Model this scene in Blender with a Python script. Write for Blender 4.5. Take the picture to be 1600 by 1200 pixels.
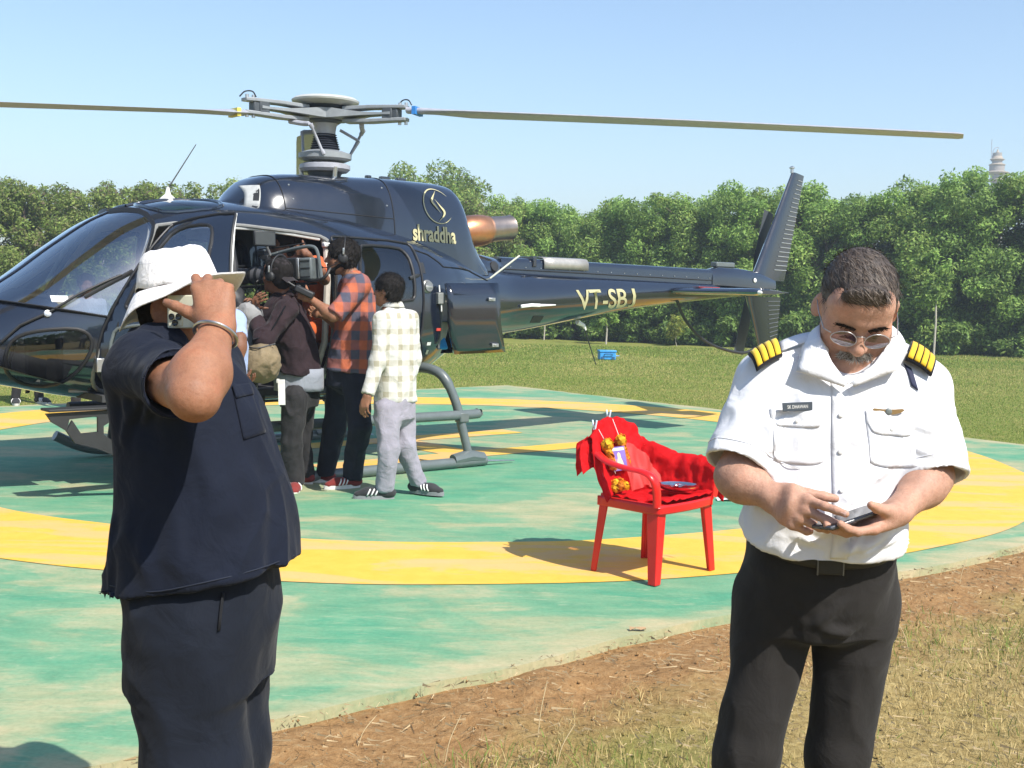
import bpy, bmesh, math, random
import numpy as np
from mathutils import Vector, Matrix
from mathutils.bvhtree import BVHTree
S = bpy.context.scene
for o in list(bpy.data.objects): bpy.data.objects.remove(o)
rad = math.radians

# ---------------------------------------------------------------- camera, sky, sun, exposure
FPX, CAMH, PIT, ROLL = 1872.72, 1.53, 0.07522, 0.022
cam_data = bpy.data.cameras.new('camera')
cam = bpy.data.objects.new('camera', cam_data)
S.collection.objects.link(cam)
cam_data.sensor_fit = 'HORIZONTAL'; cam_data.sensor_width = 36.0
cam_data.lens = FPX / 1600 * 36.0
cam_data.clip_start = 0.05; cam_data.clip_end = 3000
cam.matrix_world = Matrix.Translation((0, 0, CAMH)) @ Matrix.Rotation(math.pi/2 - PIT, 4, 'X') @ Matrix.Rotation(ROLL, 4, 'Z')
S.camera = cam

SUN = Vector((0.586, -0.66, 1.0)).normalized()          # towards the sun
SUN_EL = math.asin(SUN.z); SUN_AZ = math.atan2(SUN.x, SUN.y)
world = bpy.data.worlds.new('World'); S.world = world; world.use_nodes = True
wn = world.node_tree; wn.nodes.clear()
sky = wn.nodes.new('ShaderNodeTexSky'); sky.sky_type = 'NISHITA'; sky.sun_disc = False
sky.sun_elevation = SUN_EL; sky.sun_rotation = SUN_AZ
sky.altitude = 50; sky.air_density = 1.1; sky.dust_density = .8; sky.ozone_density = 3.0
bg = wn.nodes.new('ShaderNodeBackground'); bg.inputs[1].default_value = 0.115
wo = wn.nodes.new('ShaderNodeOutputWorld')
wn.links.new(sky.outputs[0], bg.inputs[0]); wn.links.new(bg.outputs[0], wo.inputs[0])
sd = bpy.data.lights.new('sun', 'SUN'); sd.energy = 4.2; sd.angle = rad(0.55); sd.color = (1.0, 0.955, 0.88)
so = bpy.data.objects.new('sun', sd); S.collection.objects.link(so)
so.rotation_euler = (-SUN).to_track_quat('-Z', 'Y').to_euler(); so.location = (20, -20, 40)
S.view_settings.view_transform = 'Standard'; S.view_settings.look = 'None'
S.view_settings.exposure = 0.78; S.view_settings.gamma = 1.0; S.view_settings.use_curve_mapping = False
# ---------------------------------------------------------------- helpers
rng = np.random.default_rng(7)
A_ = np.array
def nrm(v): v = A_(v, float); return v / np.linalg.norm(v)

def at(u, v, depth):
    """world point seen at photograph pixel (u,v) at distance `depth` along the ground axis"""
    a, b = u-800, v-600
    c, s = math.cos(-ROLL), math.sin(-ROLL)
    a, b = a*c-b*s, a*s+b*c
    x, w = a/FPX, -b/FPX
    cp, sp = math.cos(PIT), math.sin(PIT)
    d = A_([x, cp+w*sp, -sp+w*cp])
    return A_([0, 0, CAMH]) + d*(depth/d[1])

def link(o): S.collection.objects.link(o); return o
def tag(o, label=None, cat=None, group=None, kind=None):
    if label: o['label'] = label
    if cat: o['category'] = cat
    if group: o['group'] = group
    if kind: o['kind'] = kind
    return o
def thing(name, label, cat, loc=(0, 0, 0), rz=0.0, group=None):
    o = bpy.data.objects.new(name, None); link(o); o.location = loc; o.rotation_euler = (0, 0, rz)
    o.empty_display_size = .1
    return tag(o, label, cat, group)
def root_loc(p):
    l = Vector((0, 0, 0))
    while p is not None: l = l + p.location; p = p.parent
    return A_(l)

def mk(name, V, F, mat=None, parent=None, smooth=True, world_space=False, col=None):
    """V (n,3), F: (m,k) array or list of tuples -> linked mesh object"""
    V = np.asarray(V, np.float32)
    if world_space and parent is not None: V = V - root_loc(parent).astype(np.float32)
    me = bpy.data.meshes.new(name)
    if isinstance(F, np.ndarray):
        m, k = F.shape
        me.vertices.add(len(V)); me.vertices.foreach_set('co', V.ravel())
        me.loops.add(m*k); me.loops.foreach_set('vertex_index', F.astype(np.int32).ravel())
        me.polygons.add(m)
        me.polygons.foreach_set('loop_start', np.arange(0, m*k, k, dtype=np.int32))
        me.polygons.foreach_set('loop_total', np.full(m, k, np.int32))
        me.update(calc_edges=True)
    else:
        me.from_pydata([tuple(map(float, v)) for v in V], [], [tuple(int(i) for i in f) for f in F])
    me.validate()
    if smooth: me.polygons.foreach_set('use_smooth', np.ones(len(me.polygons), bool))
    if col is not None:
        ca = me.color_attributes.new('tone', 'FLOAT_COLOR', 'POINT')
        c4 = np.ones((len(V), 4), np.float32); c4[:, :3] = col
        ca.data.foreach_set('color', c4.ravel())
    if mat: me.materials.append(mat)
    o = bpy.data.objects.new(name, me); link(o)
    if parent is not None: o.parent = parent
    return o
def bm_obj(name, bm, mat=None, parent=None, smooth=False):
    me = bpy.data.meshes.new(name); bm.normal_update(); bm.to_mesh(me); bm.free()
    if smooth: me.polygons.foreach_set('use_smooth', np.ones(len(me.polygons), bool))
    if mat: me.materials.append(mat)
    o = bpy.data.objects.new(name, me); link(o)
    if parent is not None: o.parent = parent
    return o
def copy_tree(o, parent=None):
    c = o.copy(); link(c); c.parent = parent
    for ch in list(o.children): copy_tree(ch, c)
    return c
def autosmooth(o, ang=35):
    me = o.data
    bm = bmesh.new(); bm.from_mesh(me)
    for e in bm.edges:
        if len(e.link_faces) == 2 and e.calc_face_angle(0) > rad(ang): e.smooth = False
    for f in bm.faces: f.smooth = True
    bm.to_mesh(me); bm.free(); return o

# geometry collectors ------------------------------------------------------
class G:
    def __init__(s): s.V = []; s.F = []
    def add(s, V, F):
        n = len(s.V); s.V.extend([tuple(map(float, v)) for v in V]); s.F.extend([tuple(i+n for i in f) for f in F]); return s
    def box(s, c, size, R=None, taper=1.0):
        hx, hy, hz = [q/2 for q in size]
        P = A_([[x*(taper if z > 0 else 1), y*(taper if z > 0 else 1), z] for z in (-hz, hz) for x, y in ((-hx, -hy), (hx, -hy), (hx, hy), (-hx, hy))])
        if R is not None: P = P @ A_(R).T
        return s.add(P + A_(c), [(3, 2, 1, 0), (4, 5, 6, 7), (0, 1, 5, 4), (1, 2, 6, 5), (2, 3, 7, 6), (3, 0, 4, 7)])
    def tube(s, pts, r, n=10, caps=True, flat=None):
        pts = [A_(p, float) for p in pts]; m = len(pts)
        rr = [r]*m if np.isscalar(r) else list(r)
        V = []; up = None
        for i, p in enumerate(pts):
            d = nrm(pts[min(i+1, m-1)] - pts[max(i-1, 0)])
            if up is None:
                up = A_([0, 0, 1.]) if abs(d[2]) < .9 else A_([1., 0, 0])
            a = nrm(np.cross(d, up)); b = np.cross(a, d); up = b
            for k in range(n):
                t = 2*math.pi*k/n
                fa, fb = (1, 1) if flat is None else flat
                V.append(p + rr[i]*(fa*math.cos(t)*a + fb*math.sin(t)*b))
        F = []
        for i in range(m-1):
            for k in range(n):
                k2 = (k+1) % n
                F.append((i*n+k, i*n+k2, (i+1)*n+k2, (i+1)*n+k))
        if caps: F.append(tuple(range(n-1, -1, -1))); F.append(tuple((m-1)*n+k for k in range(n)))
        return s.add(V, F)
    def lathe(s, prof, c=(0, 0, 0), n=24, axis=(0, 0, 1), arc=None):
        """prof: (r, h) along axis"""
        ax = nrm(axis); u = nrm(np.cross(ax, (1, 0, 0) if abs(ax[0]) < .9 else (0, 1, 0))); w = np.cross(ax, u)
        V = []; F = []
        for r, h in prof:
            for k in range(n):
                t = 2*math.pi*k/n; V.append(A_(c) + ax*h + r*(math.cos(t)*u + math.sin(t)*w))
        for i in range(len(prof)-1):
            for k in range(n):
                k2 = (k+1) % n; F.append((i*n+k, i*n+k2, (i+1)*n+k2, (i+1)*n+k))
        F.append(tuple(range(n-1, -1, -1))); F.append(tuple((len(prof)-1)*n+k for k in range(n)))
        return s.add(V, F)
    def prism(s, poly, h0, h1, frame):
        """poly in 2D, frame(x,y,h)->3D"""
        n = len(poly)
        V = [frame(x, y, h0) for x, y in poly] + [frame(x, y, h1) for x, y in poly]
        F = [tuple(range(n-1, -1, -1)), tuple(range(n, 2*n))] + [(i, (i+1) % n, n+(i+1) % n, n+i) for i in range(n)]
        return s.add(V, F)
    def grid(s, P, closed_u=False):
        nu, nv = len(P), len(P[0])
        F = []
        for i in range(nu - (0 if closed_u else 1)):
            for j in range(nv-1):
                i2 = (i+1) % nu
                F.append((i*nv+j, i2*nv+j, i2*nv+j+1, i*nv+j+1))
        return s.add([q for row in P for q in row], F)
    def obj(s, name, mat, parent=None, smooth=True, ang=35, bevel=0, solid=0, world_space=False, sub=0):
        o = mk(name, s.V, s.F, mat, parent, smooth=False, world_space=world_space)
        if solid:
            m = o.modifiers.new('thickness', 'SOLIDIFY'); m.thickness = solid; m.offset = 0
        if bevel:
            m = o.modifiers.new('bevel', 'BEVEL'); m.width = bevel; m.segments = 2; m.limit_method = 'ANGLE'; m.angle_limit = rad(40); m.harden_normals = False
        if sub:
            m = o.modifiers.new('sub', 'SUBSURF'); m.levels = sub; m.render_levels = sub
        if smooth: autosmooth(o, ang)
        return o
def spline(pts, n=8):
    """Catmull-Rom through pts"""
    P = [A_(p, float) for p in pts]; P = [2*P[0]-P[1]] + P + [2*P[-1]-P[-2]]
    out = []
    for i in range(1, len(P)-2):
        for k in range(n):
            t = k/n
            out.append(.5*((2*P[i]) + (-P[i-1]+P[i+1])*t + (2*P[i-1]-5*P[i]+4*P[i+1]-P[i+2])*t*t + (-P[i-1]+3*P[i]-3*P[i+1]+P[i+2])*t**3))
    out.append(P[-2]); return out

# noise ---------------------------------------------------------------------
def vnoise(P, seed=0):
    P = np.asarray(P, np.float64); I = np.floor(P).astype(np.int64); f = P - I; f = f*f*f*(f*(f*6-15)+10)
    out = 0
    for dx in (0, 1):
        for dy in (0, 1):
            for dz in (0, 1):
                h = (I[:, 0]+dx)*374761393 + (I[:, 1]+dy)*668265263 + (I[:, 2]+dz)*2147483647 + seed*1274126177
                h = (h ^ (h >> 13))*1274126177 & 0x7fffffff
                h = (h ^ (h >> 16)) & 0xffff
                w = (f[:, 0] if dx else 1-f[:, 0])*(f[:, 1] if dy else 1-f[:, 1])*(f[:, 2] if dz else 1-f[:, 2])
                out = out + w*(h/65535.0)
    return out*2-1
def fbm(P, o=3, seed=0):
    P = np.asarray(P, float); r = 0; a = 1
    for i in range(o): r = r + a*vnoise(P*(2**i), seed+i); a *= .5
    return r
def vnormals(V, F):
    n = np.cross(V[F[:, 2]]-V[F[:, 0]], V[F[:, 3]]-V[F[:, 1]])
    N = np.zeros_like(V)
    for k in range(4):
        for c in range(3): N[:, c] += np.bincount(F[:, k], n[:, c], len(V))
    return N/np.maximum(np.linalg.norm(N, axis=1, keepdims=True), 1e-9)

# signed distance modelling ----------------------------------------------------
def cone(a, ra, b, rb, k=.02, op='u', flat=None, cut=None):
    a, b = A_(a, float), A_(b, float); R = max(ra, rb)*1.02
    ext = R if flat is None else R*max(1, flat[1])
    lo = np.minimum(a, b)-ext; hi = np.maximum(a, b)+ext
    ba = b-a; L = max(ba @ ba, 1e-12)
    def f(X, Y, Z):
        x, y, z = X-a[0], Y-a[1], Z-a[2]
        t = np.clip((x*ba[0]+y*ba[1]+z*ba[2])/L, 0, 1)
        x, y, z = x-t*ba[0], y-t*ba[1], z-t*ba[2]
        if flat is not None:
            n, s = flat; q = (x*n[0]+y*n[1]+z*n[2])*(1/s-1)
            x, y, z = x+q*n[0], y+q*n[1], z+q*n[2]
        d = np.sqrt(x*x+y*y+z*z) - (ra+(rb-ra)*t)
        if flat is not None and flat[1] < 1: d = d*(.5+.5*flat[1])
        if cut is not None:
            for c, n in cut: d = np.maximum(d, (X-c[0])*n[0]+(Y-c[1])*n[1]+(Z-c[2])*n[2])
        return d
    return dict(f=f, lo=lo, hi=hi, k=k, op=op)
def ellip(c, r, R=None, k=.02, op='u'):
    c = A_(c, float); r = A_([r]*3 if np.isscalar(r) else r, float); M = np.eye(3) if R is None else A_(R)
    e = max(r); lo, hi = c-e, c+e
    def f(X, Y, Z):
        x, y, z = X-c[0], Y-c[1], Z-c[2]
        q = [M[0, i]*x+M[1, i]*y+M[2, i]*z for i in range(3)]
        k0 = np.sqrt(sum((q[i]/r[i])**2 for i in range(3))); k1 = np.sqrt(sum((q[i]/r[i]**2)**2 for i in range(3)))
        return k0*(k0-1)/np.maximum(k1, 1e-6)
    return dict(f=f, lo=lo, hi=hi, k=k, op=op)
def tower(rows, yaw, k=.03, op='u', n=2.4, cut=None):
    """stack of ellipses: rows (z, cx, cy, a, b) in world xy; a across, b along facing; yaw turns the ellipse"""
    rows = A_(sorted(rows), float); c, s = math.cos(yaw), math.sin(yaw)
    e = max(rows[:, 3].max(), rows[:, 4].max())
    lo = A_([rows[:, 1].min()-e, rows[:, 2].min()-e, rows[0, 0]]); hi = A_([rows[:, 1].max()+e, rows[:, 2].max()+e, rows[-1, 0]])
    zs = np.linspace(rows[0, 0], rows[-1, 0], 80)
    T = [pchip(rows[:, 0], rows[:, i], zs) for i in (1, 2, 3, 4)]
    def f(X, Y, Z):
        zf = np.broadcast_to(Z, (1, 1, Z.shape[2])).ravel()
        cx, cy, a, b = [np.interp(zf, zs, t)[None, None, :] for t in T]
        dx, dy = X-cx, Y-cy
        u, v = (dx*c+dy*s), (-dx*s+dy*c)
        q = (np.abs(u/a)**n+np.abs(v/b)**n)**(1/n)
        d = (q-1)*np.minimum(a, b)*(.75+.25*np.clip(np.abs(u)/(np.abs(u)+np.abs(v)+1e-6), 0, 1))
        d = np.maximum(d, np.maximum(Z-rows[-1, 0], rows[0, 0]-Z))
        if cut is not None:
            for cc, nn in cut: d = np.maximum(d, (X-cc[0])*nn[0]+(Y-cc[1])*nn[1]+(Z-cc[2])*nn[2])
        return d
    return dict(f=f, lo=lo, hi=hi, k=k, op=op)
def halfspace(c, n):        # removes everything on the +n side
    def f(X, Y, Z): return (X-c[0])*n[0]+(Y-c[1])*n[1]+(Z-c[2])*n[2]
    return dict(f=f, lo=None, hi=None, k=0, op='i')
def pchip(x, y, xi):
    x = np.asarray(x, float); y = np.asarray(y, float); h = np.diff(x); d = np.diff(y)/h
    m = np.zeros(len(x)); m[0] = d[0]; m[-1] = d[-1]
    for i in range(1, len(x)-1):
        if d[i-1]*d[i] > 0:
            w1, w2 = 2*h[i]+h[i-1], h[i]+2*h[i-1]; m[i] = (w1+w2)/(w1/d[i-1]+w2/d[i])
    xi = np.clip(np.asarray(xi, float), x[0], x[-1]); i = np.clip(np.searchsorted(x, xi, 'right')-1, 0, len(x)-2)
    t = (xi-x[i])/h[i]
    return ((1+2*t)*(1-t)**2)*y[i]+(t*(1-t)**2)*h[i]*m[i]+(t*t*(3-2*t))*y[i+1]+(t*t*(t-1))*h[i]*m[i+1]
def sdf(prims, res):
    U = [p for p in prims if p['lo'] is not None and p['op'] == 'u']
    lo = np.min([p['lo'] for p in U], 0)-4*res; hi = np.max([p['hi'] for p in U], 0)+4*res
    n = np.ceil((hi-lo)/res).astype(int)+1
    D = np.full(n, .3, np.float32)
    ax = [lo[i]+res*np.arange(n[i]) for i in range(3)]
    for p in prims:
        if p['lo'] is None: a, b = np.zeros(3, int), n
        else:
            m = p['k']+3*res
            a = np.clip(np.floor((p['lo']-m-lo)/res).astype(int), 0, n); b = np.clip(np.ceil((p['hi']+m-lo)/res).astype(int)+1, 0, n)
        if np.any(b <= a): continue
        sl = tuple(slice(a[i], b[i]) for i in range(3))
        X = ax[0][sl[0]][:, None, None]; Y = ax[1][sl[1]][None, :, None]; Z = ax[2][sl[2]][None, None, :]
        d = p['f'](X, Y, Z).astype(np.float32); cur = D[sl]; k = p['k']
        if p['op'] == 'u':
            r = np.minimum(cur, d)
            if k > 0: h = np.maximum(k-np.abs(cur-d), 0)/k; r = r-h*h*k*.25
        elif p['op'] == 's':
            d = -d; r = np.maximum(cur, d)
            if k > 0: h = np.maximum(k-np.abs(cur-d), 0)/k; r = r+h*h*k*.25
        else: r = np.maximum(cur, d)
        D[sl] = r
    # surface nets
    ins = D < 0
    c = np.zeros(n-1, np.uint8)
    offs = [(i, j, k) for i in (0, 1) for j in (0, 1) for k in (0, 1)]
    for i, j, k in offs: c += ins[i:n[0]-1+i, j:n[1]-1+j, k:n[2]-1+k]
    act = np.argwhere((c > 0) & (c < 8))
    ids = np.full(n-1, -1, np.int32); ids[tuple(act.T)] = np.arange(len(act))
    val = np.stack([D[act[:, 0]+i, act[:, 1]+j, act[:, 2]+k] for i, j, k in offs], 1)
    acc = np.zeros((len(act), 3)); cnt = np.zeros(len(act))
    O = A_(offs, float)
    for a in range(8):
        for b in range(a+1, 8):
            if np.abs(O[a]-O[b]).sum() == 1:
                va, vb = val[:, a], val[:, b]; m = (va < 0) != (vb < 0)
                t = np.where(m, va/np.where(m, va-vb, 1), 0)
                acc += m[:, None]*(O[a]+t[:, None]*(O[b]-O[a])); cnt += m
    V = lo+res*(act+acc/np.maximum(cnt, 1)[:, None])
    Fs = []
    for axx in range(3):
        u, v = (axx+1) % 3, (axx+2) % 3
        s0 = [slice(None)]*3; s1 = [slice(None)]*3
        s0[axx] = slice(0, -1); s1[axx] = slice(1, None)
        A, B = ins[tuple(s0)], ins[tuple(s1)]
        e = np.argwhere(A != B)
        ok = (e[:, u] > 0) & (e[:, v] > 0) & (e[:, u] < n[u]-1) & (e[:, v] < n[v]-1); e = e[ok]
        fl = A[tuple(e.T)]
        q = []
        for du, dv in ((0, 0), (-1, 0), (-1, -1), (0, -1)):
            g = e.copy(); g[:, u] += du; g[:, v] += dv; q.append(ids[tuple(g.T)])
        q = np.stack(q, 1); q[~fl] = q[~fl][:, ::-1]
        Fs.append(q)
    F = np.concatenate(Fs); F = F[(F >= 0).all(1)]
    return V, F
def relax(V, F, it=1, w=.5):
    for _ in range(it):
        s = np.zeros_like(V); c = np.zeros(len(V))
        for k in range(4):
            i, j = F[:, k], F[:, (k+1) % 4]
            for ax in range(3): s[:, ax] += np.bincount(i, V[j, ax], len(V)) + np.bincount(j, V[i, ax], len(V))
            c += np.bincount(i, minlength=len(V)) + np.bincount(j, minlength=len(V))
        V = V + w*(s/np.maximum(c, 1)[:, None]-V)
    return V
def bvh_of(V, F): return BVHTree.FromPolygons([tuple(map(float, v)) for v in V], [tuple(int(i) for i in f) for f in F])

# ---------------------------------------------------------------- materials
def M_(name):
    m = bpy.data.materials.new(name); m.use_nodes = True
    return m, m.node_tree, m.node_tree.nodes['Principled BSDF']
def lk(nt, a, b): nt.links.new(a, b)
def node(nt, t, **kw):
    n = nt.nodes.new(t)
    for k, v in kw.items():
        if k.startswith('i_'): n.inputs[int(k[2:])].default_value = v
        else: setattr(n, k, v)
    return n
def coords(nt, kind='Object', scale=(1, 1, 1), rot=(0, 0, 0)):
    tc = node(nt, 'ShaderNodeTexCoord'); mp = node(nt, 'ShaderNodeMapping'); mp.inputs['Scale'].default_value = scale; mp.inputs['Rotation'].default_value = rot
    lk(nt, tc.outputs[kind], mp.inputs[0]); return mp.outputs[0]
def noise(nt, vec, scale, detail=4, rough=.55, dist=0):
    n = node(nt, 'ShaderNodeTexNoise'); n.inputs['Scale'].default_value = scale; n.inputs['Detail'].default_value = detail; n.inputs['Roughness'].default_value = rough; n.inputs['Distortion'].default_value = dist
    lk(nt, vec, n.inputs['Vector']); return n.outputs['Fac']
def ramp(nt, fac, stops):
    r = node(nt, 'ShaderNodeValToRGB'); e = r.color_ramp.elements
    while len(e) < len(stops): e.new(.5)
    for q, (p, c) in zip(e, stops): q.position = p; q.color = (*c, 1) if len(c) == 3 else c
    lk(nt, fac, r.inputs[0]); return r.outputs[0]
def mix(nt, fac, a, b, mode='MIX'):
    m = node(nt, 'ShaderNodeMix', data_type='RGBA', blend_type=mode)
    for s, v in ((0, fac), (6, a), (7, b)):
        if hasattr(v, 'default_value') or hasattr(v, 'is_output'): lk(nt, v, m.inputs[s])
        else: m.inputs[s].default_value = v if s == 0 else (*v, 1)
    return m.outputs[2]
def math_(nt, op, a, b=None, clamp=False):
    m = node(nt, 'ShaderNodeMath', operation=op, use_clamp=clamp)
    for i, v in enumerate((a, b)):
        if v is None: continue
        if hasattr(v, 'is_output'): lk(nt, v, m.inputs[i])
        else: m.inputs[i].default_value = v
    return m.outputs[0]
def bump(nt, bs, h, strength=.3, dist=.01, prev=None):
    b = node(nt, 'ShaderNodeBump'); b.inputs['Strength'].default_value = strength; b.inputs['Distance'].default_value = dist
    lk(nt, h, b.inputs['Height'])
    if prev is not None: lk(nt, prev, b.inputs['Normal'])
    lk(nt, b.outputs[0], bs.inputs['Normal']); return b.outputs[0]
def plain(name, col, rough=.5, metal=0, var=.12, vscale=20, bumpy=0, bscale=200, coat=0, spec=.5, sheen=0):
    m, nt, bs = M_(name)
    v = coords(nt)
    n = noise(nt, v, vscale, 4)
    lo = tuple(c*(1-var) for c in col); hi = tuple(min(1, c*(1+var)) for c in col)
    lk(nt, ramp(nt, n, [(.3, lo), (.7, hi)]), bs.inputs['Base Color'])
    bs.inputs['Roughness'].default_value = rough; bs.inputs['Metallic'].default_value = metal
    bs.inputs['Specular IOR Level'].default_value = spec
    if coat: bs.inputs['Coat Weight'].default_value = coat; bs.inputs['Coat Roughness'].default_value = .03
    if sheen: bs.inputs['Sheen Weight'].default_value = sheen
    if bumpy: bump(nt, bs, noise(nt, v, bscale, 3), bumpy, .004)
    return m
def fabric(name, col, var=.15, rough=.85, weave=900, folds=.25, fscale=14, sheen=.15):
    m, nt, bs = M_(name); v = coords(nt)
    n = noise(nt, v, 6, 5, .6)
    lk(nt, ramp(nt, n, [(.3, tuple(c*(1-var) for c in col)), (.7, tuple(min(1, c*(1+var)) for c in col))]), bs.inputs['Base Color'])
    bs.inputs['Roughness'].default_value = rough; bs.inputs['Sheen Weight'].default_value = sheen; bs.inputs['Specular IOR Level'].default_value = .2
    b = bump(nt, bs, noise(nt, v, weave, 2), .15, .002)
    if folds: bump(nt, bs, noise(nt, v, fscale, 4, .5, .6), folds, .03, b)
    return m
def tone_mat(name, rough=.7, trans=0, base=None, spec=.3):
    m, nt, bs = M_(name)
    a = node(nt, 'ShaderNodeVertexColor', layer_name='tone')
    lk(nt, a.outputs[0], bs.inputs['Base Color']); bs.inputs['Roughness'].default_value = rough; bs.inputs['Specular IOR Level'].default_value = spec
    if trans:
        tr = node(nt, 'ShaderNodeBsdfTranslucent'); mx = node(nt, 'ShaderNodeMixShader', i_0=trans)
        out = nt.nodes['Material Output']
        lk(nt, a.outputs[0], tr.inputs[0]); lk(nt, bs.outputs[0], mx.inputs[1]); lk(nt, tr.outputs[0], mx.inputs[2]); lk(nt, mx.outputs[0], out.inputs[0])
    return m
def skin_mat(name, col, lip=None, rough=.55):
    m, nt, bs = M_(name); v = coords(nt)
    n1 = noise(nt, v, 16, 6, .65); n2 = noise(nt, v, 210, 4, .7); n3 = noise(nt, v, 60, 4, .6)
    c = ramp(nt, n1, [(.30, tuple(q*.78 for q in col)), (.52, col), (.72, (min(1, col[0]*1.16), col[1]*1.04, col[2]*1.0))])
    c = mix(nt, .7, c, ramp(nt, n3, [(.30, (.86, .80, .78)), (.55, (1, 1, 1))]), 'MULTIPLY')
    c2 = ramp(nt, n2, [(.33, (.84, .80, .78)), (.58, (1, 1, 1))])
    lk(nt, mix(nt, .75, c, c2, 'MULTIPLY'), bs.inputs['Base Color'])
    lk(nt, ramp(nt, n3, [(.3, (.42, .42, .42)), (.7, (.68, .68, .68))]), bs.inputs['Roughness'])
    bs.inputs['Specular IOR Level'].default_value = .32; bs.inputs['Subsurface Weight'].default_value = .10
    bs.inputs['Subsurface Radius'].default_value = (.010, .004, .0025); bs.inputs['Subsurface Scale'].default_value = 1.0
    b = bump(nt, bs, n2, .28, .003); b = bump(nt, bs, n3, .22, .006, b); bump(nt, bs, noise(nt, v, 700, 2), .2, .0015, b)
    return m
# ---------------------------------------------------------------- ground, helipad
PADC = A_([-.82, 11.76]); PADA = rad(39.8); PADH = 5.85
pu = A_([math.cos(PADA), math.sin(PADA)]); pv = A_([-math.sin(PADA), math.cos(PADA)])
def pad(u, v, z=0): q = PADC+u*pu+v*pv; return (q[0], q[1], z)
def padmap(nt):
    tc = node(nt, 'ShaderNodeTexCoord'); mp = node(nt, 'ShaderNodeMapping', vector_type='TEXTURE')
    mp.inputs['Location'].default_value = (PADC[0], PADC[1], 0); mp.inputs['Rotation'].default_value = (0, 0, PADA)
    lk(nt, tc.outputs['Object'], mp.inputs[0]); return tc.outputs['Object'], mp.outputs[0]

# lawn and soil
m_ground, nt, bs = M_('lawn_and_soil')
wv, pm = padmap(nt)
sx = node(nt, 'ShaderNodeSeparateXYZ'); lk(nt, pm, sx.inputs[0])
d = math_(nt, 'SUBTRACT', math_(nt, 'MAXIMUM', math_(nt, 'ABSOLUTE', sx.outputs[0]), math_(nt, 'ABSOLUTE', sx.outputs[1])), PADH)
nbig = noise(nt, wv, .35, 5, .6); nmid = noise(nt, wv, 2.2, 6, .65); nfine = noise(nt, wv, 26, 6, .7); nhair = noise(nt, wv, 140, 4, .7)
sw = node(nt, 'ShaderNodeSeparateXYZ'); lk(nt, wv, sw.inputs[0])
soil_c = ramp(nt, nfine, [(.25, (.24, .13, .052)), (.5, (.35, .20, .085)), (.75, (.46, .30, .145))])
dry_c = ramp(nt, nfine, [(.25, (.19, .135, .052)), (.5, (.36, .265, .105)), (.75, (.52, .41, .19))])
grn_c = ramp(nt, nfine, [(.2, (.14, .18, .042)), (.5, (.20, .225, .058)), (.8, (.28, .275, .085))])
grn2 = ramp(nt, nhair, [(.3, (.8, .82, .75)), (.7, (1.15, 1.12, 1.05))])
grn_c = mix(nt, .8, grn_c, grn2, 'MULTIPLY')
far = math_(nt, 'MULTIPLY_ADD', sw.outputs[1], .16, True); far.node.inputs[2].default_value = -1.35
far.node.use_clamp = True
gm = math_(nt, 'ADD', math_(nt, 'MULTIPLY', far, .50), nbig)
grass = mix(nt, ramp(nt, gm, [(.48, (0, 0, 0)), (.72, (1, 1, 1))]), dry_c, grn_c)
grass = mix(nt, ramp(nt, noise(nt, wv, 1.1, 5, .6), [(.50, (0, 0, 0)), (.78, (.45, .45, .45))]), grass, dry_c)
wid = math_(nt, 'MULTIPLY_ADD', far, -.75); wid.node.inputs[2].default_value = 1.0
sd_ = math_(nt, 'DIVIDE', math_(nt, 'ADD', d, math_(nt, 'MULTIPLY', math_(nt, 'SUBTRACT', nmid, .5), 1.0)), wid)
lk(nt, mix(nt, ramp(nt, sd_, [(.45, (0, 0, 0)), (.95, (1, 1, 1))]), soil_c, grass), bs.inputs['Base Color'])
bs.inputs['Roughness'].default_value = .95; bs.inputs['Specular IOR Level'].default_value = .1
b1 = bump(nt, bs, nfine, .7, .03); bump(nt, bs, nhair, .6, .012, b1)
GZ = -.045
g = G()
# one sheet to the horizon, finer near the camera
xs = sorted(set([-280, -100, -40] + list(np.linspace(-14, 24, 39)) + [40, 100, 280])); ys = sorted(set([-50, -20] + list(np.linspace(-6, 50, 57)) + [80, 150, 260, 420]))
V = [(x, y, GZ) for x in xs for y in ys]
Fq = A_([(i*len(ys)+j, (i+1)*len(ys)+j, (i+1)*len(ys)+j+1, i*len(ys)+j+1) for i in range(len(xs)-1) for j in range(len(ys)-1)])
tag(mk('ground', V, Fq, m_ground), kind='structure')

# near soil relief: a lumpy bank of soil along the near pad edge
def soil_h(u, v): 
    P = np.stack([u*1.0, v*1.0, u*0], 1)
    return .022*fbm(P*2.2, 3, 3)+.012*fbm(P*9, 2, 5)+.007*fbm(P*30, 2, 8)
uu = np.arange(-9.5, 9.5, .035); vv = np.arange(-PADH-2.2, -PADH+.03, .035)
UU, VV = np.meshgrid(uu, vv, indexing='ij')
hh = soil_h(UU.ravel(), VV.ravel()).reshape(UU.shape)
dist = -PADH-VV
env = np.clip((dist+.03)/.12, 0, 1)*np.clip((2.2-dist)/1.2, 0, 1)
ZZ = GZ-.012+env*(.03+hh)
XY = PADC+UU[..., None]*pu+VV[..., None]*pv
Pm = np.concatenate([XY, ZZ[..., None]], 2).reshape(-1, 3)
keep = None
I = np.arange(Pm.shape[0]).reshape(UU.shape)
Fq = np.stack([I[:-1, :-1], I[1:, :-1], I[1:, 1:], I[:-1, 1:]], -1).reshape(-1, 4)
tag(mk('soil_bank', Pm, Fq, m_ground), kind='structure')

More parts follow.
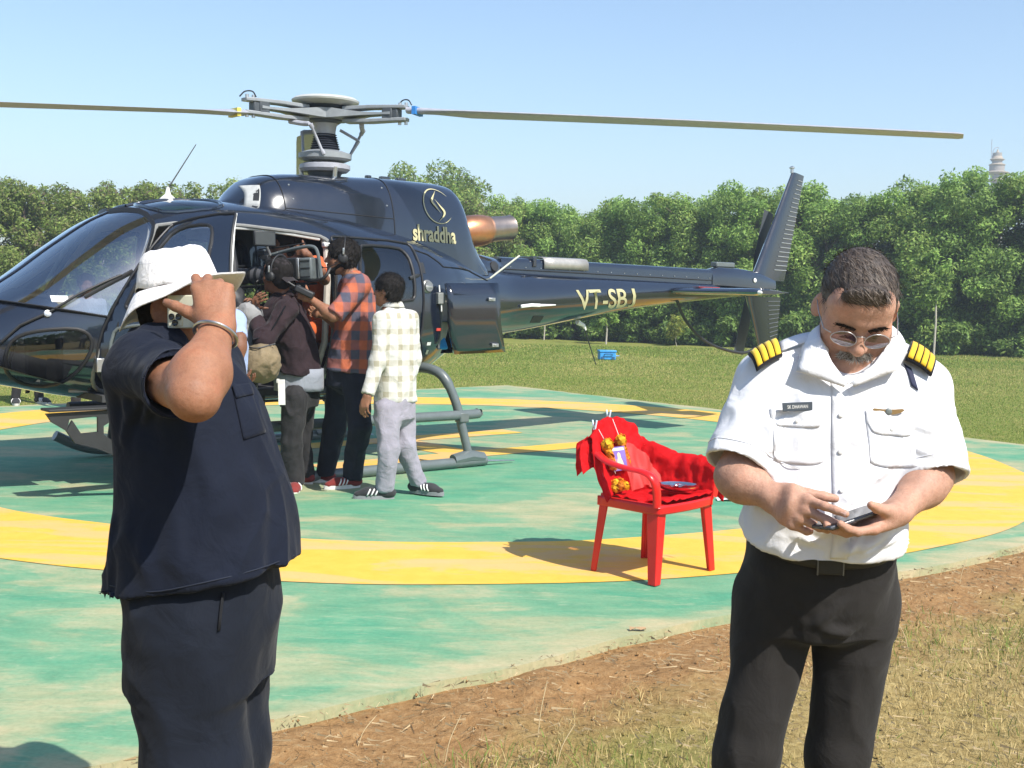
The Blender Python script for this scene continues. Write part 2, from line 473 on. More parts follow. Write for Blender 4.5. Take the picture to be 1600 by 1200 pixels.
# helipad slab
m_pad, nt, bs = M_('green_painted_concrete'); wv, pm = padmap(nt)
st = node(nt, 'ShaderNodeMapping'); st.inputs['Scale'].default_value = (.75, 1.7, 1); st.inputs['Rotation'].default_value = (0, 0, rad(-8)); lk(nt, wv, st.inputs[0])
n1 = noise(nt, st.outputs[0], 1.0, 8, .68, .5); n2 = noise(nt, st.outputs[0], 3.4, 7, .7, .4); n3 = noise(nt, wv, 45, 5, .7); n4 = noise(nt, wv, .55, 5, .62, .6)
green = ramp(nt, n2, [(.28, (.060, .255, .150)), (.5, (.095, .31, .18)), (.72, (.17, .36, .21))])
worn = ramp(nt, n2, [(.3, (.29, .33, .18)), (.7, (.50, .42, .25))])
wf = math_(nt, 'ADD', math_(nt, 'MULTIPLY', n1, .50), math_(nt, 'MULTIPLY', n4, .50))
sp = node(nt, 'ShaderNodeSeparateXYZ'); lk(nt, pm, sp.inputs[0])
edge = math_(nt, 'MULTIPLY', math_(nt, 'SUBTRACT', math_(nt, 'MAXIMUM', math_(nt, 'ABSOLUTE', sp.outputs[0]), math_(nt, 'ABSOLUTE', sp.outputs[1])), PADH-.22), .55, True)
wf = math_(nt, 'ADD', wf, edge)
c = mix(nt, ramp(nt, wf, [(.41, (0, 0, 0)), (.50, (.24, .24, .24)), (.535, (.62, .62, .62)), (.60, (1, 1, 1))]), green, worn)
c = mix(nt, .8, c, ramp(nt, n3, [(.3, (.80, .80, .78)), (.6, (1, 1, 1))]), 'MULTIPLY')
# scuffs: short pale streaks and dark specks
sc_ = node(nt, 'ShaderNodeMapping'); sc_.inputs['Scale'].default_value = (3.2, 16, 1); sc_.inputs['Rotation'].default_value = (0, 0, rad(12)); lk(nt, wv, sc_.inputs[0])
c = mix(nt, ramp(nt, noise(nt, sc_.outputs[0], 1.4, 6, .75, 1.2), [(.56, (0, 0, 0)), (.72, (.55, .55, .55))]), c, (.50, .47, .31))
c = mix(nt, ramp(nt, noise(nt, wv, 9, 7, .8), [(.30, (.45, .45, .45)), (.42, (0, 0, 0))]), c, (.05, .19, .125))
c = mix(nt, ramp(nt, noise(nt, wv, 30, 3, .8), [(.24, (.7, .7, .7)), (.29, (0, 0, 0))]), c, (.16, .13, .08))
lk(nt, c, bs.inputs['Base Color']); bs.inputs['Roughness'].default_value = .7; bs.inputs['Specular IOR Level'].default_value = .25
b1 = bump(nt, bs, n3, .15, .004); bump(nt, bs, n2, .12, .01, b1)
edges = []
r2 = random.Random(4)
for (a, b) in (((-1, -1), (1, -1)), ((1, -1), (1, 1)), ((1, 1), (-1, 1)), ((-1, 1), (-1, -1))):
    for k in range(60):
        t = k/60; u = (a[0]+(b[0]-a[0])*t)*PADH; v = (a[1]+(b[1]-a[1])*t)*PADH
        j = r2.uniform(-.022, .022)+.03*math.sin(k*.7); 
        if k == 0: j = 0
        u += j*(1 if a[0] == b[0] else 0)*a[0]; v += j*(1 if a[1] == b[1] else 0)*a[1]
        edges.append((u, v))
g = G(); g.prism(edges, -.12, 0.0, pad)
helipad = tag(g.obj('helipad', m_pad, smooth=False), kind='structure')

m_yel, nt, bs = M_('yellow_road_paint'); wv, pm = padmap(nt)
st = node(nt, 'ShaderNodeMapping'); st.inputs['Scale'].default_value = (.5, 2.0, 1); lk(nt, wv, st.inputs[0])
n1 = noise(nt, st.outputs[0], 1.3, 8, .66, .6); n2 = noise(nt, wv, 8, 6, .7); n3 = noise(nt, wv, 60, 4, .7)
c = ramp(nt, n2, [(.3, (.70, .41, .050)), (.7, (.77, .47, .075))])
c = mix(nt, ramp(nt, n1, [(.49, (0, 0, 0)), (.54, (.55, .55, .55)), (.64, (.8, .8, .8))]), c, (.66, .41, .20))
c = mix(nt, ramp(nt, noise(nt, wv, 22, 6, .8), [(.27, (.6, .6, .6)), (.36, (0, 0, 0))]), c, (.50, .33, .12))
c = mix(nt, .5, c, ramp(nt, n3, [(.3, (.9, .9, .88)), (.6, (1, 1, 1))]), 'MULTIPLY')
lk(nt, c, bs.inputs['Base Color']); bs.inputs['Roughness'].default_value = .65; bs.inputs['Specular IOR Level'].default_value = .25
bump(nt, bs, n3, .12, .003)
N = 220; R1, R0 = 5.59, 4.53
V = []; 
for k in range(N):
    t = 2*math.pi*k/N
    for R in (R0, R1):
        w = .012*math.sin(7*t+R)+.008*math.sin(23*t)
        V.append((PADC[0]+(R+w)*math.cos(t), PADC[1]+(R+w)*math.sin(t), .004))
mk('painted_ring', V, A_([(2*k, 2*k+1, (2*k+3) % (2*N), (2*k+2) % (2*N)) for k in range(N)]), m_yel, helipad, smooth=False)
g = G()
Hp = [(-1.62, -.82), (1.62, -.82), (1.62, -.46), (.2, -.46), (.2, .46), (1.62, .46), (1.62, .82), (-1.62, .82), (-1.62, .46), (-.2, .46), (-.2, -.46), (-1.62, -.46)]
def q(u0, v0, u1, v1): g.add([pad(u0, v0, .004), pad(u1, v0, .004), pad(u1, v1, .004), pad(u0, v1, .004)], [(0, 1, 2, 3)])
q(-1.62, -.82, 1.62, -.46); q(-1.62, .46, 1.62, .82); q(-.2, -.46, .2, .46)
g.obj('painted_letter_h', m_yel, helipad, smooth=False)

# fallen leaves and paper scraps on the pad
m_scrap = plain('dry_leaf', (.42, .27, .14), .8); m_paper = plain('white_scrap', (.75, .75, .72), .8)
def scrap(x, y, s, mat, name, label):
    g = G(); P = [[(x+s*(i-1.5)*.6, y+s*(j-1)*.35, .006+.012*abs(math.sin(i*1.7+j))) for j in range(3)] for i in range(4)]
    g.grid(P); return tag(g.obj(name, mat), label, 'litter')
p = at(998, 993, 5.35); scrap(p[0], 5.4, .042, m_scrap, 'fallen_leaf', 'dry brown leaf lying on the green paint near the soil edge')
p = at(1146, 780, 8.9); scrap(p[0], 9.0, .12, m_paper, 'paper_scrap', 'pale scrap of paper lying on the green pad right of the red chair')

# ---------------------------------------------------------------- grass, straw, clods
m_blade = tone_mat('grass_blade', .75, .25)
def blades(name, x, y, z, h, w, lean, cols):
    n = len(x); a = rng.uniform(0, 2*np.pi, n); l = rng.uniform(0, 2*np.pi, n)
    dx, dy = np.cos(a)*w/2, np.sin(a)*w/2; lx, ly = np.cos(l)*lean*h, np.sin(l)*lean*h
    up = np.sqrt(np.maximum(h*h-(lean*h)**2, 1e-6))
    V = np.stack([np.stack([x-dx, y-dy, z], 1), np.stack([x+dx, y+dy, z], 1),
                  np.stack([x+dx*.7+lx*.45, y+dy*.7+ly*.45, z+up*.6], 1), np.stack([x-dx*.7+lx*.45, y-dy*.7+ly*.45, z+up*.6], 1),
                  np.stack([x+lx, y+ly, z+up], 1)], 1).reshape(-1, 3)
    b = np.arange(n)*5
    F = np.stack([b, b+1, b+2, b+3], 1); T = np.stack([b+3, b+2, b+4, b+4], 1)
    me_F = np.concatenate([F]); col = np.repeat(cols, 5, 0)
    F3 = [*map(tuple, np.stack([b, b+1, b+2], 1)), ] if False else None
    tri = np.concatenate([np.stack([b, b+1, b+2], 1), np.stack([b, b+2, b+3], 1), np.stack([b+3, b+2, b+4], 1)])
    return tag(mk(name, V, tri, m_blade, None, smooth=False, col=col), kind='stuff')
def padcoord(x, y):
    dx, dy = x-PADC[0], y-PADC[1]; return dx*pu[0]+dy*pu[1], dx*pv[0]+dy*pv[1]
def cols_for(n, gfrac):
    straw = A_([.54, .42, .19]); green = A_([.17, .25, .05]); yel = A_([.38, .37, .10])
    t = rng.random(n)[:, None]; g_ = gfrac[:, None]
    c = np.where(t < g_*.7, green, np.where(t < g_, yel, straw))
    return c*rng.uniform(.6, 1.25, n)[:, None]
n = 330000
x = rng.uniform(-2.6, 8.5, n); y = rng.uniform(1.5, 11.5, n)
u, v = padcoord(x, y); dd = np.maximum(np.abs(u), np.abs(v))-PADH
P2 = np.stack([x*1.1, y*1.1, x*0], 1)
pn = fbm(P2*1.3, 3, 11)*.55+fbm(P2*5, 2, 13)*.25
dens = np.clip((dd-.42+pn*.55)/.55, 0.0, 1)*np.clip(.72+pn*.9, .2, 1)
vis = (np.abs(x)/np.maximum(y, .1) < .75) & (dd > .06)
k = (rng.random(n) < dens) & vis
x, y, dd, pn = x[k], y[k], dd[k], pn[k]
gf = np.clip(.36+fbm(np.stack([x, y, x*0+4], 1)*.9, 3, 21)*.85, .06, .85)
h = rng.uniform(.018, .05, len(x))*(1+.7*gf)
blades('dry_grass', x, y, np.full(len(x), GZ)+.012, h, rng.uniform(.0022, .0045, len(x)), rng.uniform(.2, .95, len(x)), cols_for(len(x), gf))
# straw litter lying on the soil
n = 14000
u = rng.uniform(-8, 8, n); v = -PADH-rng.uniform(.02, 1.8, n)**1.2
x, y = (PADC+u[:, None]*pu+v[:, None]*pv).T
k = (y > 2) & (np.abs(x)/np.maximum(y, .1) < .5)
x, y = x[k], y[k]; a = rng.uniform(0, np.pi, len(x)); L = rng.uniform(.010, .05, len(x))*(1+1.2*(rng.random(len(x)) > .93)); w = rng.uniform(.0005, .0011, len(x))
z0 = GZ+.03+.02*rng.random(len(x))+soil_h(*padcoord(x, y))
dx, dy = np.cos(a)*L/2, np.sin(a)*L/2; ex, ey = -np.sin(a)*w, np.cos(a)*w
V = np.stack([np.stack([x-dx-ex, y-dy-ey, z0], 1), np.stack([x-dx+ex, y-dy+ey, z0], 1), np.stack([x+dx+ex, y+dy+ey, z0+.004*rng.standard_normal(len(x))], 1), np.stack([x+dx-ex, y+dy-ey, z0+.004], 1)], 1).reshape(-1, 3)
tag(mk('straw_litter', V, np.arange(len(V)).reshape(-1, 4), m_blade, None, smooth=False, col=np.repeat(A_([.52, .40, .23])*rng.uniform(.55, 1.3, len(x))[:, None], 4, 0)), kind='stuff')
# long dry stalks standing in the soil
g = G(); rs = random.Random(9)
for (px, py, dpt, hh_, ln) in ((840, 1150, 4.1, .22, .03), (695, 1190, 3.9, .16, .05), (1150, 1010, 5.3, .12, .04), (560, 1140, 4.05, .10, .06), (1420, 1010, 5.3, .14, -.05), (870, 1190, 3.9, .14, .06), (1500, 900, 6.6, .16, .05)):
    b = at(px, py, dpt); b[2] = GZ
    g.tube(spline([b, b+A_([ln*.3, .01, hh_*.5]), b+A_([ln, .03, hh_])], 4), [.0016]*8+[.0008], n=5)
tag(g.obj('dry_stalks', plain('straw', (.55, .43, .24), .8)), kind='stuff')
# small soil clods
n = 2600
u = rng.uniform(-8, 8, n); v = -PADH-rng.uniform(.0, 1.5, n)
x, y = (PADC+u[:, None]*pu+v[:, None]*pv).T; k = (y > 2) & (np.abs(x)/np.maximum(y, .1) < .5); x, y = x[k], y[k]
ic = A_([(0, 0, 1), (.9, 0, .2), (-.3, .85, .2), (-.4, -.8, .15), (.3, .3, -.8), (.1, -.5, -.7)]); ift = A_([(0, 1, 2), (0, 2, 3), (0, 3, 1), (1, 4, 2), (2, 4, 3), (3, 5, 1), (4, 5, 3), (1, 5, 4)])
s = rng.uniform(.003, .012, len(x)); zc = GZ+.02+soil_h(*padcoord(x, y))
V = (A_(ic)[None]*s[:, None, None]*rng.uniform(.7, 1.3, (len(x), 6, 1))+np.stack([x, y, zc], 1)[:, None]).reshape(-1, 3)
tag(mk('soil_clods', V, (ift[None]+6*np.arange(len(x))[:, None, None]).reshape(-1, 3), m_ground, None, smooth=False), kind='stuff')
# short lawn grass along the far pad edge and across the lawn
n = 420000
y = 11.5+26*rng.random(n)**1.5; x = rng.uniform(-.48, .48, n)*y
u, v = padcoord(x, y); dd = np.maximum(np.abs(u), np.abs(v))-PADH
k = (dd > .1) & (rng.random(n) < np.clip((dd-.1)/.5, .03, 1)) & (x > -y*.46) & ((x > -.6) | (u > 4) | (v > 5)); x, y = x[k], y[k]
gf = np.clip(.70+fbm(np.stack([x, y, x*0+4], 1)*.5, 3, 31)*.4, .35, .95)
sc = np.clip(y/18, .7, 2)
blades('lawn_grass', x, y, np.full(len(x), GZ), rng.uniform(.012, .028, len(x))*sc, rng.uniform(.005, .010, len(x))*sc, rng.uniform(.2, .8, len(x)), cols_for(len(x), gf)*A_([.82, .95, .75]))

# ---------------------------------------------------------------- trees
m_leaf = tone_mat('leaf', .6, .45, spec=.25)
m_bark = plain('bark', (.16, .12, .085), .9, vscale=30, bumpy=.5, bscale=60)
m_bark2 = plain('pale_bark', (.42, .38, .32), .9, vscale=30)
def crown_mesh(seed, H, W, nblob, nleaf, leaf, base, cols, zmin=.15):
    r = np.random.default_rng(seed)
    bl = []
    for i in range(nblob):
        z = zmin*H+(1-zmin)*H*(i+.5)/nblob*.93
        t = (z/H-zmin)/(1-zmin)
        rr = W*(.72+.34*math.sin(math.pi*min(1, .2+t*.65)))*.5
        a = r.uniform(0, 2*np.pi); dd_ = rr*r.uniform(.25, .95)
        bl.append((dd_*math.cos(a), dd_*math.sin(a), z, r.uniform(.26, .52)*W*.36*(1-.25*t)))
    bl = A_(bl); wgt = bl[:, 3]**2; idx = r.choice(len(bl), nleaf, p=wgt/wgt.sum())
    d = r.standard_normal((nleaf, 3)); d /= np.linalg.norm(d, axis=1, keepdims=True)
    rad_ = bl[idx, 3]*(1-.45*r.random(nleaf)**2.6)
    P = bl[idx, :3]+d*rad_[:, None]*A_([1, 1, .85])
    P = P+.05*r.standard_normal(P.shape)
    P[:, 2] = np.maximum(P[:, 2], .05)
    # leaf orientation: outward + up + random
    nrm_ = d*.7+A_([0, 0, .6])+.75*r.standard_normal((nleaf, 3)); nrm_ /= np.linalg.norm(nrm_, axis=1, keepdims=True)
    t1 = np.cross(nrm_, r.standard_normal((nleaf, 3))); t1 /= np.linalg.norm(t1, axis=1, keepdims=True); t2 = np.cross(nrm_, t1)
    L = leaf*r.uniform(.6, 1.4, nleaf)[:, None]
    V = np.stack([P-t1*L, P-t2*L*.42+nrm_*L*.12, P+t1*L, P+t2*L*.42+nrm_*L*.12], 1).reshape(-1, 3)
    c = A_(cols)[r.integers(0, len(cols), nleaf)]*r.uniform(.65, 1.3, nleaf)[:, None]
    b_tone = r.uniform(.8, 1.2, len(bl)); c = c*b_tone[idx][:, None]
    return V, np.arange(len(V)).reshape(-1, 4), np.repeat(c, 4, 0), bl
def tree_proto(name, label, seed, H, W, nblob, nleaf, leaf, cols, bark, trunk_r, group, zmin=.15, trunk_vis=.3):
    root = thing(name, label, 'tree', (0, 0, -50), 0, group)
    V, F, C, bl = crown_mesh(seed, H, W, nblob, nleaf, leaf, 0, cols, zmin)
    mk('crown', V, F, m_leaf, root, smooth=False, col=C)
    g = G(); r = random.Random(seed)
    top = H*.8; pts = [A_([.03*math.sin(i*2.1+seed), .03*math.cos(i*1.7), top*i/5]) for i in range(6)]
    g.tube(pts, [trunk_r*(1-.14*i) for i in range(6)], n=8)
    for b in bl[::2]:
        z0 = max(.3, b[2]-.6*np.hypot(b[0], b[1])-.2)
        s_ = A_([0, 0, min(z0, top)]); g.tube([s_, (s_+b[:3])/2+A_([0, 0, .08]), b[:3]], [trunk_r*.4, trunk_r*.28, trunk_r*.12], n=5)
    g.obj('trunk', bark, root)
    return root
DARK = [(0.192, 0.309, 0.077), (0.230, 0.369, 0.084), (0.276, 0.429, 0.097), (0.169, 0.270, 0.075), (0.338, 0.467, 0.118)]
LITE = [(0.235, 0.326, 0.081), (0.293, 0.377, 0.092), (0.203, 0.289, 0.076), (0.330, 0.358, 0.123), (0.317, 0.409, 0.103)]
DRY = [(.20, .165, .105), (.15, .125, .08), (.26, .22, .15)]
protos = [
 tree_proto('hedge_tree', 'dense dark green tree in the back row of the tree line', 3, 4.95, 3.0, 60, 30000, .056, DARK, m_bark, .06, 'dark trees in the tree line beyond the lawn', .05),
 tree_proto('hedge_tree', 'brighter crowned dense tree in the back row of the tree line', 5, 5.0, 3.0, 60, 30000, .056, DARK[2:]+LITE[:2], m_bark, .055, 'brighter trees in the tree line beyond the lawn', .05),
 tree_proto('hedge_tree', 'loose light tree with dry stems in the back row behind the helicopter', 8, 4.9, 2.7, 46, 18000, .060, LITE+DRY[:1], m_bark, .05, 'light trees behind the helicopter nose', .05),
 tree_proto('hedge_tree', 'feathery light green tree in the back row behind the helicopter', 12, 4.85, 2.6, 46, 18000, .060, LITE, m_bark2, .05, 'feathery trees behind the helicopter cabin', .05)]
used = [False]*4
def place(k, x, y, s, rz):
    o = protos[k] if not used[k] else copy_tree(protos[k])
    used[k] = True; o.location = (x, y, GZ); o.rotation_euler = (0, 0, rz); o.scale = (s*random.uniform(.95, 1.1), s*random.uniform(.95, 1.1), s*random.uniform(.96, 1.05)); return o
random.seed(5)
ORD = ['first', 'second', 'third', 'fourth', 'fifth', 'sixth', 'seventh', 'eighth', 'ninth', 'tenth', 'eleventh', 'twelfth', 'thirteenth', 'fourteenth', 'fifteenth', 'sixteenth', 'seventeenth', 'eighteenth', 'nineteenth', 'twentieth']
line = [(-19, 34.5), (-9, 37.5), (.8, 44.0), (9.0, 39.2), (16, 36.8), (22.5, 34.5)]
seg = []
for a, b in zip(line[:-1], line[1:]):
    L = math.hypot(b[0]-a[0], b[1]-a[1]); k = int(L/1.15)
    for i in range(k): seg.append((a[0]+(b[0]-a[0])*i/k, a[1]+(b[1]-a[1])*i/k))
for row in (0, 1):
    for i, (x, y) in enumerate(seg):
        if row == 1 and i % 3 == 2: continue
        lft = x < -1.0
        k = (2 if (i+row) % 3 else 3) if lft else (0 if (i*7+row) % 3 else 1)
        s = (1.0 if lft else 1.02)+random.uniform(-.035, .035)+.02*row
        if not lft: s *= np.interp(x, [0, 3, 6, 12, 17, 22], [1.0, .98, 1.0, 1.08, 1.12, 1.1])
        else: s *= np.interp(x, [-17, -9, -4, -1], [.95, .97, .98, 1.0])
        o_ = place(k, x+random.uniform(-.25, .25), y+row*1.4+random.uniform(-.3, .3), s, random.uniform(0, 6.28))
        if row == 0:
            R_side = [q for q in seg if q[0] >= -1.0]; L_side = [q for q in seg if q[0] < -1.0][::-1]
            n_ = L_side.index((x, y)) if lft else R_side.index((x, y))
            if n_ < 20: o_['label'] = (('loose light' if k == 2 else 'feathery light')+' green tree, %s to the left of the exhaust in the front row' if lft else ('dense dark' if k == 0 else 'brighter dense')+' green tree, %s to the right of the exhaust in the front row') % ORD[n_]
# the tree line goes on behind the viewer
for i in range(22):
    o_ = place(i % 2, -26+i*2.5+random.uniform(-.4, .4), -17+random.uniform(-.6, .6), 1.15, random.uniform(0, 6)); o_['label'] = 'dense green tree in the tree line behind the viewer'; o_['group'] = 'trees behind the viewer'
# taller round tree behind the exhaust
rt = tree_proto('round_tree', 'taller round crowned tree rising behind the helicopter exhaust', 21, 6.7, 4.8, 60, 20000, .085, LITE+DARK[2:4], m_bark, .1, None, .3)
rt.location = (-2.75, 49.0, GZ); rt.rotation_euler = (0, 0, 1)
# small yellow-green sapling, and pale thin trunks in front of the hedge
sap = tree_proto('sapling', 'small yellow green sapling standing before the dark hedge under the tail', 33, .95, .62, 12, 900, .05, [(.30, .34, .06), (.36, .36, .09), (.22, .28, .05)], m_bark2, .014, None, .35)
sap.location = (5.25, 38.6, GZ)
def pole_trunk(px, py, depth, h, r, label):
    b = at(px, py, depth); b[2] = GZ; root = thing('young_tree', label, 'tree', b)
    g = G(); g.tube([(0, 0, 0), (.02, 0, h*.5), (-.01, .02, h)], [r, r*.85, r*.6], n=8); g.obj('trunk', m_bark2, root)
    V, F, C, bl = crown_mesh(int(px), 1.6, 1.1, 10, 1300, .075, 0, DARK+LITE[:1], .1)
    V = V+A_([0, 0, h-.5]); mk('crown', V, F, m_leaf, root, smooth=False, col=C)
pole_trunk(1459, 548, 35.2, 2.0, .035, 'young tree with a pale bare trunk right of the pilot')
pole_trunk(947, 531, 39.0, .9, .03, 'young tree with a short pale stem left of the blue box')
pole_trunk(850, 525, 41.5, .9, .025, 'young tree with a thin stem just right of the cargo door')
# low dark shrubs along the hedge foot
sh0 = None
for i in range(26):
    x = -1+i*.9
    if sh0 is None:
        sh0 = thing('low_shrub', 'low dark shrub growing along the foot of the hedge', 'shrub', (0, 0, 0), 0, 'low shrubs along the hedge foot')
        V, F, C, bl = crown_mesh(44, .9, 1.5, 12, 2600, .08, 0, [(c[0]*.8, c[1]*.8, c[2]*.8) for c in DARK], .05); mk('crown', V, F, m_leaf, sh0, smooth=False, col=C); o = sh0
    else: o = copy_tree(sh0)
    yy = np.interp(x, [-1, .8, 9, 16, 23], [43, 43, 38.2, 35.8, 33.3]); o.location = (x, yy+random.uniform(-.3, .3), GZ); o.scale = (1, 1, random.uniform(.7, 1.3)); o.rotation_euler = (0, 0, random.uniform(0, 6))

# ---------------------------------------------------------------- far temple tower
tw = thing('temple_tower', 'distant pale tower of stacked round tiers rising above the tree line', 'tower', (79.2, 200, 0))
m_tw = plain('pale_stone', (.40, .33, .25), .8); m_tw2 = plain('dark_stone', (.30, .27, .24), .8); m_mast = plain('mast_metal', (.35, .36, .4), .5)
g = G(); g.lathe([(1.3, 0), (1.3, 20.4), (1.5, 20.6)], n=20); g.obj('shaft', m_tw, tw)
for z, r, h in ((20.6, 1.35, .35), (21.9, 1.55, .30), (23.1, 1.95, .30), (24.4, 1.30, .28), (25.3, 1.15, .22)):
    g = G(); g.lathe([(r*.66, z-.25), (r*1.0, z), (r*1.02, z+h*.35), (r*.7, z+h)], n=20); g.obj('tier', m_tw, tw)
    g = G(); g.lathe([(r*.62, z+h), (r*.60, z+h+.9)], n=20); g.obj('drum', m_tw2, tw)
g = G(); g.lathe([(.95, 25.4), (.70, 25.9), (.3, 26.4), (.08, 27.0)], n=20); g.obj('dome', m_tw, tw)
g = G(); g.tube([(-1.0, 0, 25), (-1.05, 0, 28.6)], .06, n=5); g.tube(spline([(-.9, 0, 25), (-.7, 0, 26.8), (-.2, 0, 27.3), (.2, 0, 27.2)], 4), .07, n=5); g.obj('mast', m_mast, tw)

# ---------------------------------------------------------------- blue box on the lawn
bb = thing('blue_box', 'blue plastic case standing on the lawn beneath the tail boom', 'case', tuple(at(948, 559, 29.5)*A_([1, 1, 0])+A_([0, 0, GZ])), rad(8))
m_blue = plain('blue_plastic', (.04, .28, .62), .45)
g = G(); g.box((0, 0, .10), (.40, .28, .18)); g.obj('body', m_blue, bb, bevel=.015)
g = G(); g.box((0, 0, .215), (.43, .31, .05)); g.obj('lid', m_blue, bb, bevel=.012)
g = G(); g.tube(spline([(-.1, -.16, .12), (-.08, -.19, .15), (.08, -.19, .15), (.1, -.16, .12)], 4), .012, n=6); g.obj('handle', plain('dark_blue', (.02, .1, .25), .5), bb)
for sx_ in (-.13, .13):
    g = G(); g.box((sx_, -.145, .06), (.07, .02, .05)); g.obj('latch', plain('dark_blue_latch', (.02, .09, .22), .5), bb)
g = G(); g.tube([(.2, 0, .1), (.32, .02, .1)], .012, n=6); g.obj('spout', m_blue, bb)
# ---------------------------------------------------------------- helicopter (local frame: x tailward, y starboard, z up)
HX, HY, HYAW = -1.713, 10.814, 0.7067
ST = A_([  # t, half width, bottom, widest, top, n upper, n lower
 (-3.46, .03, 1.06, 1.09, 1.12, 2.0, 2.0), (-3.42, .17, .97, 1.08, 1.18, 2.0, 2.0), (-3.32, .34, .89, 1.07, 1.27, 2.1, 2.1), (-3.15, .50, .83, 1.07, 1.36, 2.2, 2.2),
 (-2.95, .63, .785, 1.08, 1.45, 2.3, 2.3), (-2.75, .725, .745, 1.09, 1.575, 2.35, 2.4), (-2.42, .825, .675, 1.12, 1.825, 2.4, 2.5), (-2.07, .885, .625, 1.15, 2.055, 2.6, 2.6),
 (-1.82, .91, .595, 1.17, 2.155, 2.8, 2.7), (-1.45, .93, .585, 1.19, 2.225, 3.0, 2.8), (-.9, .94, .58, 1.2, 2.235, 3.1, 2.8), (-.3, .94, .585, 1.22, 2.20, 3.1, 2.7),
 (.25, .915, .62, 1.27, 2.12, 3.0, 2.6), (.65, .86, .70, 1.33, 2.05, 2.8, 2.5), (1.0, .74, .86, 1.39, 1.97, 2.6, 2.4), (1.35, .56, .99, 1.43, 1.89, 2.4, 2.2),
 (1.7, .42, 1.07, 1.45, 1.82, 2.2, 2.1), (2.05, .335, 1.12, 1.455, 1.765, 2.1, 2.0), (2.4, .305, 1.165, 1.475, 1.755, 2.0, 2.0), (4.0, .185, 1.395, 1.57, 1.73, 2.0, 2.0), (5.6, .105, 1.54, 1.63, 1.71, 2.0, 2.0), (6.35, .07, 1.60, 1.655, 1.705, 2.0, 2.0), (6.42, .02, 1.64, 1.655, 1.67, 2.0, 2.0)])
def hull_sec(t): return [float(pchip(ST[:, 0], ST[:, i], [t])[0]) for i in range(1, 7)]
def ysurf(t, z, off=0.0):
    w, zb, zm, zt, nu, nl = hull_sec(t)
    s = (z-zm)/(zt-zm) if z > zm else (zm-z)/(zm-zb); n = nu if z > zm else nl
    s = min(abs(s), .999)
    return w*(1-s**n)**(1/n)+off
def hull_ring(t, na, inset=0.0):
    w, zb, zm, zt, nu, nl = hull_sec(t); w = max(w-inset, .01); zt -= inset; zb += inset
    out = []
    for k in range(na):
        a = 2*math.pi*(k+.5)/na; c, s = math.cos(a), math.sin(a); n = nu if s > 0 else nl
        y = w*math.copysign(abs(c)**(2/n), c); z = zm+(zt-zm if s > 0 else zm-zb)*math.copysign(abs(s)**(2/n), s)
        out.append((t, y, z))
    return out
# ---HELI
heli = thing('helicopter', 'glossy dark blue helicopter with gold lettering parked on the painted pad', 'helicopter', (HX, HY, 0), HYAW)
m_paint, nt, bs = M_('midnight_blue_gloss')
v = coords(nt)
bs.inputs['Base Color'].default_value = (.0085, .0125, .023, 1)
bs.inputs['Roughness'].default_value = .16; bs.inputs['Coat Weight'].default_value = 1; bs.inputs['Coat Roughness'].default_value = .035; bs.inputs['Specular IOR Level'].default_value = .6
lk(nt, ramp(nt, noise(nt, v, 5, 5, .6), [(.3, (.10, .10, .10)), (.75, (.26, .26, .26))]), bs.inputs['Roughness'])
bump(nt, bs, noise(nt, v, 2.2, 3), .10, .012)
m_trim = plain('black_rubber', (.012, .012, .013), .5)
m_dark = plain('dark_plastic', (.02, .021, .023), .55)
m_gear = plain('grey_gear_paint', (.115, .135, .135), .38, var=.08, coat=.3)
m_step = plain('black_step_paint', (.022, .023, .024), .6)
m_lin = plain('beige_cabin_lining', (.50, .46, .40), .8)
m_seat = plain('maroon_leather', (.10, .030, .022), .5)
m_carpet = plain('cabin_carpet', (.05, .05, .05), .95)
m_metal = plain('brushed_metal', (.55, .55, .54), .35, metal=.9)
m_rotor = plain('rotor_grey', (.36, .37, .415), .45, var=.1)
m_rotor_l = plain('rotor_light_grey', (.25, .27, .285), .45, var=.1)
m_rotor_d = plain('rotor_dark', (.06, .07, .08), .5)
m_white = plain('white_paint', (.75, .75, .72), .5)
m_gold = plain('gold_lettering', (.50, .46, .26), .4, var=.05)
m_copper, nt, bs = M_('heat_tinted_exhaust')
v = coords(nt); sx = node(nt, 'ShaderNodeSeparateXYZ'); lk(nt, v, sx.inputs[0])
mr = node(nt, 'ShaderNodeMapRange'); mr.inputs[1].default_value = 1.4; mr.inputs[2].default_value = 2.2; lk(nt, sx.outputs[0], mr.inputs[0])
c = ramp(nt, mr.outputs[0], [(.1, (.62, .28, .15)), (.55, (.70, .34, .18)), (.60, (.40, .33, .29)), (1, (.36, .31, .28))])
c = mix(nt, .45, c, ramp(nt, noise(nt, v, 12, 5, .6), [(.3, (.55, .5, .5)), (.7, (1, 1, 1))]), 'MULTIPLY')
lk(nt, c, bs.inputs['Base Color']); bs.inputs['Metallic'].default_value = .9; bs.inputs['Roughness'].default_value = .36
def glass_mat(name, tint, refl=.09):
    m, nt, bs = M_(name); out = nt.nodes['Material Output']
    tr = node(nt, 'ShaderNodeBsdfTransparent'); tr.inputs[0].default_value = (*tint, 1)
    gl = node(nt, 'ShaderNodeBsdfGlossy'); gl.inputs['Roughness'].default_value = .02; gl.inputs[0].default_value = (.95, .97, 1, 1)
    fr = node(nt, 'ShaderNodeFresnel'); fr.inputs[0].default_value = 1.5
    mx = node(nt, 'ShaderNodeMixShader'); f = math_(nt, 'ADD', fr.outputs[0], refl, True)
    lk(nt, f, mx.inputs[0]); lk(nt, tr.outputs[0], mx.inputs[1]); lk(nt, gl.outputs[0], mx.inputs[2]); lk(nt, mx.outputs[0], out.inputs[0]); return m
m_glass = glass_mat('windscreen_acrylic', (.80, .85, .87), .27)
